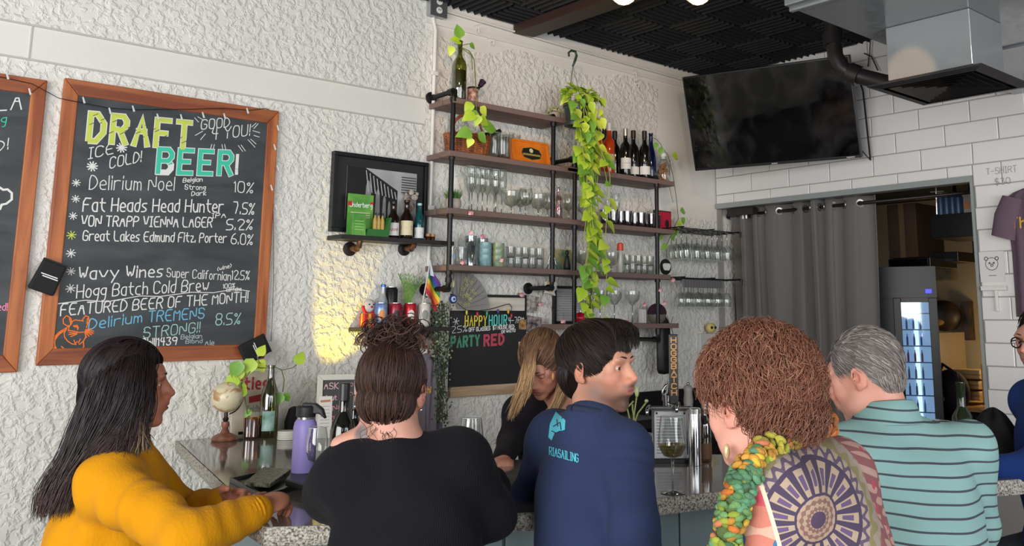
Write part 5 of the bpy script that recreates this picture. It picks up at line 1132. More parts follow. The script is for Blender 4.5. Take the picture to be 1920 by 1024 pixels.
# ================================================================= BAR COUNTER
def granite(nt, b):
 n1 = tex(nt, 5.5, 8, stretch=(1, 2.6, 1), distortion=1.2, rough=.65); n2 = tex(nt, 60, 4); n3 = tex(nt, 2.2, 3, distortion=.8)
 f_ = E(n1.outputs[0]) * .75 + E(n2.outputs[0]) * .18 + E(n3.outputs[0]) * .12
 nt.links.new(ramp(nt, f_, [(.36, '1a1a1c'), (.46, '4a4744'), (.52, '857f78'), (.57, 'b4afa8'), (.64, '5c4a40'), (.72, '8a857e')]), b.inputs['Base Color'])
GRAN = mat('polished_granite', '3a3a3a', .09, build=granite, spec=.6, coat=.2)
def gedge(nt, b):
 n = tex(nt, 170, 4); nt.links.new(ramp(nt, n.outputs[0], [(.36, '4a443c'), (.47, '8f8a80'), (.62, 'bdb8ab')]), b.inputs['Base Color']); bumpnode(nt, b, E(n.outputs[0]), .8, .006)
GEDGE = mat('chiselled_granite_edge', 'a09a8c', .6, build=gedge)
fp = [Zp(440, 925), Zp(462, 965), Zp(500, 988), Zp(640, 984), Zp(1000, 960), Zp(1200, 938), Zp(1340, 922), Zp(1850, 903), Zp(1928, 897)]
fp = [(p.x, p.y) for p in fp]
bp_ = [(3.52, 1.92), (3.25, 2.06), (2.75, 2.50), (2.16, 2.86), (2.22, 4.236)]
poly = [(1.50, 4.236)] + fp + bp_
bc = thing('bar_counter', 'L-shaped bar with polished dark granite top and grey-blue panelled front', 'counter', (1.9, 2.5, 0))
def inset(pts, d):
 c = Vector((2.2, 2.8)); out = []
 n = len(pts)
 for i in range(n):
  a, b, c2 = Vector(pts[i - 1]), Vector(pts[i]), Vector(pts[(i + 1) % n])
  e1 = (b - a).normalized(); e2 = (c2 - b).normalized(); n1 = Vector((-e1.y, e1.x)); n2 = Vector((-e2.y, e2.x)); m_ = (n1 + n2).normalized(); k = d / max(.5, m_.dot(n1)); out.append(tuple(b + m_ * k))
 return out
MB().prism(poly, TZ - .045, TZ, lambda u, v, w_: Vector((u, v, w_))).build('worktop', GRAN, bc)
mb = MB(); out_ = [(1.50, 4.236)] + fp
N_e = []
for a, b in zip(out_[:-1], out_[1:]):
 a = Vector(a); b = Vector(b); k = max(1, int((b - a).length / .03))
 for i in range(k): N_e.append(a.lerp(b, i / k))
N_e.append(Vector(out_[-1])); vs = []; fs = []
for i, p in enumerate(N_e):
 d_ = (N_e[min(i + 1, len(N_e) - 1)] - N_e[max(i - 1, 0)]).normalized(); n = Vector((d_.y, -d_.x))
 for z_, o in ((TZ - .001, .001), (TZ - .012, .007), (TZ - .03, .009), (TZ - .048, .002)):
  q = p + n * (o + random.uniform(0, .003)); vs.append((q.x, q.y, z_))
for i in range(len(N_e) - 1):
 for j in range(3): a = i * 4 + j; fs.append((a, a + 1, a + 5, a + 4))
mb.add(vs, fs); mb.build('chiselled_edge', GEDGE, bc, label='rough speckled pale granite edge')
inn = inset(poly, .27); inn[0] = (1.68, 4.236); inn[-1] = (2.10, 4.236)
MB().prism(inn, .10, TZ - .046, lambda u, v, w_: Vector((u, v, w_))).build('bar_body', mat('grey_blue_paint', '76858a', .5, bump=(14, .1)), bc)
PAN = mat('grey_blue_panel', '8c9c9e', .45, mix=('7c8f94', 5), bump=(14, .1))
fi = inn[1:10]
for a, b in zip(fi[1:-1], fi[2:]):
 a = Vector(a); b = Vector(b); L = (b - a).length; k = max(1, round(L / .26)); d_ = (b - a) / L; n = Vector((d_.y, -d_.x))
 for i in range(k):
  u0_, u1_ = L * i / k + .004, L * (i + 1) / k - .004
  if u1_ - u0_ < .03: continue
  MB().prism([(u0_, .12), (u1_, .12), (u1_, TZ - .055), (u0_, TZ - .055)], 0.001, .016, lambda u, v, w_: Vector((a.x + d_.x * u + n.x * w_, a.y + d_.y * u + n.y * w_, v))).build('front_panel', PAN, bc, bevel=.003)
MB().prism(inset(poly, .24), 0.0, .10, lambda u, v, w_: Vector((u, v, w_))).build('kick_plinth', mat('dark_plinth', '1c1c1e', .6), bc)
def on(px, py): p = Zp(px, py); p.z = TZ + .001; return p
def onS2(px, s):                                         # on the counter at distance s
 y = 592 + (H - TZ) * 1747 / s
 for _ in range(6): q = Zp(px, y); e_ = (q - CP).dot(FH) - s; y += e_ * 60
 q.z = TZ + .001; return q
# ---- globe on turned wooden stand
p = on(403, 822); p.y = min(p.y, 4.10)
gb = thing('globe', 'small antique cream desk globe on a turned wooden stand on the bar', 'globe', p)
WD = mat('turned_wood', '6b4030', .4, mix=('8f5f48', 30));
MB().lathe(p, [(.052, 0), (.055, .006), (.050, .018), (.034, .026), (.020, .032), (.012, .05), (.017, .066), (.016, .078), (.0, .08)], 24).build('stand', WD, gb, smooth='auto')
MB().lathe(p, [(.010, .08), (.013, .09), (.008, .1), (.008, .118), (0, .118)], 14).build('axis_pin', mat('dark_bronze', '2e2422', .4, .5), gb, smooth='auto')
def globe(nt, b):
 n = tex(nt, 16, 6, distortion=.5); nt.links.new(ramp(nt, n.outputs[0], [(.44, 'cfc4a4'), (.53, 'd8cfae'), (.57, 'c0a078'), (.66, 'a88058')]), b.inputs['Base Color'])
gc_ = p + Vector((0, 0, .183))
MB().ell(gc_, .066, n=28, m=18).build('sphere', mat('antique_globe', 'cdbf98', .35, build=globe), gb, smooth=True)
MB().tube([gc_ + Vector((.073 * sin(a) * .9, -.01, .073 * cos(a))) for a in np.linspace(-.1, pi * .95, 18)], .003, 6).ell(gc_ + Vector((.02, 0, .074)), .007).build('meridian', mat('dark_bronze'), gb, smooth=True)
# ---- beige sign leaning on the wall
a = A(430, 812, .035); b = A(508, 808, .035); sg = thing('tin_sign', 'cream tin sign with red lettering leaning on the wall behind the globe', 'sign', (a.x, DA - .04, TZ))
ht = A(440, 690, .01).z - TZ - .02; W_ = b.x - a.x
SG = lambda u, v, w_: Vector((a.x + u, DA - .05 + .04 * v / ht - w_, TZ + .002 + v))
MB().prism([(0, 0), (W_, 0), (W_, ht), (0, ht)], 0, .006, SG).build('plate', mat('cream_tin', 'c7bba6', .45), sg, bevel=.002)
mb = MB(); text(mb, "Stiegl", SG(.02, ht * .72, .0065), Vector((1, 0, 0)), UZ, .05, .009, 0, W_ * .85); mb.build('red_lettering', mat('sign_red', 'a8202c', .5), sg)
MB().prism([(.08, ht * .5), (W_ * .8, ht * .53), (W_ * .8, ht * .64), (.08, ht * .6)], .006, .007, SG).build('red_band', mat('sign_red'), sg)
mb = MB(); text(mb, "Goldbrau", SG(.07, ht * .36, .0065), Vector((1, 0, 0)), UZ, .028, .004, 0, W_ * .5); mb.build('grey_lettering', mat('sign_grey', '8b857a', .5), sg)
mb = MB(); mb.box(a.x + .03, a.x + .06, DA - .062, DA - .058, TZ + .01, TZ + .022); mb.build('clip', IRON, sg)
# ---- amber ribbed glass, olive bottle with cuttings
p = on(456, 818); p.y = min(p.y, 4.1); ag = thing('amber_vase', 'amber ribbed glass tumbler holding a plant cutting beside the globe', 'vase', p)
mb = MB(); vs = []
pr_ = [(.030, 0), (.036, .008), (.037, .085)]; n = 40
for r_, z_ in pr_:
 for i in range(n): a_ = 2 * pi * i / n; rr_ = r_ * (1 + (.035 if i % 2 else -.02)); vs.append(p + Vector((rr_ * cos(a_), rr_ * sin(a_), z_)))
mb.add(vs, [(j * n + i, j * n + (i + 1) % n, (j + 1) * n + (i + 1) % n, (j + 1) * n + i) for j in range(2) for i in range(n)]); mb.build('ribbed_wall', glass('amber_glass', 'b87a34', .08, .15, .6), ag)
MB().lathe(p, [(0, .001), (.029, .001), (.029, .012), (0, .012)], 20).lathe(p, [(0, .013), (.032, .013), (.033, .05), (0, .05)], 20).build('water', mat('amber_water', '7a5228', .2), ag)
def AP(px, py, y):                                       # pixel to the vertical plane at world y
 return A(px, py, DA - y)
yv = p.y - .02
MB().tube([p + Vector((0, 0, .03)), AP(463, 772, yv), AP(458, 740, yv), AP(452, 722, yv), AP(462, 700, yv), AP(475, 690, yv)], .0025, 6).tube([p + Vector((.004, 0, .03)), AP(466, 776, yv), AP(470, 768, yv)], .002, 5).build('stem', STEM, ag, smooth=True)
p2 = on(492, 818); p2.y = min(p2.y, 4.08); ov = thing('bottle_vase', 'clear olive wine bottle with small green label and pothos stems on the bar', 'vase', p2)
y2 = p2.y - .01
MB().lathe(p2, [(0, .004), (.036, 0), (.040, .008), (.040, .17), (.034, .20), (.018, .245), (.0145, .26), (.0145, .30), (.017, .302), (.017, .312)], 26).build('bottle', G_OLIVE, ov, smooth='auto')
mb = MB(); n = 8; a0 = -pi / 2 - .45
for i in range(n):
 a_, b_ = a0 - .7 + 1.4 * i / n, a0 - .7 + 1.4 * (i + 1) / n; R_ = .0408; mb.quad(*[p2 + Vector((R_ * cos(q), R_ * sin(q), z_)) for q, z_ in ((a_, .03), (b_, .03), (b_, .115), (a_, .115))])
mb.build('label', mat('landscape_label', '9fb8b4', .5, mix=('3f7a5c', 22)), ov)
MB().tube([p2 + Vector((0, 0, .05)), p2 + Vector((0, 0, .30)), AP(488, 690, y2), AP(478, 688, y2), AP(466, 700, y2), AP(458, 712, y2)], .0028, 6).tube([p2 + Vector((.005, 0, .06)), p2 + Vector((.004, 0, .3)), AP(510, 686, y2), AP(528, 694, y2), AP(533, 712, y2), AP(530, 735, y2)], .0028, 6).tube([p2 + Vector((-.005, 0, .06)), p2 + Vector((-.002, 0, .3)), AP(486, 680, y2), AP(482, 668, y2)], .0025, 6).tube([AP(528, 694, y2), AP(548, 690, y2), AP(556, 684, y2)], .002, 5).build('stem', STEM, ov, smooth=True)
for (x, y, tx, ty, s_, k, root, yy) in ((484, 668, 494, 652, .06, 2, ov, y2), (475, 672, 467, 688, .085, 0, ov, y2), (482, 676, 493, 692, .07, 2, ov, y2), (448, 676, 440, 702, .085, 1, ov, y2), (446, 705, 428, 722, .08, 0, ag, yv), (462, 722, 438, 735, .11, 0, ag, yv), (452, 712, 440, 690, .07, 2, ag, yv), (528, 736, 520, 750, .07, 1, ov, y2), (556, 684, 562, 672, .07, 0, ov, y2), (532, 738, 540, 748, .05, 1, ov, y2), (470, 768, 462, 778, .04, 1, ag, yv)):
 a_ = AP(x, y, yy); put_leaf(root, a_, AP(tx, ty, yy) - a_, Vector((-.3, -1, .3)), s_, k)
bs = thing('black_pouch', 'small black folded pouch against the wall between the bottle vase and the framed sign', 'pouch', on(518, 808))
q = on(520, 806); q.y = min(q.y, 4.15); MB().prism([(-.035, 0), (.035, 0), (.03, .09), (.01, .12), (-.02, .11), (-.038, .05)], -.02, .02, lambda u, v, w_: q + Vector((u, w_, v))).build('body', mat('black_neoprene'), bs, bevel=.008)
# ---- ASK sign frame
p = on(560, 800); p.y = min(p.y, 3.98); ak = thing('menu_frame', 'small white framed chalkboard asking about the wine, standing on the bar', 'sign', p)
ux = Vector((.90, -.43, 0)); un = Vector((-.43, -.90, 0)); ut = (UZ - un * .22).normalized(); kk = mp(p); FW_, FH_ = 76 * kk * 1.02, 106 * kk
KF = lambda u, v, w_: p + ux * u + ut * v + (un + UZ * .22).normalized() * w_ + Vector((0, 0, .002))
hw, e = FW_ / 2, .026
for pol in ([(-hw, 0), (hw, 0), (hw - e, e), (-hw + e, e)], [(-hw + e, FH_ - e), (hw - e, FH_ - e), (hw, FH_), (-hw, FH_)], [(-hw, 0), (-hw + e, e), (-hw + e, FH_ - e), (-hw, FH_)], [(hw - e, e), (hw, 0), (hw, FH_), (hw - e, FH_ - e)]): MB().prism(pol, 0, .014, KF).build('frame_bar', mat('white_painted_frame', 'cbc7bb', .5), ak, bevel=.002)
MB().prism([(-hw + e, e), (hw - e, e), (hw - e, FH_ - e), (-hw + e, FH_ - e)], 0, .005, KF).build('slate', mat('slate_plain', '3a3a3c', .6), ak)
for (t_, v, h_, wd, c) in (("ASK,", .75, .028, FW_ * .38, 'e0b8bc'), ("about our", .56, .021, FW_ * .52, 'e0b8bc'), ("WINE", .38, .026, FW_ * .44, 'd890a0'), ("@.Club", .2, .024, FW_ * .44, 'e07890')):
 mb = MB(); text(mb, t_, KF(-hw + e + .006, FH_ * v, .0055), ux, ut, h_, .0032, .1, wd); mb.build('chalk_lettering', chalk(c), ak)
mb = MB()
for (u_, v_) in ((hw - e - .014, FH_ * .66), (hw - e - .012, FH_ * .82), (-hw + e + .012, FH_ * .16)): ribbon(mb, [(u_ + .007 * cos(t_), v_ + .008 * sin(t_)) for t_ in np.linspace(0, 6.3, 10)], .002, lambda a_, b_: KF(a_, b_, .0056))
mb.build('chalk_doodle', chalk(PNK), ak)
MB().prism([(-.02, 0), (.02, 0), (.008, FH_ * .7), (-.008, FH_ * .7)], -.004, -.0005, KF).build('easel_back', BP, ak)
q = on(607, 822); q.y = min(q.y, 3.9); cdn = thing('paper_card', 'small white printed card standing beside the framed wine sign', 'card', q); k2 = mp(q)
KC = lambda u, v, w_: q + Vector((.92, -.39, 0)) * u + Vector((.05, .1, 1)) * v + Vector((-.39, -.92, 0)) * w_
MB().prism([(-13 * k2, 0), (13 * k2, 0), (12 * k2, 74 * k2), (-12 * k2, 74 * k2)], 0, .003, KC).build('card', mat('white_card'), cdn)
mb = MB()
for i in range(7): ribbon(mb, [(-8 * k2, (20 + 6 * i) * k2), (8 * k2, (20 + 6 * i) * k2)], .0016, lambda a_, b_: KC(a_, b_, .0034))
mb.build('printed_lines', mat('print_grey'), cdn); MB().prism([(-9 * k2, 63 * k2), (9 * k2, 64 * k2), (9 * k2, 68 * k2), (-9 * k2, 67 * k2)], .003, .004, KC).build('printed_heading', mat('print_orange', 'b87a50', .6), cdn)
q = on(539, 824); t_ = thing('coaster_stack', 'stack of round white coasters on the bar before the framed sign', 'coasters', q)
for k in range(4): MB().lathe(q, [(.042, k * .009), (.043, k * .009 + .002), (.043, k * .009 + .007), (.041, k * .009 + .0085), (0, k * .009 + .0085)], 24).build('coaster', mat('white_ceramic'), t_, smooth='auto')
mt = thing('yellow_lamp', 'small black puck lamp shining a yellow beam up the wall behind the framed sign', 'lamp', (2.07, 4.09, TZ)); MB().lathe((2.07, 4.09, TZ + .001), [(.04, 0), (.042, .02), (.03, .06), (.034, .10), (.030, .10), (.026, .07), (0, .065)], 20).build('housing', BP, mt, smooth='auto')
# ---- lavender bottle
p = onS2(567, 3.08); wbt = thing('water_bottle', 'lavender insulated water bottle with black spout lid on the bar', 'water bottle', p)
MB().lathe(p, [(.034, 0), (.037, .005), (.037, .175), (.034, .190), (.028, .2)], 28).build('body', mat('lavender_powder_coat', '9c90d4', .45), wbt, smooth='auto')
MB().lathe(p, [(.026, .199), (.026, .207)], 24).build('steel_neck', SV, wbt, smooth='auto')
mb = MB().lathe(p, [(.030, .207), (.031, .212), (.031, .238), (.027, .243), (0, .243)], 24); mb.build('lid', mat('black_lid', '232226', .5), wbt, smooth='auto')
mb = MB(); mb.prism([(.0, .215), (.045, .217), (.066, .2), (.055, .232), (.03, .25), (-.01, .252), (-.01, .243)], -.014, .014, lambda u, v, w_: p + RT * u + UZ * v + FH * w_); mb.build('spout', mat('black_lid'), wbt, bevel=.004)
# ---- glasses and bottles on the bar
def bigglass(label, p, sc=1.0, wine=False, kind='wide'):
 g = thing('wine_glass', label, 'glass', p)
 b_ = {'wide': [(.004, .10), (.028, .108), (.043, .135), (.044, .155), (.036, .225)], 'tulip': [(.004, .09), (.026, .10), (.036, .13), (.036, .16), (.029, .205)]}[kind]
 b_ = [(r_ * sc, z_ * sc) for r_, z_ in b_]
 mb = MB().lathe(p, b_, 28); mb.f = [f_ for f_ in mb.f if len(f_) == 4]; mb.build('bowl', G_CLEAR, g, smooth=True)
 MB().lathe(p, [(.0035 * sc, .004), (.003 * sc, b_[0][1] * .5), (.0045 * sc, b_[0][1])], 10).build('stem', G_CLEAR2, g, smooth=True)
 MB().lathe(p, [(.038 * sc, 0), (.038 * sc, .0015), (.006, .007), (0, .007)], 28).build('foot', G_CLEAR2, g, smooth=True)
 MB().tube([p + Vector((b_[-1][0] * cos(a), b_[-1][0] * sin(a), b_[-1][1])) for a in np.linspace(0, 2 * pi, 29)], .001, 5, cap=False).build('rim', mat('glass_rim'), g, smooth=True)
 if wine: MB().lathe(p, [(.0, b_[0][1] + .002), (.026 * sc, .109 * sc), (.041 * sc, .134 * sc), (.0425 * sc, .142 * sc), (0, .142 * sc)], 24).build('white_wine', glass('white_wine', 'd8c894', .05, .2, .5), g, smooth='auto')
 return g
bigglass('empty stemmed wine glass in front of the lavender water bottle', onS2(590, 2.95), .92, kind='tulip')
bottle('wine_bottle', 'tall dark wine bottle with black foil left of the woman in black', onS2(637, 2.86), 'wine', G_DARK, None, mat('foil_black', '1b191b', .35), 1.0)
bottle('wine_bottle', 'shorter dark wine bottle right behind the tall one, beside the woman in black', onS2(659, 3.0), 'wine', G_DARK, None, mat('foil_black'), .86)
ty = thing('serving_tray', 'black tray lying on the bar by the clasped hands', 'tray', on(510, 912)); k4 = [on(430, 905), on(512, 886), on(580, 912), on(492, 938)]
c0 = sum((Vector(v) for v in k4), Vector()) / 4
mb = MB(); v1 = [Vector(v) for v in k4]; v2 = [c0 + (v - c0) * 1.0 + Vector((0, 0, .014)) for v in v1]; v3 = [c0 + (v - c0) * .93 + Vector((0, 0, .014)) for v in v1]; v4 = [c0 + (v - c0) * .9 + Vector((0, 0, .004)) for v in v1]
mb.add(v1 + v2 + v3 + v4, [(0, 3, 2, 1)] + [(4 * j + i, 4 * j + (i + 1) % 4, 4 * j + 4 + (i + 1) % 4, 4 * j + 4 + i) for j in range(3) for i in range(4)] + [(12, 13, 14, 15)]); mb.build('tray_body', mat('black_tray', '1a1b1e', .3), ty)
wa = thing('wallet', 'long patterned wallet lying on the black tray', 'wallet', on(498, 905)); k4 = [on(458, 922), on(492, 893), on(545, 897), on(505, 926)]
mb = MB(); v1 = [Vector(v) + Vector((0, 0, .015)) for v in k4]; v2 = [v + Vector((0, 0, .014)) for v in v1]; mb.add(v1 + v2, [(0, 3, 2, 1), (4, 5, 6, 7)] + [(i, (i + 1) % 4, 4 + (i + 1) % 4, 4 + i) for i in range(4)]); mb.build('cover', mat('patterned_leather', '2a2926', .4, mix=('8c8a74', 70)), wa, bevel=.003)
bx_ = thing('check_presenter', 'black closed card box at the tray corner beside the lavender bottle', 'box', on(552, 925)); k4 = [on(534, 922), on(552, 896), on(580, 908), on(573, 934)]
mb = MB(); v1 = [Vector(v) + Vector((0, 0, .0155)) for v in k4]; v2 = [v + Vector((0, 0, .02)) for v in v1]; mb.add(v1 + v2, [(0, 3, 2, 1), (4, 5, 6, 7)] + [(i, (i + 1) % 4, 4 + (i + 1) % 4, 4 + i) for i in range(4)]); mb.build('box_body', mat('black_leather', '141416', .4), bx_, bevel=.003)
bigglass('empty straight-sided glass on the bar between the woman in black and the bartender', onS2(882, 3.1), .9, kind='wide')
# ================================================================= TAP BOX AND BAR GEAR (right)
p = on(1258, 868); k_ = mp(p); fx = RT; fn = -FH
TB = lambda u, v, w_: p + fx * u + UZ * v + fn * w_
W2_, H2_ = 30 * k_, 92 * k_
tb = thing('tap_box', 'small steel draft tap box with a printed white panel on the bar', 'tap box', p)
MB().prism([(-W2_, .012), (W2_, .012), (W2_, H2_), (-W2_, H2_)], -.16, 0, TB).build('case', mat('brushed_steel', '9c9c9e', .35, .6), tb, bevel=.003)
MB().prism([(-W2_ * .97, .016), (W2_ * .97, .016), (W2_ * .97, H2_ - .004), (-W2_ * .97, H2_ - .004)], .0003, .003, TB).build('panel_sheet', mat('white_sheet', 'c8c8ca', .5), tb)
mb = MB()
for i in range(13): ribbon(mb, [(-W2_ * .85, H2_ * (.88 - .058 * i)), (W2_ * random.uniform(.4, .85), H2_ * (.88 - .058 * i))], .0022, lambda a, b: TB(a, b, .0034))
mb.build('printed_lines', mat('print_dark', '55555a', .6), tb)
MB().prism([(-W2_ * 1.08, 0), (W2_ * 1.08, 0), (W2_ * 1.08, .012), (-W2_ * 1.08, .012)], -.17, .012, TB).build('base', BP, tb)
for u in (-1, 1): MB().lathe(TB(u * W2_ * .85, H2_ * .95, .003), [(.004, 0), (.003, .003), (0, .003)], 10, Rm('X', 90)).build('screw', BP, tb)
MB().tube([TB(-W2_ * 1.3, H2_ + .006, -.03), TB(W2_ * 1.3, H2_ + .006, -.03)], .008, 10).build('top_rail', SV, tb)
MB().lathe(TB(W2_ * .15, H2_, -.08), [(.028, 0), (.03, .05), (.02, .06), (.012, .1), (0, .1)], 16).build('tap_tower', mat('chrome', 'c0c0c4', .12, 1.0), tb, smooth='auto')
for u, h_ in ((-1.25, .0), (.55, .01), (1.3, -.005)): MB().tube([TB(W2_ * u, H2_ + .012 + h_, -.02), TB(W2_ * u - .012, H2_ + .008 + h_, .035), TB(W2_ * u - .013, H2_ - .012 + h_, .045)], [.008, .007, .006], 8).build('spigot', mat('chrome'), tb, smooth=True)
th = thing('beer_tap', 'tall black beer tap with vertical gold letters above the tap box', 'tap', TB(W2_ * .3, H2_ + .03, -.03))
hb_ = TB(W2_ * .28, H2_ + .02, -.03); HH = 128 * k_
MB().prism([(-.013, 0), (.013, 0), (.017, .03), (.017, HH), (-.017, HH), (-.017, .03)], -.012, .012, lambda u, v, w_: hb_ + fx * u + UZ * v + fn * w_).build('handle', mat('black_lacquer'), th, bevel=.003)
for i, ch in enumerate("HOGGBATCH"):
 mb = MB(); text(mb, ch, hb_ + fx * -.009 + UZ * (HH - .03 - i * (HH - .04) / 9) + fn * .0128, fx, UZ, .018, .004, 0, .018); mb.build('gold_letter', mat('gold_paint', 'c8904c', .4), th)
MB().lathe(hb_ + UZ * -.03, [(.006, 0), (.008, .01), (.014, .02), (.01, .03)], 12).build('ferrule', mat('chrome'), th, smooth='auto')
cy = thing('shaker_cylinder', 'tall polished steel cylinder beside the tap box', 'canister', on(1306, 868)); q = onS2(1303, 3.45)
cy.location = q; ROOTM[cy.name] = Matrix.Translation(q).inverted(); MB().lathe(q, [(.024, 0), (.024, .195), (.022, .2), (0, .2)], 24).build('body', mat('chrome'), cy, smooth='auto'); MB().lathe(q, [(.0255, .18), (.0255, .196)], 24).build('band', SV, cy)
q = onS2(1322, 3.52); gs2 = bottle('amber_bottle', 'clear square spirit bottle with amber label behind the steel cylinder', q, 'wine', glass('faint_amber_glass', 'b89a70', .05, .2, .6), mat('brown_label', '6b4a2c', .5), SV, .68, lz=(.02, .1)); gs2.name = 'spirit_bottle'
gr2 = thing('grinder', 'white ridged pepper grinder on the back counter behind the tap box', 'grinder', AT(1291, 800, 4.9)); q = AT(1291, 790, 4.9)
# back counter with black splashback
bk2 = thing('back_counter', 'black back bar counter against the stucco wall behind the tap box', 'counter', (4.35, 3.95, 0)); BL = mat('black_laminate', '17171a', .35)
MB().box(3.52, 5.14, 3.72, DA - .012, .86, .90).build('worktop', BL, bk2, bevel=.003)
MB().box(3.54, 5.12, 3.76, DA - .012, 0, .858).build('cabinet', BL, bk2)
for i in range(3): dd = MB().box(3.56 + i * .52, 4.06 + i * .52, 3.745, 3.758, .08, .84).build('door', BL, bk2, bevel=.003); MB().tube([(4.0 + i * .52, 3.735, .6), (4.0 + i * .52, 3.735, .75)], .005, 6).build('handle', SV, dd)
MB().box(3.52, 5.14, DA - .03, DA - .004, .902, 1.14).build('splashback', BL, bk2)
q = Vector((4.55, 4.0, .901)); gr2.location = q; ROOTM[gr2.name] = Matrix.Translation(q).inverted()
q = AX(1291, 1.0, .24); q.z = .901; gr2.location = q; ROOTM[gr2.name] = Matrix.Translation(q).inverted()
MB().lathe(q, [(.032, 0), (.034, .01), (.03, .06), (.033, .10), (.028, .15), (.032, .19), (.026, .24), (.03, .262), (.022, .28), (0, .285)], 20).build('body', mat('off_white_enamel', '9f9a94', .4), gr2, smooth=True); MB().ell(q + Vector((0, 0, .292)), .011).build('knob', SV, gr2, smooth=True)
# curved faucet
fq = AX(1243, 1.0, .2); fq.z = .901; fa = thing('faucet', 'thin chrome swan-neck faucet on the back counter', 'faucet', fq); CH = mat('chrome')
fk = mp(fq); zt_ = 1.62 - (718 - 592) * fk
MB().tube([fq, Vector((fq.x, fq.y, zt_ - .04))] + [Vector((fq.x + .045 - .045 * cos(a), fq.y - .02 * (1 - cos(a)), zt_ - .04 + .045 * sin(a))) for a in np.linspace(.3, pi, 9)] + [Vector((fq.x + .09, fq.y - .04, zt_ - .09))], .008, 10).build('spout', CH, fa, smooth=True)
MB().lathe(fq, [(.026, 0), (.026, .01), (.014, .02), (.012, .05), (0, .05)], 16).build('base', CH, fa, smooth='auto'); MB().tube([fq + Vector((-.01, 0, .03)), fq + Vector((-.06, -.01, .05))], .006, 8).build('lever', CH, fa)
# black equipment on the back counter
eq = thing('espresso_grinder', 'black boxy appliance on the back counter behind the blue-shirted man', 'appliance', (3.95, 3.95, .9))
MB().box(3.75, 4.15, 3.80, 4.15, .903, 1.03).build('body', BL, eq, bevel=.01); MB().box(3.80, 4.1, 3.79, 3.799, .93, .98).build('front_panel', mat('dark_glass', '0c0c10', .1), eq); MB().lathe((3.85, 4.0, 1.031), [(.05, 0), (.05, .03), (.03, .045), (0, .045)], 20).build('lid', BL, eq, smooth='auto')
# black bag hanging under the shelf
q = A(1245, 663, .16); bg = thing('hanging_bag', 'black drawstring bag hanging from the shelf bracket by the right pole', 'bag', q); kq = mp(q)
mb = MB(); prf = [(.010, 80), (.018, 72), (.052, 60), (.060, 20), (.058, -30), (.045, -38), (.0, -40)]
vs = []; n = 20
for r_, z_ in prf:
 for i in range(n): a = 2 * pi * i / n; w_ = 1 + .06 * sin(5 * a); vs.append(q + Vector((r_ * cos(a) * w_, r_ * .5 * sin(a) * w_, z_ * kq * .95)))
mb.add(vs, [(j * n + i, j * n + (i + 1) % n, (j + 1) * n + (i + 1) % n, (j + 1) * n + i) for j in range(len(prf) - 1) for i in range(n)]); mb.f = [tuple(f_[::-1]) for f_ in mb.f]
mb.build('bag_body', mat('black_nylon', '131315', .5, bump=(20, .3)), bg, smooth=True)
MB().tube([q + Vector((0, -.03, 70 * kq)), q + Vector((.03, -.04, 45 * kq)), q + Vector((.05, -.04, 30 * kq)), q + Vector((.02, -.045, 55 * kq)), q + Vector((.045, -.04, 68 * kq))], .003, 6).build('cord', mat('grey_cord', '77757a', .5), bg)
# white wall plate, small yellow toy on it
q = A(1328, 690, .01); wp = thing('wall_panel', 'tall white panel on the wall left of the curly-haired woman', 'panel', q); MB().box(q.x - .10, q.x + .10, DA - .03, DA - .001, 1.15, 1.50).build('panel', mat('white_panel', 'cfccc6', .5), wp, bevel=.004); MB().box(q.x - .05, q.x + .05, DA - .034, DA - .03, 1.25, 1.4).build('cover', mat('pale_panel', 'bdbab4', .4), wp)
q = A(1333, 630, .05); q.z = 1.502; dk = thing('toy_head', 'small cream-yellow toy head with dark glasses on top of the white panel', 'toy', q)
MB().ell(q + Vector((0, 0, .037)), (.038, .032, .036), n=16, m=10).build('head', mat('cream_yellow', 'd8c078', .4), dk, smooth=True); MB().ell(q + Vector((-.02, -.027, .04)), (.012, .006, .010)).ell(q + Vector((.012, -.031, .04)), (.012, .006, .010)).build('glasses', BP, dk, smooth=True)
# vase with stems, short glass, gadget, big wine glass
q = onS2(1190, 3.25); vz = thing('stem_vase', 'slim dark green glass vase with bare pothos stems beside the blue-shirted man', 'vase', q)
MB().lathe(q, [(0, .002), (.026, 0), (.029, .008), (.029, .075), (.02, .1), (.018, .14)], 20).build('vase', glass('green_glass', '4f6a50', .05, .2, .6), vz, smooth='auto')
mb = MB()
for (a, b, c_) in (((1186, 800), (1190, 770), (1194, 742)), ((1186, 805), (1196, 775), (1212, 754)), ((1184, 800), (1176, 765), (1188, 752)), ((1192, 800), (1186, 768), (1186, 758))): mb.tube([q + Vector((0, 0, .03)), AT(*a, 3.25), AT(*b, 3.25), AT(*c_, 3.25)], .0032, 6)
mb.build('stem', mat('pale_stem', '8f9a5c', .5), vz, smooth=True); mb = MB(); mb.ell(AT(1194, 735, 3.25), (.008, .008, .018)).ell(AT(1212, 752, 3.25), (.008, .006, .006)); mb.build('leaf_bud', mat('pale_bud', 'b4bd84', .5), vz, smooth=True)
bigglass('short clear stemmed glass beside the green vase', onS2(1212, 3.2), .62, kind='wide')
bigglass('tall wine glass with a little white wine in front of the tap box', onS2(1262, 2.92), 1.0, wine=True)
q = on(1205, 928); gd = thing('card_reader', 'small black device with a looped cable on the bar by the blue-shirted man', 'device', q)
MB().box(q.x - .035, q.x + .035, q.y - .02, q.y + .02, q.z, q.z + .022).build('case', BP, gd, bevel=.004); MB().tube([q + Vector((.02, .01, .02)), q + Vector((.03, .04, .05)), q + Vector((-.01, .06, .07)), q + Vector((-.05, .05, .04)), q + Vector((-.07, .04, .004))], .003, 6).build('cable', BP, gd, smooth=True); MB().box(q.x + .005, q.x + .02, q.y - .021, q.y - .0195, q.z + .008, q.z + .014).build('button', mat('bulb_c03040', 'c03040', .3), gd)
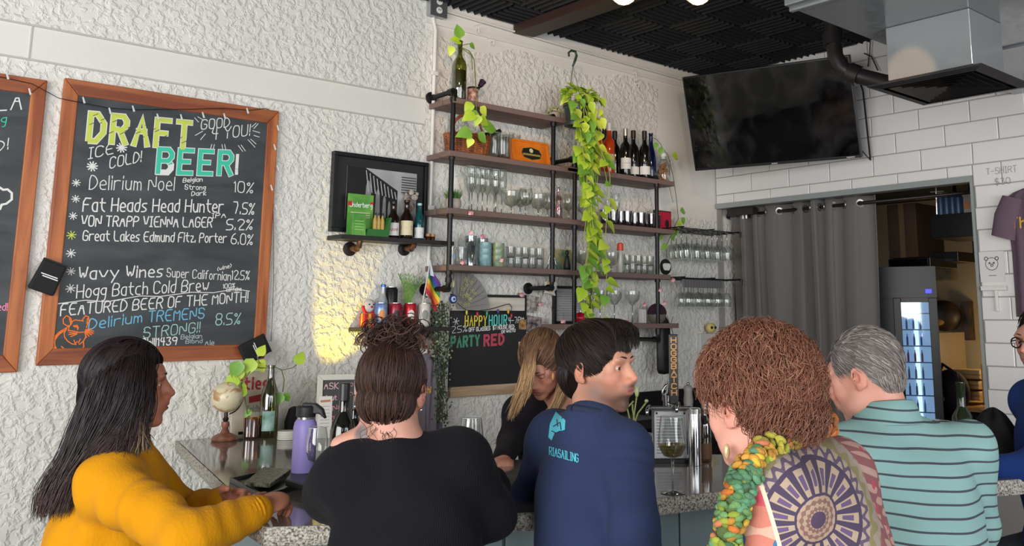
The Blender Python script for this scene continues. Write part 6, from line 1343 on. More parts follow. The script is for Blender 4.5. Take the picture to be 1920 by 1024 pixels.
# right end of the bar
bigglass('wine glass behind the head of the man in the striped polo', onS2(1547, 3.1), .95, kind='tulip'); bigglass('empty wine glass left of the dark bottle, behind the striped polo', onS2(1772, 3.2), .8, kind='wide')
bigglass('second wine glass rim showing behind the striped polo shoulder', onS2(1755, 3.35), .82, kind='tulip')
bottle('wine_bottle', 'dark green wine bottle standing at the right end of the bar', onS2(1812, 3.12), 'wine', mat('dark_green_bottle', '1c2415', .08, coat=.3), L_CREAM, None, .96, lz=(.02, .09))
q = on(1868, 862); jk = thing('folded_jacket', 'black jacket heaped on the right end of the bar', 'jacket', q); mb = MB()
R3 = random.Random(3)
vs = []; n = 30; m = 12
for j in range(m + 1):
 t_ = (pi / 2) * j / m
 for i in range(n):
  a = 2 * pi * i / n; r_ = 1 + .16 * sin(3 * a + 2 * t_) + .08 * sin(7 * a + 5 * t_); vs.append(q + RT * (.10 * cos(t_) * cos(a) * r_) + FH * (.09 * cos(t_) * sin(a) * r_) + UZ * (.17 * sin(t_) * (1 + .12 * sin(4 * a))))
mb.add(vs, [(j * n + i, j * n + (i + 1) % n, (j + 1) * n + (i + 1) % n, (j + 1) * n + i) for j in range(m) for i in range(n)]); mb.build('cloth', mat('black_cloth', '0f1013', .85, bump=(14, .5)), jk, smooth=True)
q = on(1896, 850); q = onS2(1897, 3.6); wbw = thing('bowl', 'small white bowl at the right end of the bar', 'bowl', q); MB().lathe(q, [(.03, 0), (.032, .005), (.055, .045), (.052, .045), (.03, .01), (0, .009)], 22).build('bowl', mat('white_ceramic'), wbw, smooth='auto')
# ================================================================= WALL C THINGS
ys_ = CC(1952, 400, .05).y; zs_ = CC(1910, 352, .05).z
shirt('t_shirt', 'dusty purple T-shirt with yellow script hanging on the tiled wall at the right edge', mat('purple_jersey', '66525f', .9, bump=(150, .3)), lambda u, v, w_: Vector((DC - .012 - w_, ys_ - u, zs_ + v)), [("The", -.16, -.22, .055, .009, 'd8a23c'), ("in", -.09, -.40, .055, .009, 'd8a23c')])
q = CC(1850, 333, .005); mb = MB(); text(mb, "T-SHIRT", CC(1850, 328, .0055), Vector((0, -1, 0)), UZ, .035, .003, .15, .17); text(mb, "$30", CC(1866, 347, .0055), Vector((0, -1, 0)), UZ, .035, .003, .15, .085)
o = mb.build('price_note', mat('marker_grey', '8a8684', .8)); tag(o, 'T-shirt price written in grey marker on a white tile', 'writing')
q = CC(1860, 500, .008); t_ = thing('bear_drawing', 'small white paper with a round bear face taped to the tiles by the T-shirt', 'paper', q)
MB().box(DC - .008, DC - .0055, q.y - .07, q.y + .07, q.z - .085, q.z + .085).build('paper', mat('white_paper', 'd6d3d0', .6), t_)
mb = MB(); F2 = lambda u, v: Vector((DC - .0085, q.y - u, q.z + v)); ribbon(mb, [(.035 * cos(a), .015 + .035 * sin(a)) for a in np.linspace(0, 2 * pi, 16)], .003, F2)
for u, v, r_ in ((-.03, .045, .01), (.03, .045, .01), (-.012, .02, .004), (.012, .02, .004), (0, .008, .007)): ribbon(mb, [(u + r_ * cos(a), v + r_ * sin(a)) for a in np.linspace(0, 2 * pi, 8)], .004, F2)
ribbon(mb, [(-.02, -.05), (.02, -.05)], .003, F2); mb.build('ink_face', mat('ink', '38363a', .7), t_)
a = CC(1840, 541, .02); b = CC(1888, 545, .02); tag(MB().box(DC - .03, DC - .0055, b.y, a.y, a.z - .012, a.z + .012).box(DC - .033, DC - .03, b.y, a.y, a.z + .004, a.z + .012).build('tile_ledge', TRIM, bevel=.003), 'thin white ledge on the tiles under the bear drawing', 'ledge')
for (x, y) in ((1869, 560),): q = CC(x, y, .01); tag(MB().box(DC - .02, DC - .0055, q.y - .008, q.y + .008, q.z - .07, q.z + .05).build('door_stop', TRIM, bevel=.003), 'short upright white bar on the tiles below the ledge', 'bar')
# ================================================================= CURTAIN
zr = CC(1400, 402, -.12).z; XR = DC + .125
cu = thing('curtain', 'long grey grommet curtain drawn across the left half of the doorway', 'curtain', (XR, 3.5, 0))
rd = thing('curtain_rod', 'dark bronze curtain rod across the top of the doorway', 'rod', (XR, 3.3, zr))
RODZ = lambda y: zr + .0 * y
MB().tube([(XR, 4.225, zr), (XR, 2.35, zr)], .011, 12).build('rod', mat('dark_bronze'), rd, smooth=True)
for y_ in (4.22, 2.36): MB().lathe((XR, y_, zr), [(.022, -.006), (.022, .006)], 14, Rm('X', 90)).build('end_cap', mat('dark_bronze'), rd)
CURT = mat('grey_curtain_cloth', '68635f', .85, bump=(220, .15), sheen=.3)
yA, yB = 4.215, 3.06; NX = 150; NZ = 30; vs = []; fs = []
def cuf(t, z_):                                          # t 0..1 along the curtain
 k = t * 7.5; ph = k * 2 * pi
 dens = t + .035 * sin(2 * pi * t * 2 + .8)
 y = yA + (yB - yA) * dens + .012 * sin(ph * 2 + 1)
 amp = .042 * (.8 + .4 * sin(k * 1.7)) * (1 - .15 * (1 - z_ / 2.4)); x = XR + amp * sin(ph) + .012 * sin(ph * .5 + z_ * 1.2) + .01 * sin(z_ * 3 + k * 2)
 y += (.05 * (1 - z_ / 2.4) * (t - .3)) + (-.06 * (1 - z_ / 2.35) if t < .15 else 0) * (1 - t / .15)
 return Vector((x, y, z_))
ztop = zr + .05
for j in range(NZ + 1):
 z_ = .06 + (ztop - .06) * j / NZ
 for i in range(NX + 1): vs.append(cuf(i / NX, z_))
for j in range(NZ):
 for i in range(NX): a = j * (NX + 1) + i; fs.append((a, a + 1, a + NX + 2, a + NX + 1))
mb = MB(); mb.add(vs, fs); o = mb.build('cloth', CURT, cu, smooth=True); sd = o.modifiers.new('thickness', 'SOLIDIFY'); sd.thickness = .003
for i in range(15):
 t = (i * .5 + .0) / 7.5
 if t > 1: break
 p = cuf(min(1, t + .003), zr); d_ = (cuf(min(1, t + .01), zr) - cuf(max(0, t - .01), zr)).normalized(); n_ = d_.cross(UZ)
 Mq = Matrix((d_, UZ, n_)).transposed()
 MB().lathe(p, [(.017, -.004), (.027, -.005), (.029, 0), (.027, .005), (.017, .004), (.017, -.004)], 18, Mq).build('grommet', mat('steel_grommet', '8f8d8c', .3, .8), cu, smooth='auto')
mb = MB(); q = CC(1395, 384, -.05)
tag(MB().box(DC + .03, DC + .09, 3.93, 4.16, DZ - .085, DZ - .035).build('junction_block', mat('dark_box', '241d1a', .5)), 'small dark block under the lintel at the left of the doorway', 'block');
tag(MB().lathe((DC + .07, 4.05, DZ - .11), [(.012, 0), (.012, .025)], 10).lathe((DC + .07, 4.02, DZ - .11), [(.012, 0), (.012, .025)], 10).build('metal_cylinders', SV), 'two small metal cylinders above the curtain at the corner', 'fittings')
# ================================================================= BACK ROOM
def PX(px, py, x): d_ = ray(px, py); return CP + d_ * (x / d_.x)     # pixel to the plane at world x
fx0 = 6.05
FO = PX(1757, 560, fx0); FO.z = 0; fe1 = Vector((.889, .458, 0)).normalized(); fe2 = Vector((-fe1.y, fe1.x, 0)); FM = Matrix.Translation(FO) @ Matrix((fe1, fe2, UZ)).transposed().to_4x4()
def FPx(px, py): d_ = ray(px, py); q = CP + d_ * ((FO - CP).dot(fe1) / d_.dot(fe1)); return (q - FO).dot(fe2), q.z
ft = thing('beverage_fridge', 'tall black glass-door fridge glowing bluish white behind the curtain', 'fridge', FO)
uL = FPx(1665, 560)[0] + .25; ztf = FPx(1700, 500)[1]; zh = FPx(1715, 558)[1]; zd = FPx(1715, 567)[1]; ga, gb_ = FPx(1689, 570)[0], FPx(1741, 570)[0]; cu_, cz = FPx(1741, 546)
BLK = mat('black_lacquer')
MB().box(.03, .6, 0, uL, .06, ztf, FM).build('cabinet', BLK, ft, bevel=.005); MB().box(.005, .03, 0, uL, zh, ztf, FM).build('header', BLK, ft)
MB().box(.001, .005, cu_ - .02, cu_ + .02, cz - .014, cz + .014, FM).build('display', mat('blue_display', '2a30c8', .3, emit=('2a30ff', 2.5)), ft)
MB().box(.02, .029, gb_, ga, .2, zd, FM).build('lit_interior', mat('fridge_light', 'bcd4ea', .5, emit=('a9c8e6', .75)), ft, label='lit bluish white interior')
MB().box(.0, .004, gb_, ga, .2, zd, FM).build('door_glass', glass('fridge_glass', 'e0e8f0', .03, .08, .4), ft)
for u0_, u1_ in ((0, gb_), (ga, ga + .05)): MB().box(0, .03, u0_, u1_, .1, zd + .03, FM).build('door_stile', BLK, ft, bevel=.003)
MB().tube([FM @ Vector(v) for v in ((-.02, ga, 1.0), (-.04, ga + .01, 1.05), (-.04, ga + .01, 1.32), (-.02, ga, 1.38))], .012, 8).build('handle', BP, ft, smooth=True)
for k in range(9): MB().box(.008, .019, gb_, ga, zd - .08 - k * .11, zd - .072 - k * .11, FM).build('wire_shelf', mat('white_wire', 'a4b0bc', .4), ft)
yw = gb_ + (ga - gb_) * .42; MB().box(.0155, .0195, yw, yw + .03, .2, zd, FM).build('light_tube', mat('tube_white', 'e8f4ff', .4, emit=('e8f4ff', 1.8)), ft)
for k in range(7):
 c_ = ['8aa8c8', '6a8fc0', 'b05a6a', '8fa0b0', '7a90a8', '9fb0c0', '8090a0'][k]
 for j in range(3):
  it = thing('stored_bottle', 'bottle on a shelf inside the glass-door fridge, %s shelf from the top, %s' % (['second', 'third', 'fourth', 'fifth', 'sixth', 'seventh', 'eighth'][k], ['left', 'middle', 'right'][j]), 'bottle', FM @ Vector((.012, ga - .03 - j * .045, zd - .182 - k * .11)), 0, 'bottles in the glass-door fridge')
  MB().lathe((0, 0, .001), [(.007, 0), (.007, .05), (.003, .065), (.003, .078)], 8).build('bottle_body', mat('fridge_' + c_, c_, .4), it, world=False, smooth='auto')
# shelf wall right of the fridge
xs_ = 6.3
def wallbox(name, label, cat, px0, py0, px1, py1, x, dx, m, parts=None, bev=.004):
 a_ = PX(px0, py0, x); b_ = PX(px1, py1, x); t = thing(name, label, cat, (x + dx / 2, (a_.y + b_.y) / 2, b_.z)); MB().box(x, x + dx, min(a_.y, b_.y), max(a_.y, b_.y), b_.z, a_.z).build('body', m, t, bevel=bev); return t, a_, b_
t_, a, b = wallbox('storage_shelf', 'black upper storage shelf at the top right of the doorway', 'shelf', 1745, 404, 1835, 442, 5.95, .4, BL); MB().box(6.3, 6.32, b.y, b.y + .02, a.z, 2.62).box(6.3, 6.32, a.y - .02, a.y, a.z, 2.62).build('hanger', BL, t_)
t_, a, b = wallbox('storage_shelf', 'short black wall shelf below the upper storage shelf', 'shelf', 1745, 474, 1797, 490, 6.3, .3, BL); MB().box(6.58, 6.6, b.y, b.y + .02, a.z, 2.62).build('hanger', BL, t_)
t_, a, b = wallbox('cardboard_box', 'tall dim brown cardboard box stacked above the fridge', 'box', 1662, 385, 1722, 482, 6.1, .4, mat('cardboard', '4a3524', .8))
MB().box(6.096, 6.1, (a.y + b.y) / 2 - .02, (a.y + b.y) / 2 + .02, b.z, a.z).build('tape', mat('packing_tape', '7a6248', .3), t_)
t_, a, b = wallbox('appliance', 'dark boxy appliance directly on top of the fridge', 'appliance', 1665, 486, 1745, 500, 6.08, .4, BL); MB().box(6.072, 6.08, b.y + .02, a.y - .02, b.z + .01, a.z - .01).build('front', mat('dark_glass'), t_)
for i in range(4):
 a_ = PX(1766 + i * 11, 404, 6.0); t_ = thing('blue_jug', 'blue cylinder on the upper storage shelf, %s of four' % ORD[i], 'container', a_, 0, 'blue cylinders on the storage shelf'); MB().lathe((0, 0, .001), [(.032, 0), (.034, .01), (.034, .12), (.02, .13), (.018, .14), (0, .14)], 14).build('body', mat('blue_plastic', '27466f', .4), t_, world=False, smooth='auto'); MB().lathe((0, 0, .139), [(.02, 0), (.02, .015), (0, .015)], 12).build('cap', TRIM, t_, world=False)
t_, a, b = wallbox('carton', 'small white carton at the right end of the upper storage shelf', 'box', 1803, 364, 1822, 402, 6.0, .1, mat('grey_carton', '9a948c', .6)); MB().box(5.995, 6.0, b.y + .01, a.y - .01, b.z + .04, b.z + .09).build('printed_patch', mat('print_orange'), t_)
mb = MB(); a = PX(1735, 365, 5.6); b = PX(1757, 358, 5.5); mb.tube([Vector((b.x, b.y, 2.63)), PX(1757, 402, 5.5)], .006, 6).tube([PX(1745, 360, 5.5), PX(1770, 358, 5.5)], .006, 6); tag(mb.build('hanging_bracket', SV), 'thin metal T bracket hanging from the lintel in the doorway', 'bracket')
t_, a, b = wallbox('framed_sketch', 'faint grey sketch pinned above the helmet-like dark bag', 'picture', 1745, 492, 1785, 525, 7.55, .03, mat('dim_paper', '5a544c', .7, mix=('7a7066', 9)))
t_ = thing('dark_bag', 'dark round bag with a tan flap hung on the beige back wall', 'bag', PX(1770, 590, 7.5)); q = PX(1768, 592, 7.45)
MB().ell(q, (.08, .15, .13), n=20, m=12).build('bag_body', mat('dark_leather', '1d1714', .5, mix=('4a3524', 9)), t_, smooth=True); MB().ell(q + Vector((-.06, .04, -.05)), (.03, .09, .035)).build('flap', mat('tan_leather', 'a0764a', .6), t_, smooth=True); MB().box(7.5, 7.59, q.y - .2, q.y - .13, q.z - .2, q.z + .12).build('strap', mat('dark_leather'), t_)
# pale ledge, crates and purple bag
t_, a, b = wallbox('prep_counter', 'warm lit wooden counter in the back room', 'counter', 1752, 762, 1850, 775, 6.5, .9, mat('warm_wood', 'a88050', .5)); MB().box(6.55, 7.35, b.y + .02, a.y - .02, 0, b.z - .01).build('cabinet', BL, t_)
zc_ = PX(1800, 762, 6.7).z
for i, (x0, y0_, x1, y1_) in enumerate(((1785, 692, 1838, 712), (1788, 712, 1836, 731), (1786, 731, 1838, 752))):
 t_, a, b = wallbox('wooden_crate', ['top', 'middle', 'bottom'][i] + ' wooden crate of three stacked on the back room counter', 'crate', x0, y0_ + 1, x1, y1_, 6.8, .25, mat('crate_wood', '9a7a50', .6, mix=('c8a878', 12)))
 for k in range(2): MB().box(6.79, 6.8, b.y, a.y, b.z + (a.z - b.z) * (.12 + .5 * k), b.z + (a.z - b.z) * (.42 + .5 * k)).build('slat', mat('pale_slat', 'c0a070', .6), t_)
t_, a, b = wallbox('wooden_board', 'upright pale wooden board at the right of the crates', 'board', 1838, 684, 1846, 760, 6.6, .3, mat('pale_board', 'c89a5c', .5)); MB().box(6.59, 6.6, b.y, a.y, b.z, b.z + .02).build('foot', WD, t_)
t_, a, b = wallbox('leaning_panel', 'thin dark framed panel leaning beside the fridge', 'panel', 1752, 624, 1757, 774, 6.75, .5, mat('panel_brown', '6a5a48', .5)); MB().box(6.76, 6.9, b.y, a.y, 0, b.z).build('lower_panel', mat('panel_brown'), t_); MB().box(6.74, 6.75, b.y + .004, a.y - .004, b.z, a.z).build('edge', mat('pale_slat'), t_)
q = PX(1783, 735, 6.55); t_ = thing('backpack', 'dark purple backpack with a loop strap on the back room counter', 'bag', q); MB().ell(q, (.13, .13, .16), n=22, m=14).build('bag_body', mat('dark_purple_cloth', '2c2036', .8, bump=(12, .5)), t_, smooth=True)
MB().tube([q + Vector((-.1, .06, .08)), q + Vector((-.1, 0, .2)), q + Vector((-.1, -.09, .14)), q + Vector((-.11, -.12, .02))], .014, 8).build('strap', mat('dark_purple_cloth'), t_, smooth=True); MB().tube([q + Vector((-.135, .03, .08)), q + Vector((-.15, -.02, -.05))], .006, 6).build('zip_pull', mat('white_cord', 'd0ccc8', .5), t_)
# ================================================================= PEOPLE
def cone(a, b, r1, r2, k=.02, sub=False): return ('c', Vector(a), Vector(b), r1, r2, k, sub)
def ellp(c, r, M=None, k=.02, sub=False): return ('e', Vector(c), Vector(r), M, k, sub)
def axis(lo, hi, fine, hf, hc):
 out = [lo]
 while out[-1] < hi:
  x = out[-1]; h_ = hc
  for f0, f1 in fine:
   if f0 - 1e-6 <= x < f1: h_ = hf; break
   if x < f0 < x + h_: h_ = max(hf, f0 - x)
  out.append(x + h_)
 return np.array(out, 'f')
def sdf_mesh(prims, hc=.009, hf=None, boxes=()):
 # smooth union on a rectilinear grid, then surface nets
 lo = np.array([1e9] * 3); hi = -lo; bb = []
 for p in prims:
  if p[0] == 'c': r = max(p[3], p[4]); l = np.minimum(p[1], p[2]) - r; h_ = np.maximum(p[1], p[2]) + r; k = p[5]
  else: r = max(p[2]); l = np.array(p[1]) - r; h_ = np.array(p[1]) + r; k = p[4]
  m = k + .03; bb.append((l - m, h_ + m))
  if not p[-1]: lo = np.minimum(lo, l); hi = np.maximum(hi, h_)
 lo -= .03; hi += .03
 ax = [axis(lo[i], hi[i], [(b[0][i], b[1][i]) for b in boxes], hf or hc, hc) for i in range(3)]
 V = np.full([len(a) for a in ax], .2, 'f')
 for p, (l, h_) in zip(prims, bb):
  s = [slice(max(0, np.searchsorted(ax[i], l[i]) - 1), np.searchsorted(ax[i], h_[i]) + 1) for i in range(3)]
  X = ax[0][s[0]][:, None, None]; Y = ax[1][s[1]][None, :, None]; Zz = ax[2][s[2]][None, None, :]
  if X.size == 0 or Y.size == 0 or Zz.size == 0: continue
  if p[0] == 'c':
   a, b, r1, r2, k = p[1], p[2], p[3], p[4], p[5]; d = b - a; L2 = max(d.length_squared, 1e-9)
   t = np.clip(((X - a.x) * d.x + (Y - a.y) * d.y + (Zz - a.z) * d.z) / L2, 0, 1)
   D = np.sqrt((X - a.x - t * d.x) ** 2 + (Y - a.y - t * d.y) ** 2 + (Zz - a.z - t * d.z) ** 2) - (r1 + (r2 - r1) * t)
  else:
   c, r, M, k = p[1], p[2], p[3], p[4]; dx, dy, dz = X - c.x, Y - c.y, Zz - c.z
   if M is not None: R_ = M.transposed(); dx, dy, dz = [R_[i][0] * dx + R_[i][1] * dy + R_[i][2] * dz for i in range(3)]
   k0 = np.sqrt((dx / r[0]) ** 2 + (dy / r[1]) ** 2 + (dz / r[2]) ** 2); k1 = np.sqrt((dx / r[0] ** 2) ** 2 + (dy / r[1] ** 2) ** 2 + (dz / r[2] ** 2) ** 2)
   D = k0 * (k0 - 1) / np.maximum(k1, 1e-6)
  W = V[s[0], s[1], s[2]]
  if p[-1]:
   h2 = np.clip(.5 - .5 * (W + D) / k, 0, 1); V[s[0], s[1], s[2]] = W + (-D - W) * h2 + k * h2 * (1 - h2)
  else:
   h2 = np.clip(.5 + .5 * (W - D) / k, 0, 1); V[s[0], s[1], s[2]] = W + (D - W) * h2 - k * h2 * (1 - h2)
 I = V < 0; c8 = [(i, j, k) for i in (0, 1) for j in (0, 1) for k in (0, 1)]
 def sh(A_, o): return A_[o[0]:A_.shape[0] - 1 + o[0], o[1]:A_.shape[1] - 1 + o[1], o[2]:A_.shape[2] - 1 + o[2]]
 cnt = sum(sh(I, o).astype('i1') for o in c8); act = (cnt > 0) & (cnt < 8); idx = np.argwhere(act); vid = np.full(act.shape, -1, 'i4'); vid[act] = np.arange(len(idx))
 P = np.zeros((len(idx), 3)); n = np.zeros(len(idx)); G = [np.array(a, 'f8') for a in ax]
 for o in c8:
  for d in range(3):
   if o[d]: continue
   q = list(o); q[d] = 1
   i0 = idx + np.array(o); i1 = idx + np.array(q); v0 = V[tuple(i0.T)]; v1 = V[tuple(i1.T)]; m = (v0 < 0) != (v1 < 0)
   t = np.where(m, v0 / np.where(m, v0 - v1, 1), 0)
   for e_ in range(3):
    a0 = G[e_][i0[:, e_]]; a1 = G[e_][i1[:, e_]]; P[:, e_] += np.where(m, a0 + (a1 - a0) * t, 0)
   n += m
 P /= np.maximum(n, 1)[:, None]; F = []
 for d in range(3):
  sl0 = [slice(None)] * 3; sl1 = [slice(None)] * 3; sl0[d] = slice(0, -1); sl1[d] = slice(1, None)
  a = I[tuple(sl0)]; b = I[tuple(sl1)]; e = np.argwhere(a != b); e1, e2 = (d + 1) % 3, (d + 2) % 3
  e = e[(e[:, e1] > 0) & (e[:, e2] > 0) & (e[:, e1] < V.shape[e1] - 1) & (e[:, e2] < V.shape[e2] - 1)]
  u = np.zeros(3, int); u[e1] = 1; v = np.zeros(3, int); v[e2] = 1
  q = np.stack([vid[tuple((e - u - v).T)], vid[tuple((e - v).T)], vid[tuple(e.T)], vid[tuple((e - u).T)]], 1)
  ins = a[tuple(e.T)]; q[~ins] = q[~ins][:, ::-1]; F.append(q)
 F = np.concatenate(F); F = F[(F >= 0).all(1)]
 return P, F
def mesh_obj(name, P, F, m, parent, col=None):
 I = np.array(ROOTM[parent.name]); Q = P @ I[:3, :3].T + I[:3, 3]
 me = bpy.data.meshes.new(name); me.vertices.add(len(Q)); me.vertices.foreach_set('co', Q.astype('f').ravel()); me.loops.add(len(F) * 4); me.loops.foreach_set('vertex_index', F.astype('i4').ravel())
 me.polygons.add(len(F)); me.polygons.foreach_set('loop_start', np.arange(0, len(F) * 4, 4, dtype='i4')); me.polygons.foreach_set('loop_total', np.full(len(F), 4, 'i4')); me.update(calc_edges=True); me.validate()
 me.polygons.foreach_set('use_smooth', [True] * len(me.polygons)); me.materials.append(m)
 if col is not None: a = me.attributes.new('Col', 'FLOAT_COLOR', 'POINT'); a.data.foreach_set('color', np.concatenate([col, np.ones((len(col), 1))], 1).astype('f').ravel())
 o = bpy.data.objects.new(name, me); COL.objects.link(o); o.parent = parent; ROOTM[o.name] = ROOTM[parent.name]; return o
def relax(P, F, it=1):
 for _ in range(it):
  S = np.zeros_like(P); c = np.zeros(len(P))
  for i in range(4):
   a = F[:, i]; b = F[:, (i + 1) % 4]; np.add.at(S, a, P[b]); np.add.at(S, b, P[a]); np.add.at(c, a, 1); np.add.at(c, b, 1)
  P = P * .4 + .6 * S / np.maximum(c, 1)[:, None]
 return P
def normals(P, F):
 n = np.cross(P[F[:, 2]] - P[F[:, 0]], P[F[:, 3]] - P[F[:, 1]]); N = np.zeros_like(P)
 for i in range(4): np.add.at(N, F[:, i], n)
 return N / np.maximum(np.linalg.norm(N, axis=1), 1e-9)[:, None]
class Fr:                                                # a frame: origin, forward, right, up
 def __init__(s, o, f, u=UZ, pitch=0, roll=0):
  s.o = Vector(o); f = Vector(f).normalized(); r = f.cross(u).normalized(); u = r.cross(f).normalized()
  if pitch: Rr = Matrix.Rotation(radians(pitch), 3, r); f = Rr @ f; u = Rr @ u
  if roll: Rr = Matrix.Rotation(radians(roll), 3, f); r = Rr @ r; u = Rr @ u
  s.f, s.r, s.u = f, r, u; s.M = Matrix((r, f, u)).transposed()
 def p(s, r, f, u): return s.o + s.r * r + s.f * f + s.u * u
 def loc(s, P): return (P - np.array(s.o)) @ np.array([s.r, s.f, s.u]).T
SKIN = {}
def skinmat(name):
 def f(nt, b): b.inputs['Subsurface Weight'].default_value = .12; b.inputs['Subsurface Radius'].default_value = (.012, .005, .003); b.inputs['Subsurface Scale'].default_value = 1.0
 return mat('skin_' + name, 'd0a080', .5, attr=True, build=f, spec=.35)
def head_prims(H_, fat=1.0, nose=1.0, jaw=1.0, sc=1.0):
 q = []; S = sc; p = lambda r, f, u: H_.p(r * S, f * S, u * S); M = H_.M
 e = lambda c, r, k=.015, sub=False: q.append(ellp(p(*c), [v * S for v in r], M, k * S, sub))
 e((0, -.012, .030), (.074, .094, .088), .02); e((0, .010, -.03), (.062 * fat, .076, .07), .03)
 e((0, .040, -.066), (.046 * fat * jaw, .044, .044), .03); e((0, .072, -.097), (.021 * jaw, .017, .016), .02)
 for s in (-1, 1):
  e((s * .038 * fat, .060, -.024), (.021, .022, .022), .02); e((s * .045 * fat * jaw, .012, -.066), (.018, .032, .022), .022)
  e((s * .033, .092, .005), (.015, .014, .010), .008, True)
  e((s * .031, .084, .026), (.022, .008, .0055), .012)
 e((0, .079, .036), (.045, .014, .024), .02)
 for s in (-1, 1): e((s * .050, .062, .004), (.012, .016, .018), .012)
 e((0, .079, .006), (.013, .014, .026), .008); e((0, .088, -.016), (.0115, .018, .020), .01)
 for s in (-1, 1): e((s * .032, .0735, -.010), (.016, .0095, .0065), .006); e((s * .033, .0745, .0165), (.016, .0095, .005), .006)
 q.append(cone(p(0, .088, .016), p(0, .110 + .003 * nose, -.024), .0070 * S, .0088 * S * nose, .010 * S));
 for s in (-1, 1): e((s * .010, .102, -.030), (.0068, .009, .0062), .005)
 e((0, .099, -.031), (.016, .008, .005), .008)
 e((0, .086, -.050), (.030, .018, .020), .02); e((0, .0985, -.052), (.020, .0080, .0042), .005); e((0, .0965, -.0640), (.0175, .0080, .0055), .005); e((0, .108, -.0578), (.021, .010, .0016), .003, True)
 for s in (-1, 1):
  Me = Matrix.Rotation(radians(-s * 22), 3, 'Z'); Mx = H_.M @ Me @ Matrix.Rotation(radians(-12), 3, 'X')
  q.append(ellp(p(s * .079, -.014, -.002), (.007 * S, .019 * S, .031 * S), Mx, .005 * S)); q.append(ellp(p(s * .085, -.008, .002), (.006 * S, .010 * S, .017 * S), Mx, .003 * S, True)); q.append(ellp(p(s * .076, -.006, -.026), (.006 * S, .009 * S, .010 * S), Mx, .004 * S))
 return q
def hand_prims(W, d, n, side, curl=.5, sc=1.0, spread=.0):
 # W wrist, d direction of the palm, n back-of-hand normal, side +1 thumb on d x n side
 d = Vector(d).normalized(); n = Vector(n); n = (n - d * n.dot(d)).normalized(); s = d.cross(n) * side; q = []
 M = Matrix((s, d, n)).transposed(); c = W + d * .045 * sc
 q.append(cone(W - d * .02, W + d * .02, .024 * sc, .026 * sc, .02)); q.append(ellp(c + d * .012 * sc, (.037 * sc, .050 * sc, .014 * sc), M, .012))
 for i, (u, L, r) in enumerate(((.027, .073, .0088), (.009, .082, .009), (-.009, .076, .0086), (-.026, .060, .0076))):
  b = W + d * (.085 - .004 * abs(i - 1.2)) * sc + s * u * sc; dd = (d + s * (spread * (1.5 - i))).normalized(); p0 = b - d * .02; ang = 0
  for j, (f_, a_) in enumerate(((.46, curl * 1.0), (.30, curl * 1.1), (.24, curl * .7))):
   ang += a_; v = dd * cos(ang) - n * sin(ang); e = b + v * L * f_ * sc
   q.append(cone(p0 if j == 0 else b, e, r * (1.02 - .07 * j) * sc, r * (.95 - .08 * j) * sc, .0035)); b = e; p0 = b
 t0 = W + d * .022 * sc + s * .026 * sc - n * .004; t1 = t0 + (d * .55 + s * .75 - n * .25).normalized() * .038 * sc; t2 = t1 + (d * .85 + s * .3 - n * .3).normalized() * .030 * sc; t3 = t2 + (d * .95 + s * .02 - n * .25).normalized() * .024 * sc
 q += [cone(t0, t1, .016 * sc, .0125 * sc, .008), cone(t1, t2, .0115 * sc, .0102 * sc, .003), cone(t2, t3, .0102 * sc, .0085 * sc, .003)]
 return q
def mixv(a, b, t): return a * (1 - t[:, None]) + b * t[:, None]
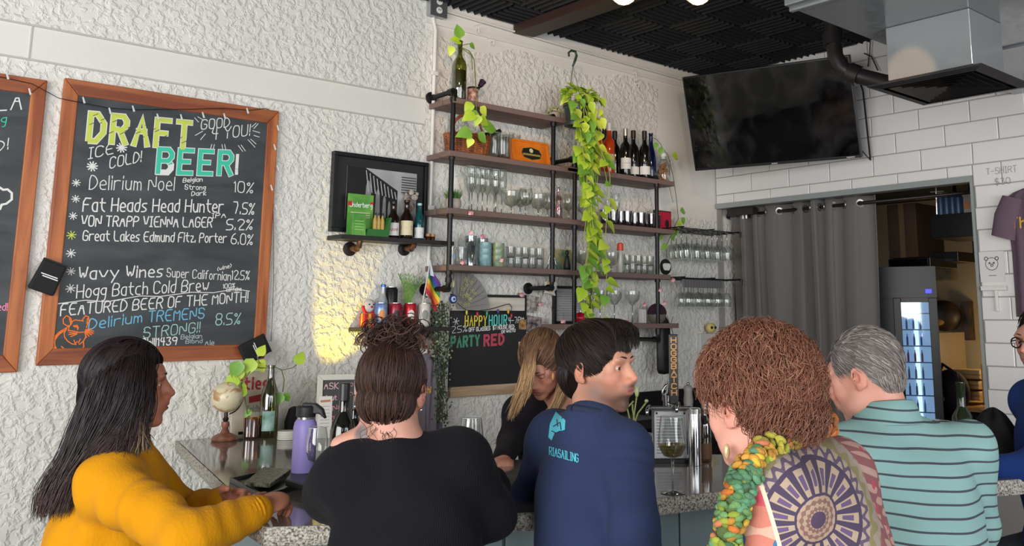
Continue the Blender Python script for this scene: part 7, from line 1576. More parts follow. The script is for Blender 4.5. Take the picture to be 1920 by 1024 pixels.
def make_person(D):
 t = thing('person', D['label'], 'person', (D['pelvis'].x, D['pelvis'].y, 0)); H_ = D['head']; T = D['torso']; sc = D.get('sc', 1.0)
 base = np.array(hexcolor(D['skin'])); q = head_prims(H_, D.get('fat', 1), D.get('nose', 1), D.get('jaw', 1), sc)
 nb = D['neckb']; q.append(cone(H_.p(0, -.030, -.05), nb, .048 * D.get('neck', 1), .056 * D.get('neck', 1), .018))
 sL, sR = D['sh']; mid = (sL + sR) / 2; q.append(cone(sL, sR, .040, .040, .03)); q.append(cone(mid + (D['pelvis'] - mid).normalized() * .10, D['pelvis'], .085, .09, .04))
 q += D.get('bare', [])
 boxes = [(np.array(H_.o) - .15, np.array(H_.o) + .15)]
 for i in (0, 1):
  S_, E_, W_ = D['arms'][i]; q += [cone(S_, E_, .045, .037, .02), cone(E_, W_, .037, .025, .02)]
  if D.get('hands'):
   hd = D['hands'][i]
   if hd: q += hand_prims(W_, hd[0], hd[1], hd[2], hd[3], hd[4] if len(hd) > 4 else .95); boxes.append((np.array(W_) - .15, np.array(W_) + .15)) if D.get('finehands') else None
 ft = D.get('feet')
 P, F = sdf_mesh(q, .011, D.get('hf', .0038), boxes); P = relax(P, F, 1)
 L = H_.loc(P) / sc; col = np.tile(base, (len(P), 1))
 def g(c, r): return np.exp(-(((L - np.array(c)) / np.array(r)) ** 2).sum(1))
 red = np.array(hexcolor(D.get('lip', 'a8645c')))
 for s in (-1, 1):
  col = mixv(col, base * [1.05, .72, .66], .55 * g((s * .042, .075, -.028), (.026, .05, .022))); col = mixv(col, base * [1.0, .62, .55], .55 * g((s * .085, -.01, 0), (.02, .03, .04))); col = mixv(col, base * .55, .55 * g((s * .031, .09, .012), (.018, .02, .012)))
 col = mixv(col, base * [1.0, .68, .6], .5 * g((0, .115, -.028), (.018, .02, .016))); col = mixv(col, red, np.clip(1.5 * g((0, .102, -.058), (.021, .014, .0095)), 0, 1))
 if D.get('stubble'):
  m = np.clip(1.35 * g((0, .075, -.085), (.055, .06, .032)) + .9 * g((0, .1, -.045), (.026, .02, .007)) + .8 * g((.055, .02, -.06), (.03, .04, .04)) + .8 * g((-.055, .02, -.06), (.03, .04, .04)), 0, 1) * (1 - np.clip(1.5 * g((0, .102, -.058), (.02, .02, .008)), 0, 1))
  col = mixv(col, np.array(hexcolor(D['stubble'])), D.get('stub', .6) * m)
 if D.get('ink'):
  for c, r in D['ink']: col = mixv(col, np.array(hexcolor('4f5a60')), .8 * np.clip(2.5 * g(c, r) - .8, 0, 1))
 col *= (1 + .04 * np.sin(P @ np.array([90, 70, 80]))[:, None])
 mesh_obj('body', P, F, skinmat('tone'), t, col)
 for s in (-1, 1):
  c = H_.p(s * .0315 * sc, .0735 * sc, .0040 * sc); e_ = MB().ell(c, .0118 * sc, n=18, m=12).build('eye', mat('eye_white', 'bdb5b0', .3), t, smooth=True)
  gz = (H_.f + H_.u * D.get('gaze', -.06)).normalized(); MB().lathe(c, [(.0062, .0102), (.0056, .0108), (0, .0123)], 14, gz.to_track_quat('Z', 'Y').to_matrix()).build('iris', mat('eye_brown', '2a1810', .12), e_, smooth=True)
  for nm_, t0, t1, R_ in (('upper_eyelid', D.get('lidt', 16), 105, .0133), ('lower_eyelid', -24, -100, .0127)):
   mb = MB(); vs = []; a_, b_ = 10, 6
   for i in range(b_ + 1):
    th_ = radians(t0 + (t1 - t0) * i / b_)
    for k in range(a_ + 1): ph_ = radians(-88 + 176 * k / a_); q2 = (th_ * cos(ph_) ** .7 if i == 0 else th_); vs.append(c + (H_.r * sin(ph_) + (H_.f * cos(q2) + H_.u * sin(q2)) * cos(ph_)) * R_ * sc)
   mb.add(vs, [(i * (a_ + 1) + k, i * (a_ + 1) + k + 1, (i + 1) * (a_ + 1) + k + 1, (i + 1) * (a_ + 1) + k) for i in range(b_) for k in range(a_)]); mb.build(nm_, mat('lid_' + D['skin'], D.get('lid', D['skin']), .5), t, smooth=True)
  b = MB(); pts = [H_.p(s * x * sc, (.0972 - max(0, x - .016) * .30) * sc, (.0290 + .004 * sin((x - .01) * 60)) * sc) for x in np.linspace(.011, .050, 7)]; b.tube(pts, [.0014, .0022, .0025, .0024, .0021, .0016, .0006], 6); b.build('eyebrow', mat('brow_' + D['brow'], D['brow'], .9), t, smooth=True)
 return t
def cloth(D, t, name, m, prims, h=.0085, amp=.004, smooth=2, folds=None, label=None):
 P, F = sdf_mesh(prims, h); P = relax(P, F, smooth); N = normals(P, F)
 R_ = np.random.default_rng(D.get('seed', 1)); d = np.zeros(len(P))
 for i in range(7): v = R_.normal(size=3) * R_.uniform(9, 26); d += np.sin(P @ v + R_.uniform(0, 6) + 1.3 * np.sin(P @ (R_.normal(size=3) * 9))) * amp / 3.2
 for (a, b, wl, am, rad) in (folds or []):           # rings of folds along a limb a->b
  a = np.array(a); b = np.array(b); L = np.linalg.norm(b - a); u = (b - a) / L; s = (P - a) @ u; dist = np.linalg.norm(P - a - s[:, None] * u, axis=1)
  w_ = np.exp(-((s - L / 2) / (L * .55)) ** 4) * (dist < rad); o = P @ R_.normal(size=3) * 12; o2 = P @ R_.normal(size=3) * 22; d += w_ * am * .42 * np.sin(s * 2 * pi / wl + 2.6 * np.sin(o) + 1.4 * np.sin(o2)) * (.55 + .45 * np.sin(o * .7 + 2))
 P = P + N * d[:, None]; return mesh_obj(name, P, F, m, t)
def top_prims(D, infl=.014, chest=(.165, .105), waist=(.165, .12), cut=None):
 T = D['torso']; sL, sR = D['sh']; mid = (sL + sR) / 2; pv = D['pelvis']; q = []; dn = (pv - mid); L = dn.length; dn.normalize()
 q.append(cone(sL, sR, .052 + infl, .052 + infl, .05)); c1 = mid + dn * .13 + T.f * .008; up = -dn; f_ = T.f - up * T.f.dot(up); f_.normalize(); M = Matrix((f_.cross(up), f_, up)).transposed()
 q.append(ellp(c1, (chest[0] + infl, chest[1] + infl, .19), M, .05)); q.append(ellp(mid + dn * L * .62, (waist[0] + infl, waist[1] + infl, .20), M, .07)); q.append(ellp(pv, (waist[0] + .02 + infl, waist[1] + .02 + infl, .15), M, .06))
 nk = D['neckb'] - UZ * .015; q.append(cone(mid, nk, .070, .058 + infl * .4, .03))
 for S_ in (sL, sR): q.append(cone(nk - UZ * .02 - T.f * .01, S_.lerp(mid, .12), .056 + infl * .5, .050 + infl, .04))
 for i in (0, 1):
  S_, E_, W_ = D['arms'][i]; a = D.get('armr', (.058, .048, .036)); q += [cone(S_, E_, a[0] + infl, a[1] + infl * .7, .035), cone(E_, W_, a[1] + infl * .7, a[2] + infl * .3, .03)]
 return q
def legs(D, t, colname, col, stool=True):
 T = D['torso']; pv = D['pelvis']; fh = Vector((T.f.x, T.f.y, 0)).normalized(); r = fh.cross(UZ); q = []
 if stool:
  sz = pv.z - .10; pts = []
  for s in (-1, 1):
   hp_ = pv + r * s * .09 - UZ * .02; kn = pv + r * s * .13 + fh * .27 - UZ * .06; kn.z = sz + .04; ff = kn - fh * .08; ff.z = .33; q += [cone(hp_, kn, .095, .068, .04), cone(kn, ff, .064, .046, .02)]; pts.append(ff)
  q.append(ellp(pv, (.15, .12, .11), T.M, .05)); P, F = sdf_mesh(q, .018); mesh_obj('trousers', relax(P, F, 1), F, mat(colname, col, .8), t)
  for p in pts: MB().ell(p + fh * .06 - UZ * .055, (.05, .05, .035), n=14, m=8).ell(p + fh * .12 - UZ * .06, (.045, .06, .028), n=14, m=8).build('shoe', mat('dark_shoe', '1c1a1a', .5), t, smooth=True)
  st_ = thing('bar_stool', 'round black bar stool under ' + D['who'], 'stool', (pv.x, pv.y, 0), 0, 'bar stools along the counter'); c = Vector((pv.x, pv.y, 0)); zt_ = sz - .005
  MB().lathe(c, [(.17, zt_ - .05), (.18, zt_ - .03), (.175, zt_ - .005), (.15, zt_), (0, zt_)], 24).build('seat', mat('black_vinyl', '151517', .5), st_, smooth='auto')
  for k in range(4): a = pi / 4 + k * pi / 2; MB().tube([c + Vector((.11 * cos(a), .11 * sin(a), zt_ - .05)), c + Vector((.2 * cos(a), .2 * sin(a), 0))], .012, 8).build('leg', BP, st_, smooth=True)
  MB().tube([c + Vector((.165 * cos(a), .165 * sin(a), .27)) for a in np.linspace(0, 2 * pi, 25)], .009, 8, cap=False).build('foot_ring', BP, st_, smooth=True)
 else:
  for s in (-1, 1):
   hp_ = pv + r * s * .085; kn = Vector((pv.x, pv.y, .48)) + r * s * .10 + fh * .02; an = Vector((pv.x, pv.y, .09)) + r * s * .11; q += [cone(hp_, kn, .09, .06, .04), cone(kn, an, .058, .045, .02)]
   MB().ell(an + fh * .02 - UZ * .045, (.045, .045, .045), n=14, m=8).ell(an + fh * .10 - UZ * .055, (.045, .045, .034), n=14, m=8).build('shoe', mat('dark_shoe', '1c1a1a', .5), t, smooth=True)
  P, F = sdf_mesh(q, .018); mesh_obj('trousers', relax(P, F, 1), F, mat(colname, col, .8), t)
# ---- hair helpers
def catm(P, t):
 n = len(P) - 1; x = max(0, min(.9999, t)) * n; i = int(x); u = x - i; p0, p1, p2, p3 = P[max(i - 1, 0)], P[i], P[i + 1], P[min(i + 2, n)]
 return .5 * ((2 * p1) + (p2 - p0) * u + (2 * p0 - 5 * p1 + 4 * p2 - p3) * u * u + (3 * p1 - p0 - 3 * p2 + p3) * u ** 3)
def tint(c, k): return tuple(min(1, v * k) for v in hexcolor(c))
def strand_sheet(mb, guides, n, r, jit_, col, R_, tipcol=None, tip=.6, seg=10, wave=0, sides=3):
 G = guides; m = len(G) - 1
 for _ in range(n):
  x = R_.random() * m; i = min(int(x), m - 1); u = x - i; j = [Vector((R_.gauss(0, jit_), R_.gauss(0, jit_), R_.gauss(0, jit_ * .5))) for _ in range(3)]; L = R_.uniform(.82, 1.0); ph = R_.uniform(0, 6); pts = []; k_ = R_.uniform(.6, 1.45); cs = []
  for s in range(seg + 1):
   t = L * s / seg; p = catm(G[i], t).lerp(catm(G[i + 1], t), u) + catm(j, t) * (.4 + t); p = p + Vector((sin(ph + t * 9), cos(ph + t * 8), 0)) * wave * t; pts.append(p)
   c = Vector(hexcolor(col));
   if tipcol: c = c.lerp(Vector(hexcolor(tipcol)), max(0, min(1, (t - tip) / .3)))
   cs += [tuple(c * k_)] * sides
  a = len(mb.v); mb.tube(pts, [r * (1 - .15 * abs(2 * s / seg - 1)) if s < seg else r * .25 for s in range(seg + 1)], sides, cap=False); mb.c += cs
HAIRM = mat('hair_fibre', '2a1c16', .5, attr=True, spec=.35); HSHELL = mat('hair_base', '2a1c16', .85, attr=True, spec=.05)
def scalp_strands(mb, H_, c, rad, n, L, comb, r, col, R_, cond=None, lift=.3, curl=0, seg=6, droop=0, sc=1.0, cvar=(.6, 1.5), alt=None):
 # short strands rooted on an ellipsoid, combed along a tangent field
 k = 0; tries = 0
 while k < n and tries < n * 30:
  tries += 1; v = Vector((R_.gauss(0, 1), R_.gauss(0, 1), R_.gauss(0, 1))).normalized(); lp = Vector((v.x * rad[0], v.y * rad[1], v.z * rad[2])) + Vector(c)
  if cond and not cond(lp): continue
  k += 1; nrm = Vector((v.x / rad[0], v.y / rad[1], v.z / rad[2])).normalized(); cd = comb(lp); tg = (cd - nrm * cd.dot(nrm)); tg = tg.normalized() if tg.length > 1e-4 else nrm.orthogonal(); tg = (tg + Vector((R_.gauss(0, .25), R_.gauss(0, .25), R_.gauss(0, .25)))).normalized()
  l = L * R_.uniform(.7, 1.3); pts = []; b = nrm.cross(tg).normalized(); ph = R_.uniform(0, 6); q = lp.copy(); cc0 = Vector(c)
  for s in range(seg + 1):
   t = s / seg; e_ = q - cc0; k2 = 1 / max(1e-6, Vector((e_.x / rad[0], e_.y / rad[1], e_.z / rad[2])).length); q = cc0 + e_ * k2 if s else q
   n2 = Vector(((q.x - c[0]) / rad[0] ** 2, (q.y - c[1]) / rad[1] ** 2, (q.z - c[2]) / rad[2] ** 2)).normalized(); o_ = q + n2 * (.0015 + lift * l * t)
   if curl: o_ = o_ + (b * cos(ph + t * 8) + n2 * (sin(ph + t * 8) + 1)) * curl
   pts.append(H_.p(o_.x * sc, o_.y * sc, o_.z * sc)); d2 = comb(q) if not curl else tg; d2 = d2 - n2 * d2.dot(n2)
   if d2.length > 1e-4: tg = (tg * .6 + d2.normalized() * .4); tg = (tg - n2 * tg.dot(n2)).normalized()
   q = q + tg * l / seg
  kk = R_.uniform(*cvar); cc = tuple(Vector(hexcolor(alt if alt and R_.random() < .4 else col)) * kk); mb.tube(pts, [r * (1 - .8 * s / seg) for s in range(seg + 1)], 3, cap=False); mb.c += [cc] * (3 * (seg + 1))
def shell(H_, els, m, t, name='hair', h=.006, cuts=(), sc=1.0, amp=0, col=None, freq=60):
 q = [ellp(H_.p(c[0] * sc, c[1] * sc, c[2] * sc), [v * sc for v in r], H_.M, .015) for c, r in els] + [ellp(H_.p(c[0] * sc, c[1] * sc, c[2] * sc), [v * sc for v in r], H_.M, .006, True) for c, r in cuts]
 P, F = sdf_mesh(q, h); P = relax(P, F, 1)
 if amp:
  N = normals(P, F); R_ = np.random.default_rng(5); d = 0
  for i in range(5): d = d + np.sin(P @ (R_.normal(size=3) * freq) + R_.uniform(0, 6)) * amp / 2
  P = P + N * d[:, None]
 c = np.tile(np.array(hexcolor(col)), (len(P), 1)); return mesh_obj(name, P, F, HSHELL, t, c)
from mathutils.bvhtree import BVHTree
def person(D):
 D['torso'] = Fr(D['mid'], D['fb']); r = D['torso'].r; h_ = D.get('half', .165)
 D.setdefault('sh', (D['mid'] - r * h_, D['mid'] + r * h_)); D['arms'] = [(D['sh'][i], D['arms'][i][0], D['arms'][i][1]) for i in (0, 1)]
 return make_person(D)
def knit(name, c, c2, sc=120, st=.35, rib=None):
 def f(nt, b):
  n = tex(nt, sc, 3, stretch=(1, 1, .5)); nt.links.new(mixc(nt, E(tex(nt, 6, 4).outputs[0]), c, c2), b.inputs['Base Color']); h_ = E(n.outputs[0])
  if rib: x, y, z = xyz(nt); h_ = h_ * .4 + (((x * rib[0] + y * rib[1]) * rib[2]).sin()) * .5
  bumpnode(nt, b, h_, st, .004)
 return mat(name, c, .95, build=f, sheen=.03, spec=.12)
# ---------------------------------------------------------------- woman in the mustard sweater
hy = Fr(AT(240, 727, 2.64), RT * 1 + FH * .42, pitch=3)
Y = dict(label='woman with long dark hair and mustard yellow sweater, hands clasped on the bar', who='the woman in the mustard sweater', skin='a96f58', brow='1c1312', lip='9a4a4c', head=hy, fb=RT * .93 + FH * .3, mid=AT(222, 893, 2.62), neckb=AT(226, 842, 2.63), half=.16, fat=1.05,
         arms=[(AT(345, 962, 2.88), AT(432, 942, 2.72)), (AT(352, 1012, 2.34), AT(482, 958, 2.50))], seed=3)
Y['pelvis'] = AT(190, 1150, 2.62); Y['pelvis'].z = .82
w1, w2 = Y['arms'][0][1], Y['arms'][1][1]
Y['hands'] = [(AT(505, 915, 2.62) - w1, FH * .8 + UZ * .5, 1, .45, .98), (AT(545, 925, 2.60) - w2, -FH * .75 + UZ * .65, -1, .75, .98)]; Y['finehands'] = True
ty_ = person(Y); tp = top_prims(Y, .02, (.15, .115), (.17, .145))
cloth(Y, ty_, 'sweater', knit('mustard_knit', 'b87a06', 'c88a10', 130, .4), tp + [cone(Y['neckb'] - UZ * .03, Y['neckb'] + UZ * .012, .085, .072, .02)], amp=.008, folds=[(*Y['arms'][1][:2], .11, .006, .12), (*Y['arms'][1][1:], .06, .005, .1), (*Y['arms'][0][1:], .04, .004, .1)])
for i in (0, 1):
 S_, E_, W_ = Y['arms'][i]; d_ = (W_ - E_).normalized(); mb = MB()
 for k in range(4): c = W_ - d_ * (.004 + k * .011); M3 = d_.to_track_quat('Z', 'Y').to_matrix(); mb.tube([c + M3 @ Vector((.035 * cos(a), .035 * sin(a), 0)) for a in np.linspace(0, 2 * pi, 17)], .0062, 6, cap=False)
 mb.build('cuff', MC['mustard_knit'], ty_, smooth=True)
BG = MB().tube([w2 + (w2 - Y['arms'][1][0]).normalized() * .03 + hy.M @ Vector((.027 * cos(a), 0, .027 * sin(a))) for a in np.linspace(0, 2 * pi, 17)], .003, 6, cap=False)
shell(hy, [((0, -.014, .040), (.086, .104, .096)), ((0, -.055, -.03), (.082, .070, .10)), ((0, -.075, -.12), (.078, .055, .09)), ((.0, -.105, -.21), (.07, .045, .08))], HAIRM, ty_, cuts=[((0, .115, -.04), (.09, .055, .13))], col='1a1314', amp=.004)
R4 = random.Random(4); mb = MB()
g = lambda *p: [AT(x, y, s) for x, y, s in p]
scalp_strands(mb, hy, (0, -.014, .040), (.089, .107, .099), 2200, .11, lambda l: Vector((l.x * 3, -.35 if l.z > .03 else -.1, -.6 if abs(l.x) > .02 else .0)), .0014, '241a1b', R4, lambda l: (l.y < .06 or l.z > .09) and l.z > -.03, lift=.03, seg=9, cvar=(.5, 1.5))
near = [g((232, 655, 2.62), (180, 690, 2.58), (150, 770, 2.56), (120, 850, 2.54), (80, 920, 2.53), (72, 975, 2.54)), g((238, 654, 2.62), (195, 690, 2.55), (170, 770, 2.52), (140, 850, 2.50), (100, 920, 2.48), (88, 970, 2.49)),
  g((245, 654, 2.62), (215, 690, 2.54), (195, 770, 2.50), (165, 840, 2.48), (130, 905, 2.46), (105, 972, 2.47)), g((250, 654, 2.62), (235, 690, 2.53), (218, 760, 2.50), (190, 820, 2.48), (150, 870, 2.47), (118, 968, 2.47)),
  g((256, 655, 2.62), (250, 690, 2.53), (238, 750, 2.50), (215, 800, 2.49), (175, 845, 2.47), (140, 905, 2.47)), g((262, 657, 2.62), (262, 695, 2.54), (256, 745, 2.51), (240, 790, 2.50), (228, 825, 2.48), (215, 850, 2.47)),
  g((268, 660, 2.62), (276, 700, 2.56), (268, 745, 2.53), (262, 780, 2.52), (258, 815, 2.50), (252, 848, 2.49)), g((272, 662, 2.62), (287, 702, 2.58), (280, 742, 2.555), (270, 782, 2.54), (268, 815, 2.53), (272, 846, 2.52))]
far = [[p + FH * .13 * min(1, i) + FH * .02 for i, p in enumerate(G_)] for G_ in near[:5]]
strand_sheet(mb, near, 2200, .0014, .009, '241a1b', R4, '3a2c2a', .55, seg=12, wave=.006); strand_sheet(mb, far, 500, .0018, .01, '1d1516', R4, seg=10)
strand_sheet(mb, [near[-1], near[-2]], 260, .0013, .008, '30211e', R4, '8a765c', .6, seg=12, wave=.008)
mb.build('hair_strands', HAIRM, ty_, smooth=True, stuff=True); legs(Y, ty_, 'dark_jeans', '23262f')
# ---------------------------------------------------------------- woman in black with the messy bun
hb2 = Fr(AT(733, 738, 2.35), FH * 1 - RT * .02, pitch=-8, roll=3)
B = dict(label='woman seen from behind in a black top with a messy brown bun', who='the woman with the bun', skin='c08e7c', brow='241814', head=hb2, fb=FH * .97 + RT * .12, mid=AT(757, 866, 2.33), neckb=AT(748, 832, 2.33), sh=(AT(664, 893, 2.31), AT(858, 872, 2.37)), neck=1.12, fat=1.08,
         arms=[(AT(625, 930, 2.42), AT(668, 915, 2.68)), (AT(915, 965, 2.40), AT(925, 905, 2.72))], armr=(.066, .055, .04), seed=8, bare=[cone(AT(640, 836, 2.31), AT(712, 812, 2.34), .026, .038, .02)], ink=[((-.052, -.03, -.10), (.02, .05, .03)), ((.02, -.07, -.15), (.025, .05, .008))])
B['pelvis'] = AT(748, 1200, 2.27); B['pelvis'].z = .82
w1, w2 = B['arms'][0][1], B['arms'][1][1]; B['hands'] = [(RT * .5 + FH, UZ, -1, .4), (FH - RT * .4, UZ, 1, .4)]
tb_ = person(B)
bp2 = [p for p in top_prims(B, .018, (.165, .115), (.155, .135)) if True]; del bp2[4]
cloth(B, tb_, 'black_top', knit('black_rib_knit', '131217', '18171c', 60, .25, rib=(RT.x, RT.y, 1300)), bp2 + [cone(AT(636, 900, 2.31), AT(622, 928, 2.38), .058, .056, .04)], amp=.007, folds=[(B['sh'][1], B['arms'][1][1], .05, .005, .12), (B['sh'][0], B['arms'][0][1], .045, .005, .12)])
shell(hb2, [((0, -.014, .038), (.080, .101, .093)), ((0, -.045, -.022), (.068, .062, .062)), ((0, -.035, .138), (.046, .042, .032))], HAIRM, tb_, cuts=[((0, .12, -.03), (.09, .06, .11)), ((-.083, -.008, -.008), (.016, .026, .034)), ((.083, -.008, -.008), (.016, .026, .034))], col='251a17', amp=.002)
mb = MB(); bun = Vector((0, -.045, .125))
okb = lambda l: l.y < .05 and l.z > -.085 and not (abs(l.x) > .055 and l.z < .02 and l.y > -.03)
scalp_strands(mb, hb2, (0, -.014, .038), (.081, .102, .094), 2000, .075, lambda l: bun - l, .0013, '2c1e1a', R4, okb, lift=.06, alt='4a3129', cvar=(.5, 1.5))
scalp_strands(mb, hb2, (0, -.045, -.022), (.069, .063, .063), 900, .07, lambda l: bun - l, .0012, '2c1e1a', R4, lambda l: l.y < -.04 and l.z > -.078, lift=.06, alt='4a3129')
for i in range(520):
 c = Vector((R4.gauss(0, .028), -.035 + R4.gauss(0, .02), .137 + R4.gauss(0, .014))); r_ = R4.uniform(.014, .034); q1 = Vector((R4.gauss(0, 1), R4.gauss(0, 1), R4.gauss(0, 1))).normalized(); q2 = q1.orthogonal().normalized(); a0 = R4.uniform(0, 6); sp = R4.uniform(2, 5); kk = R4.uniform(.6, 2.2)
 pts = [hb2.p(*(c + q1 * r_ * cos(a0 + sp * s / 9) + q2 * r_ * sin(a0 + sp * s / 9))) for s in range(10)]; mb.tube(pts, [.0015] * 9 + [.0005], 3, cap=False); mb.c += [tint('33231d', kk)] * 30
for i in range(50):
 sd = R4.choice((-1, 1)); b0 = Vector((sd * R4.uniform(.02, .045), -.05, .135)); pts = []
 for s in range(9): t = s / 8; pts.append(hb2.p(b0.x + sd * (.045 * t + .006 * sin(t * 9)), b0.y - .01 * t, b0.z + .02 * sin(3 * t) - .03 * t * t + R4.uniform(-.002, .002)))
 mb.tube(pts, .0008, 3, cap=False); mb.c += [tint('4a3228', R4.uniform(.7, 1.6))] * 27
for i in range(16):                                      # loose wisps on the nape
 x0 = R4.uniform(-.05, .05); pts = [hb2.p(x0 + .012 * sin(t * 5 + i) , -.072 - .004 * t, -.065 - .055 * t * R4.uniform(.8, 1)) for t in np.linspace(0, 1, 8)]; mb.tube(pts, .0006, 3, cap=False); mb.c += [tint('2c1e1a', R4.uniform(.7, 1.5))] * 24
mb.build('hair_strands', HAIRM, tb_, smooth=True, stuff=True); MB().ell(hb2.p(-.081, -.012, -.036), .004).build('earring', SV, tb_); MB().ell(hb2.p(.081, -.012, -.036), .004).build('earring', SV, tb_)
legs(B, tb_, 'black_trousers', '17171b')
# ---------------------------------------------------------------- man in the navy long-sleeved shirt
hm_ = Fr(AT(1121, 693, 2.60), RT * .86 - FH * .48, pitch=2)
M_ = dict(label='dark-haired man in a navy long-sleeved shirt with turquoise print, turned to the right', who='the man in the navy shirt', skin='c48e76', brow='1a1210', lip='a8645c', head=hm_, fb=FH * .66 + RT * .75, mid=AT(1102, 832, 2.60), neckb=AT(1112, 782, 2.57), half=.142, stubble='382a26', stub=.85, fat=.93, jaw=.92, armr=(.052, .045, .036),
          arms=[(AT(998, 930, 2.86), AT(1035, 905, 3.08)), (AT(1190, 985, 2.36), AT(1222, 1160, 2.44))], seed=5, nose=1.05)
M_['pelvis'] = AT(1100, 1190, 2.50); M_['pelvis'].z = .81
M_['hands'] = [(FH + RT * .4, UZ, -1, .4), (-UZ + FH * .2, RT, 1, .5)]
tm = person(M_); mt_ = top_prims(M_, .016, (.15, .11), (.14, .12)); NAVY = knit('navy_jersey', '2b3552', '323d5e', 200, .15)
so = cloth(M_, tm, 'shirt', NAVY, mt_, amp=.007, folds=[(*M_['arms'][1][:2], .08, .005, .1), (M_['mid'], M_['pelvis'], .13, .004, .2)], h=.008)
mb = MB(); nbv = M_['neckb'] + UZ * .004
mb.tube([nbv + UZ * (.006 + .016 * cos(a)) + M_['torso'].M @ Vector((.062 * sin(a), -.066 * cos(a), 0)) for a in np.linspace(0, 2 * pi, 25)], .0105, 8, cap=False); mb.build('neckband', mat('navy_rib', '1f2840', .9), tm, smooth=True)
inv = ROOTM[so.name].inverted(); bvh = BVHTree.FromPolygons([inv @ v.co for v in so.data.vertices], [tuple(p.vertices) for p in so.data.polygons])
def onshirt(x, y, off=.0022):
 d_ = ray(x, y).normalized(); h_ = bvh.ray_cast(CP + d_ * .5, d_)
 return h_[0] - d_ * off if h_[0] else AT(x, y, 2.5)
TQ = mat('turquoise_print', '4fb8cc', .6); mb = MB()
n_ = 14
sail = [(1042, 772), (1060, 788), (1059, 806), (1040, 812), (1034, 826), (1028, 820), (1031, 795)]
def filled(poly, off=.0022):
 cx = sum(p[0] for p in poly) / len(poly); cy = sum(p[1] for p in poly) / len(poly); N = 5
 for (a, b) in zip(poly, poly[1:] + poly[:1]):
  for i in range(N):
   for j in range(4):
    P4 = []
    for (u, v) in ((i, j), (i + 1, j), (i + 1, j + 1), (i, j + 1)): e_x = a[0] + (b[0] - a[0]) * u / N; e_y = a[1] + (b[1] - a[1]) * u / N; s_ = v / 4; P4.append(onshirt(cx + (e_x - cx) * s_, cy + (e_y - cy) * s_, off))
    mb.quad(*P4)
filled(sail); mb.build('printed_emblem', TQ, tm, label='turquoise sail-shaped emblem on the back')
mb = MB()
for l in ([(1037, 800), (1050, 792), (1052, 806)], [(1034, 808), (1042, 812), (1052, 808)], [(1044, 786), (1046, 800)]):
 for (x0, y0), (x1, y1) in zip(l[:-1], l[1:]):
  for i in range(5): a = Vector((x0 + (x1 - x0) * i / 5, y0 + (y1 - y0) * i / 5)); b = Vector((x0 + (x1 - x0) * (i + 1) / 5, y0 + (y1 - y0) * (i + 1) / 5)); n = Vector((-(b - a).y, (b - a).x)).normalized() * .9; mb.quad(*[onshirt(*q, .0034) for q in (a - n, b - n, b + n, a + n)])
mb.build('emblem_lines', mat('navy_rib'), tm)
mb = MB(); st, W = strokes("RIASAILING"); x0, x1 = 1030, 1084
for s_ in st:
 for p, q in zip(s_[:-1], s_[1:]):
  for i in range(2):
   f0, f1 = i / 2, (i + 1) / 2
   def T_(u, v): x = x0 + (x1 - x0) * u / W; return Vector((x, 853 + (x - x0) * .26 - v * 2.5))
   a = T_(p[0] + (q[0] - p[0]) * f0, p[1] + (q[1] - p[1]) * f0); b = T_(p[0] + (q[0] - p[0]) * f1, p[1] + (q[1] - p[1]) * f1)
   if (b - a).length < .01: continue
   e_ = (b - a).normalized(); n = Vector((-e_.y, e_.x)) * .8; mb.quad(*[onshirt(*k, .0026) for k in (a - n - e_ * .5, b - n + e_ * .5, b + n + e_ * .5, a + n - e_ * .5)])
mb.build('printed_text', TQ, tm, label='turquoise lettering across the back')
shell(hm_, [((0, -.016, .044), (.083, .104, .091)), ((0, -.055, -.01), (.072, .058, .070))], HAIRM, tm, cuts=[((0, .112, -.015), (.066, .035, .085)), ((.082, -.012, -.012), (.016, .024, .030)), ((-.082, -.012, -.012), (.016, .024, .030))], col='191110', amp=.0015)
mb = MB(); crown = Vector((0, -.055, .13)); okm = lambda l: (l.y < .045 or l.z > .075) and l.z > -.07 and not (abs(l.x) > .06 and l.z < .012 and l.y > -.045)
scalp_strands(mb, hm_, (0, -.016, .044), (.084, .105, .092), 3000, .075, lambda l: (l - crown) + Vector((0, .05, -.02)), .0015, '221815', R4, okm, lift=.06, alt='33241e', cvar=(.5, 1.4))
scalp_strands(mb, hm_, (0, -.055, -.01), (.073, .059, .071), 1000, .05, lambda l: Vector((0, -.1, -1)), .0014, '1d1412', R4, lambda l: l.y < -.05, lift=.04, droop=.2)
for i in range(520):                                     # fringe across the forehead
 x0 = R4.uniform(-.062, .062); pts = [hm_.p(x0 * (1 + .15 * t) + .012 * t, .0 + .108 * sin(t * 1.5) - .004 * t, .139 - .078 * t * t * R4.uniform(.55, 1.15)) for t in np.linspace(0, 1, 8)]; mb.tube(pts, [.0015] * 6 + [.001, .0004], 3, cap=False); mb.c += [tint('221815', R4.uniform(.6, 1.5))] * 24
mb.build('hair_strands', HAIRM, tm, smooth=True, stuff=True); legs(M_, tm, 'dark_jeans', '23262f')
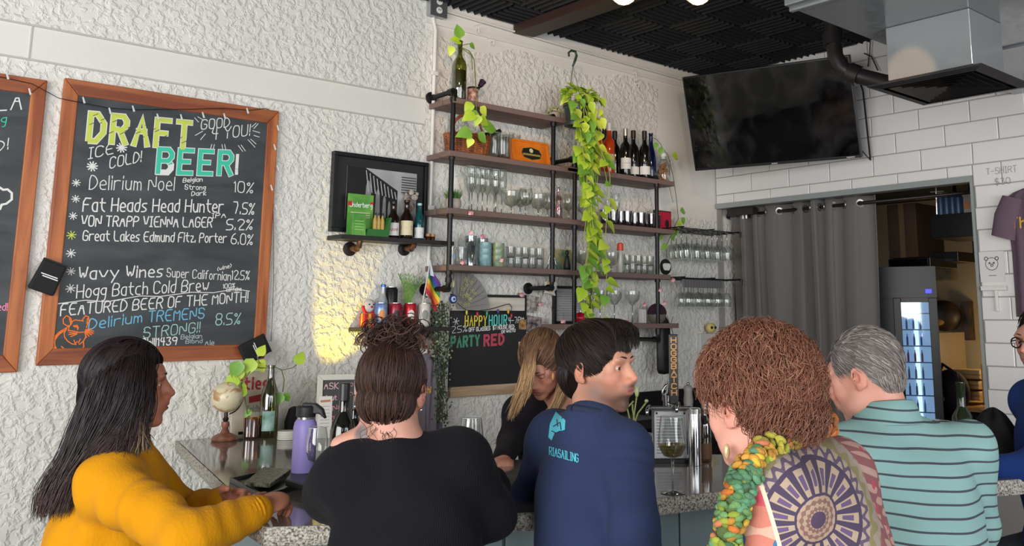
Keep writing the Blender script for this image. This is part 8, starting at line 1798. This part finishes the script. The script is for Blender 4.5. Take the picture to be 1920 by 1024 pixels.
# ---------------------------------------------------------------- curly-haired woman with scarf
hr = Fr(AT(1418, 765, 1.82), -RT * .55 + FH * .82, pitch=-4)
RW = dict(label='woman with curly reddish hair, chunky multicolour scarf and patterned sweater, standing in the foreground', who='-', skin='d8a08e', brow='7a5444', head=hr, fb=-RT * .8 + FH * .55, mid=AT(1515, 918, 1.80), neckb=AT(1460, 862, 1.82), half=.155, fat=1.05, neck=1.1,
          arms=[(AT(1405, 1130, 1.66), AT(1360, 1200, 1.9)), (AT(1640, 1100, 1.96), AT(1560, 1190, 2.1))], seed=11)
RW['pelvis'] = AT(1540, 1300, 1.80); RW['pelvis'].z = .90
RW['hands'] = [(-RT + FH * .2, UZ, 1, .5), (-RT + FH * .3, UZ, -1, .5)]
tr_ = person(RW)
def folk(nt, b):
 base = ROOTM[tr_.name]; c = base @ AT(1524, 965, 1.66); X, Yc, Zc = xyz(nt); E.nt = nt
 u = (X - c.x) * RT.x * .9 + (Yc - c.y) * RT.y * .9; u = u * 1.4; v = (Zc - c.z) * 1.4
 nz = tex(nt, 14, 2); wob = (E(nz.outputs[0]) - .5) * .012
 r = (u * u + v * v).sqrt() + wob; th = E.m('ARCTAN2', v, u)
 L = []
 col = mixc(nt, ((X * 60 + Zc * 190).sin() * (Yc * 170 - Zc * 60).sin()).gt(.15), '7a4a4c', 'a08074')
 v2 = tex(nt, 22, typ='ShaderNodeTexVoronoi'); col = mixc(nt, E(v2.outputs[0]).lt(.22), col, 'a33a4c')
 # outer chevrons
 zig = ((r * 150 + (th * 26).sin() * 1.3).sin()).gt(0)
 col = mixc(nt, r.lt(.185), col, mixc(nt, zig, '78704a', '8a7c70')); col = mixc(nt, r.lt(.150), col, mixc(nt, ((r * 260 + (th * 30).sin() * 2).sin()).gt(0), '54465a', '9a8a7a'))
 pet = (th * 9).sin().abs(); rp = (r - .088) / .036
 col = mixc(nt, r.lt(.128 ) , col, '40344a'); e1 = (pet - .62).gt(0) * rp.abs().lt(.85); col = mixc(nt, e1, col, 'a08c76'); e2 = (pet - .86).gt(0) * (rp.abs()).lt(.45); col = mixc(nt, e2, col, '5a4868')
 col = mixc(nt, r.lt(.052), col, mixc(nt, ((r * 420).sin() + (th * 16).sin() * .8).gt(0), '7a5a50', 'a08874')); col = mixc(nt, r.lt(.020), col, '4a3850')
 # coral and blue sleeve
 sl = (u + v * .25).lt(-.105); v3 = tex(nt, 26, typ='ShaderNodeTexVoronoi'); d3 = E(v3.outputs[0])
 sc1 = mixc(nt, ((Zc * 130).sin() + (u * 60).sin() * .6).gt(.2), 'b87060', 'c89a86'); sc1 = mixc(nt, d3.lt(.32), sc1, '35688c'); sc1 = mixc(nt, d3.lt(.16), sc1, 'c8b49a'); sc1 = mixc(nt, ((Zc * 44).sin()).gt(.86), sc1, 'c04a5a')
 col = mixc(nt, sl, col, sc1)
 seam = E.m('MULTIPLY', (u + v * .25).lt(-.097), (u + v * .25).gt(-.106)); col = mixc(nt, seam, col, 'cfc0a8')
 nt.links.new(col, b.inputs['Base Color']); n = tex(nt, 160, 2); bumpnode(nt, b, E(n.outputs[0]), .3, .003)
cloth(RW, tr_, 'patterned_sweater', mat('folk_pattern_knit', '8a6a60', .9, build=folk), top_prims(RW, .018, (.155, .125), (.165, .14)), amp=.003, folds=[(*RW['arms'][0][:2], .09, .004, .11)], h=.009)
HR = dict(sc=1.0); rc = (0, -.018, .050); rr = (.098, .108, .096)
shell(hr, [(rc, (.093, .102, .090)), ((0, -.075, -.005), (.078, .048, .060)), ((.0, -.09, .02), (.070, .025, .06))], HAIRM, tr_, cuts=[((-.02, .135, -.05), (.13, .07, .11)), ((-.095, .005, -.035), (.035, .045, .058)), ((0, -.01, -.08), (.12, .07, .06))], col='6a4030', amp=.008, freq=120)
mb = MB(); ok1 = lambda l: (l.y < .065 or l.z > .07) and l.z > max(-.032, .045 + 1.5 * min(0, l.y + .02)) and not (l.x < -.055 and l.z < .025 and l.y > -.035)
scalp_strands(mb, hr, rc, rr, 4200, .05, lambda l: Vector((R4.uniform(-.4, .4), -.5, -.5 + R4.uniform(-.6, .6))), .0015, '7c4c3a', R4, ok1, lift=.25, curl=.0068, seg=9, alt='8f6650', cvar=(.65, 1.25))
scalp_strands(mb, hr, (0, -.070, -.005), (.084, .058, .068), 1500, .036, lambda l: Vector((R4.uniform(-.5, .5), -.2, -.8)), .0015, '704434', R4, lambda l: l.y < -.055 and l.z > -.03 and l.z > .045 + 1.5 * (l.y + .02), lift=.22, curl=.0055, seg=9, alt='875e4a', cvar=(.6, 1.2))
mb.build('hair_strands', HAIRM, tr_, smooth=True, stuff=True)
ep = hr.p(-.087, -.008, -.045); MB().ell(ep - UZ * .028, (.006, .006, .014), n=12, m=8).build('earring', mat('pearl_gold', 'd8c090', .25, .3), tr_, smooth=True)
spath = [AT(*p) for p in ((1352, 1130, 1.62), (1357, 1040, 1.60), (1376, 960, 1.60), (1398, 895, 1.62), (1432, 850, 1.67), (1482, 815, 1.75), (1535, 795, 1.86), (1545, 800, 1.98), (1500, 828, 2.04), (1440, 860, 2.0), (1402, 890, 1.88), (1385, 940, 1.78), (1370, 1040, 1.74), (1366, 1120, 1.74))]
CL = ['4f7f52', '6f9a5c', 'd0983a', 'd8b53a', 'c8702c', '9aa83c', '5c8c68', 'b8ac40', 'c87a50']
mb = MB(); mb.tube([catm(spath, t) for t in np.linspace(0, 1, 60)], .020, 10); mb.c += [tint('5a6a3c', .8)] * len(mb.v)
for i in range(1500):
 t = R4.random(); c0 = catm(spath, t); d_ = (catm(spath, min(1, t + .01)) - catm(spath, max(0, t - .01))).normalized(); n1 = d_.orthogonal().normalized(); n2 = d_.cross(n1); a = R4.uniform(0, 2 * pi); c = c0 + (n1 * cos(a) + n2 * sin(a)) * R4.uniform(.017, .027)
 band = int(t * 17 + .35 * sin(a * 2)) ; k_ = len(mb.v); e1 = (n1 * cos(a + 1.57) + n2 * sin(a + 1.57) + d_ * R4.uniform(-.8, .8)).normalized(); Mq = e1.to_track_quat('X', 'Z').to_matrix(); mb.ell(c, (R4.uniform(.009, .014), .0058, .0058), Mq, n=7, m=5); mb.c += [tint(CL[(band * 5 + (R4.random() < .35) * R4.randint(1, 4)) % 9], R4.uniform(.5, .95))] * (len(mb.v) - k_)
mb.build('scarf', mat('chunky_wool', '888844', .95, attr=True, bump=(300, .4)), tr_, smooth=True, label='chunky knitted scarf in green, yellow and orange')
legs(RW, tr_, 'dark_jeans', '23262f', False)
# ---------------------------------------------------------------- man in the striped polo
hs = Fr(AT(1622, 707, 2.60), -RT * .75 + FH * .58, pitch=-16)
S = dict(label='grey-haired man from behind in a mint polo with thin dark stripes, looking down', who='the man in the striped polo', skin='c8907e', brow='8a8078', head=hs, fb=FH * .95 - RT * .28, mid=AT(1700, 852, 2.56), neckb=AT(1660, 782, 2.58), half=.185, neck=1.18, fat=1.1, jaw=1.1,
         arms=[(AT(1560, 945, 2.64), AT(1530, 905, 2.9)), (AT(1828, 985, 2.66), AT(1800, 925, 2.9))], armr=(.064, .055, .042), seed=17, gaze=-.5, lidt=0)
S['pelvis'] = AT(1722, 1190, 2.48); S['pelvis'].z = .81; S['hands'] = [(FH - RT * .3, UZ, -1, .4), (FH - RT * .4, UZ, 1, .4)]
ts = person(S)
def stripes(nt, b):
 X, Yc, Zc = xyz(nt); n = tex(nt, 3, 2); q = ((Zc + (E(n.outputs[0]) - .5) * .03 + (X * RT.x + Yc * RT.y) * .06) / .0305).fract()
 nt.links.new(mixc(nt, q.lt(.17), '7c9f9b', '3a3f47'), b.inputs['Base Color']); m = tex(nt, 300, 2); bumpnode(nt, b, E(m.outputs[0]), .2, .002)
PO = mat('striped_mint_jersey', '7fb6ae', .85, build=stripes)
cloth(S, ts, 'polo_shirt', PO, top_prims(S, .018, (.18, .125), (.18, .15)), amp=.009, folds=[(S['mid'] + UZ * .02, S['pelvis'], .17, .004, .25), (*S['arms'][1][:2], .08, .004, .1)])
mb = MB(); nbv = S['neckb'] + UZ * .014; Tq = S['torso']; vs = []; n = 28
for (r_, z_) in ((.080, -.022), (.077, .006), (.072, .026), (.077, .024), (.088, .0), (.098, -.035)):
 for i in range(n): a = 2 * pi * i / n; vs.append(nbv + Tq.r * r_ * sin(a) - Tq.f * r_ * 1.02 * cos(a) + UZ * (z_ + .012 * cos(a)))
mb.add(vs, [(j * n + i, j * n + (i + 1) % n, (j + 1) * n + (i + 1) % n, (j + 1) * n + i) for j in range(5) for i in range(n)]); mb.build('collar', PO, ts, smooth=True)
shell(hs, [((0, -.016, .037), (.079, .100, .092)), ((0, -.058, -.012), (.064, .048, .055))], HAIRM, ts, cuts=[((0, .118, .0), (.11, .062, .13)), ((-.082, -.006, -.01), (.016, .028, .040)), ((.082, -.006, -.01), (.016, .028, .040))], col='7d7672', amp=.001)
mb = MB(); okS = lambda l: l.y < .058 + max(0, l.z - .08) * 1.2 and l.z > -.06 and not (abs(l.x) > .058 and l.z < .022 and l.y > -.035)
scalp_strands(mb, hs, (0, -.016, .037), (.080, .101, .093), 3000, .024, lambda l: Vector((-.2 if l.z > .09 else 0, -1, -.95 if l.z < .09 else -.2)), .0011, '77706c', R4, okS, lift=.25, alt='b5aca6', cvar=(.6, 1.3), seg=4)
scalp_strands(mb, hs, (0, -.058, -.012), (.065, .049, .056), 1100, .018, lambda l: Vector((0, -.2, -1)), .0010, '8a827c', R4, lambda l: l.y < -.06, lift=.15, alt='b8b0aa', seg=4)
mb.build('hair_strands', HAIRM, ts, smooth=True, stuff=True); legs(S, ts, 'khaki_trousers', '4a4238')
# ---------------------------------------------------------------- man with glasses at the right edge
hg = Fr(AT(1956, 642, 3.40), -RT * .88 - FH * .44, pitch=-2)
GM_ = dict(label='man with dark glasses and blue sweater at the right edge, facing left', who='the man with glasses', skin='b98672', brow='2a2220', head=hg, fb=-RT * .95 - FH * .12, mid=AT(1985, 762, 3.42), neckb=AT(1968, 722, 3.42), half=.165, stubble='7a706a', stub=.5,
           arms=[(AT(1985, 860, 3.62), AT(1915, 868, 3.55)), (AT(1935, 880, 3.2), AT(1862, 878, 3.22))], seed=21)
GM_['arms'] = [GM_['arms'][0], GM_['arms'][1]]
sh_l = GM_['mid'] - Fr(GM_['mid'], GM_['fb']).r * .165
near_is_left = (sh_l - CP).dot(FH) < (GM_['mid'] - CP).dot(FH)
if near_is_left: GM_['arms'] = GM_['arms'][::-1]
GM_['pelvis'] = AT(2010, 1000, 3.42); GM_['pelvis'].z = .80; GM_['hands'] = [(-RT, UZ, 1 if near_is_left else -1, .5), (-RT, UZ, -1 if near_is_left else 1, .5)]
tg = person(GM_); cloth(GM_, tg, 'sweater', knit('royal_blue_knit', '1c3268', '213b78', 150, .3), top_prims(GM_, .018, (.155, .12), (.15, .13)), amp=.004)
shell(hg, [((0, -.018, .040), (.080, .101, .092)), ((0, -.055, -.01), (.068, .052, .06))], HAIRM, tg, cuts=[((0, .12, -.01), (.11, .06, .12)), ((-.082, -.006, -.01), (.016, .028, .040)), ((.082, -.006, -.01), (.016, .028, .040))], col='1d1918')
mb = MB(); scalp_strands(mb, hg, (0, -.018, .040), (.081, .102, .093), 1200, .03, lambda l: Vector((0, -1, .1)), .0013, '1f1a18', R4, lambda l: (l.y < .06 or l.z > .09) and l.z > -.05 and not (abs(l.x) > .058 and l.z < .022 and l.y > -.035), lift=.2, seg=4); mb.build('hair_strands', HAIRM, tg, smooth=True, stuff=True)
for s in (-1, 1):
 mb = MB().tube([hg.p(s * .032 + .0235 * cos(a) * (1 if abs(cos(a)) < .9 else .97), .106 - .10 * abs(s * .032 + .0235 * cos(a)) ** 1.5 * 4, .003 + .018 * sin(a)) for a in np.linspace(0, 2 * pi, 21)], .0026, 6, cap=False); mb.build('glasses_rim', mat('black_acetate', '121214', .25), tg, smooth=True)
 MB().tube([hg.p(s * .056, .094, .008), hg.p(s * .078, .05, .008), hg.p(s * .083, -.01, .006)], .0024, 6).build('glasses_arm', mat('black_acetate'), tg, smooth=True)
MB().tube([hg.p(-.009, .108, .006), hg.p(0, .112, .008), hg.p(.009, .108, .006)], .0024, 6).build('glasses_bridge', mat('black_acetate'), tg, smooth=True); legs(GM_, tg, 'dark_jeans', '23262f')
# ---------------------------------------------------------------- bartender
ht_ = Fr(AT(1016, 684, 3.70), -RT * .36 - FH * .86, pitch=-34)
T = dict(label='bartender with blonde-tipped hair in a black top looking down behind the bar', who='-', skin='c48a74', brow='4a342a', head=ht_, fb=-RT * .28 - FH * .95, mid=AT(1040, 776, 3.84), neckb=AT(1046, 742, 3.80), half=.15,
         arms=[(AT(1100, 850, 3.80), AT(1040, 872, 3.52)), (AT(958, 828, 3.78), AT(943, 862, 3.52))], armr=(.052, .044, .034), seed=31, gaze=-.7, lidt=-8, bare=[cone(AT(1046, 742, 3.79), AT(1052, 762, 3.79), .06, .07, .03)])
T['pelvis'] = AT(1040, 950, 3.98); T['pelvis'].z = .88; T['hands'] = [(-FH * .8 - RT * .4, UZ, -1, .6), (-FH * .9 + RT * .2, UZ, 1, .6)]
tt = person(T); tq = top_prims(T, .012, (.13, .105), (.13, .11)); del tq[4]
cloth(T, tt, 'black_top', knit('soft_black_knit', '1d1a1f', '262228', 150, .2), tq, amp=.003, folds=[(*T['arms'][1][:2], .07, .004, .09)])
shell(ht_, [((0, -.016, .042), (.082, .102, .094)), ((0, -.06, -.02), (.070, .055, .075)), ((0, -.075, .06), (.04, .05, .04))], HAIRM, tt, cuts=[((0, .115, -.03), (.075, .05, .10))], col='5a4234', amp=.002)
mb = MB(); scalp_strands(mb, ht_, (0, -.016, .042), (.083, .103, .095), 1800, .08, lambda l: Vector((0, -1, .25)), .0014, '6a4c3a', R4, lambda l: (l.y < .07 or l.z > .07) and l.z > -.05, lift=.05, alt='8a6a4e', cvar=(.6, 1.3))
s0 = 3.60
left = [g((1008, 634, 3.62), (988, 665, 3.60), (978, 705, 3.58), (966, 745, 3.58), (955, 790, 3.60)), g((1012, 632, 3.62), (996, 662, 3.58), (990, 700, 3.56), (982, 735, 3.56), (966, 775, 3.58)), g((1014, 632, 3.62), (1004, 660, 3.58), (1000, 695, 3.56), (992, 730, 3.57), (980, 750, 3.58))]
right = [g((1022, 630, 3.66), (1046, 650, 3.64), (1056, 695, 3.64), (1046, 745, 3.64), (1018, 808, 3.66)), g((1026, 632, 3.68), (1052, 660, 3.68), (1060, 700, 3.68), (1050, 750, 3.68), (1004, 800, 3.66)), g((1030, 634, 3.72), (1058, 668, 3.74), (1064, 705, 3.74), (1056, 750, 3.72), (1030, 790, 3.68))]
strand_sheet(mb, left, 600, .0014, .006, '7a5a44', R4, 'c8a478', .25, seg=12, wave=.004); strand_sheet(mb, right, 700, .0014, .007, '6e4f3c', R4, 'b8946a', .45, seg=12, wave=.005)
mb.build('hair_strands', HAIRM, tt, smooth=True, stuff=True); MB().ell(AT(1037, 706, 3.60), (.006, .004, .014)).build('earring', mat('gold_paint'), tt, smooth=True)
legs(T, tt, 'dark_jeans', '23262f', False)
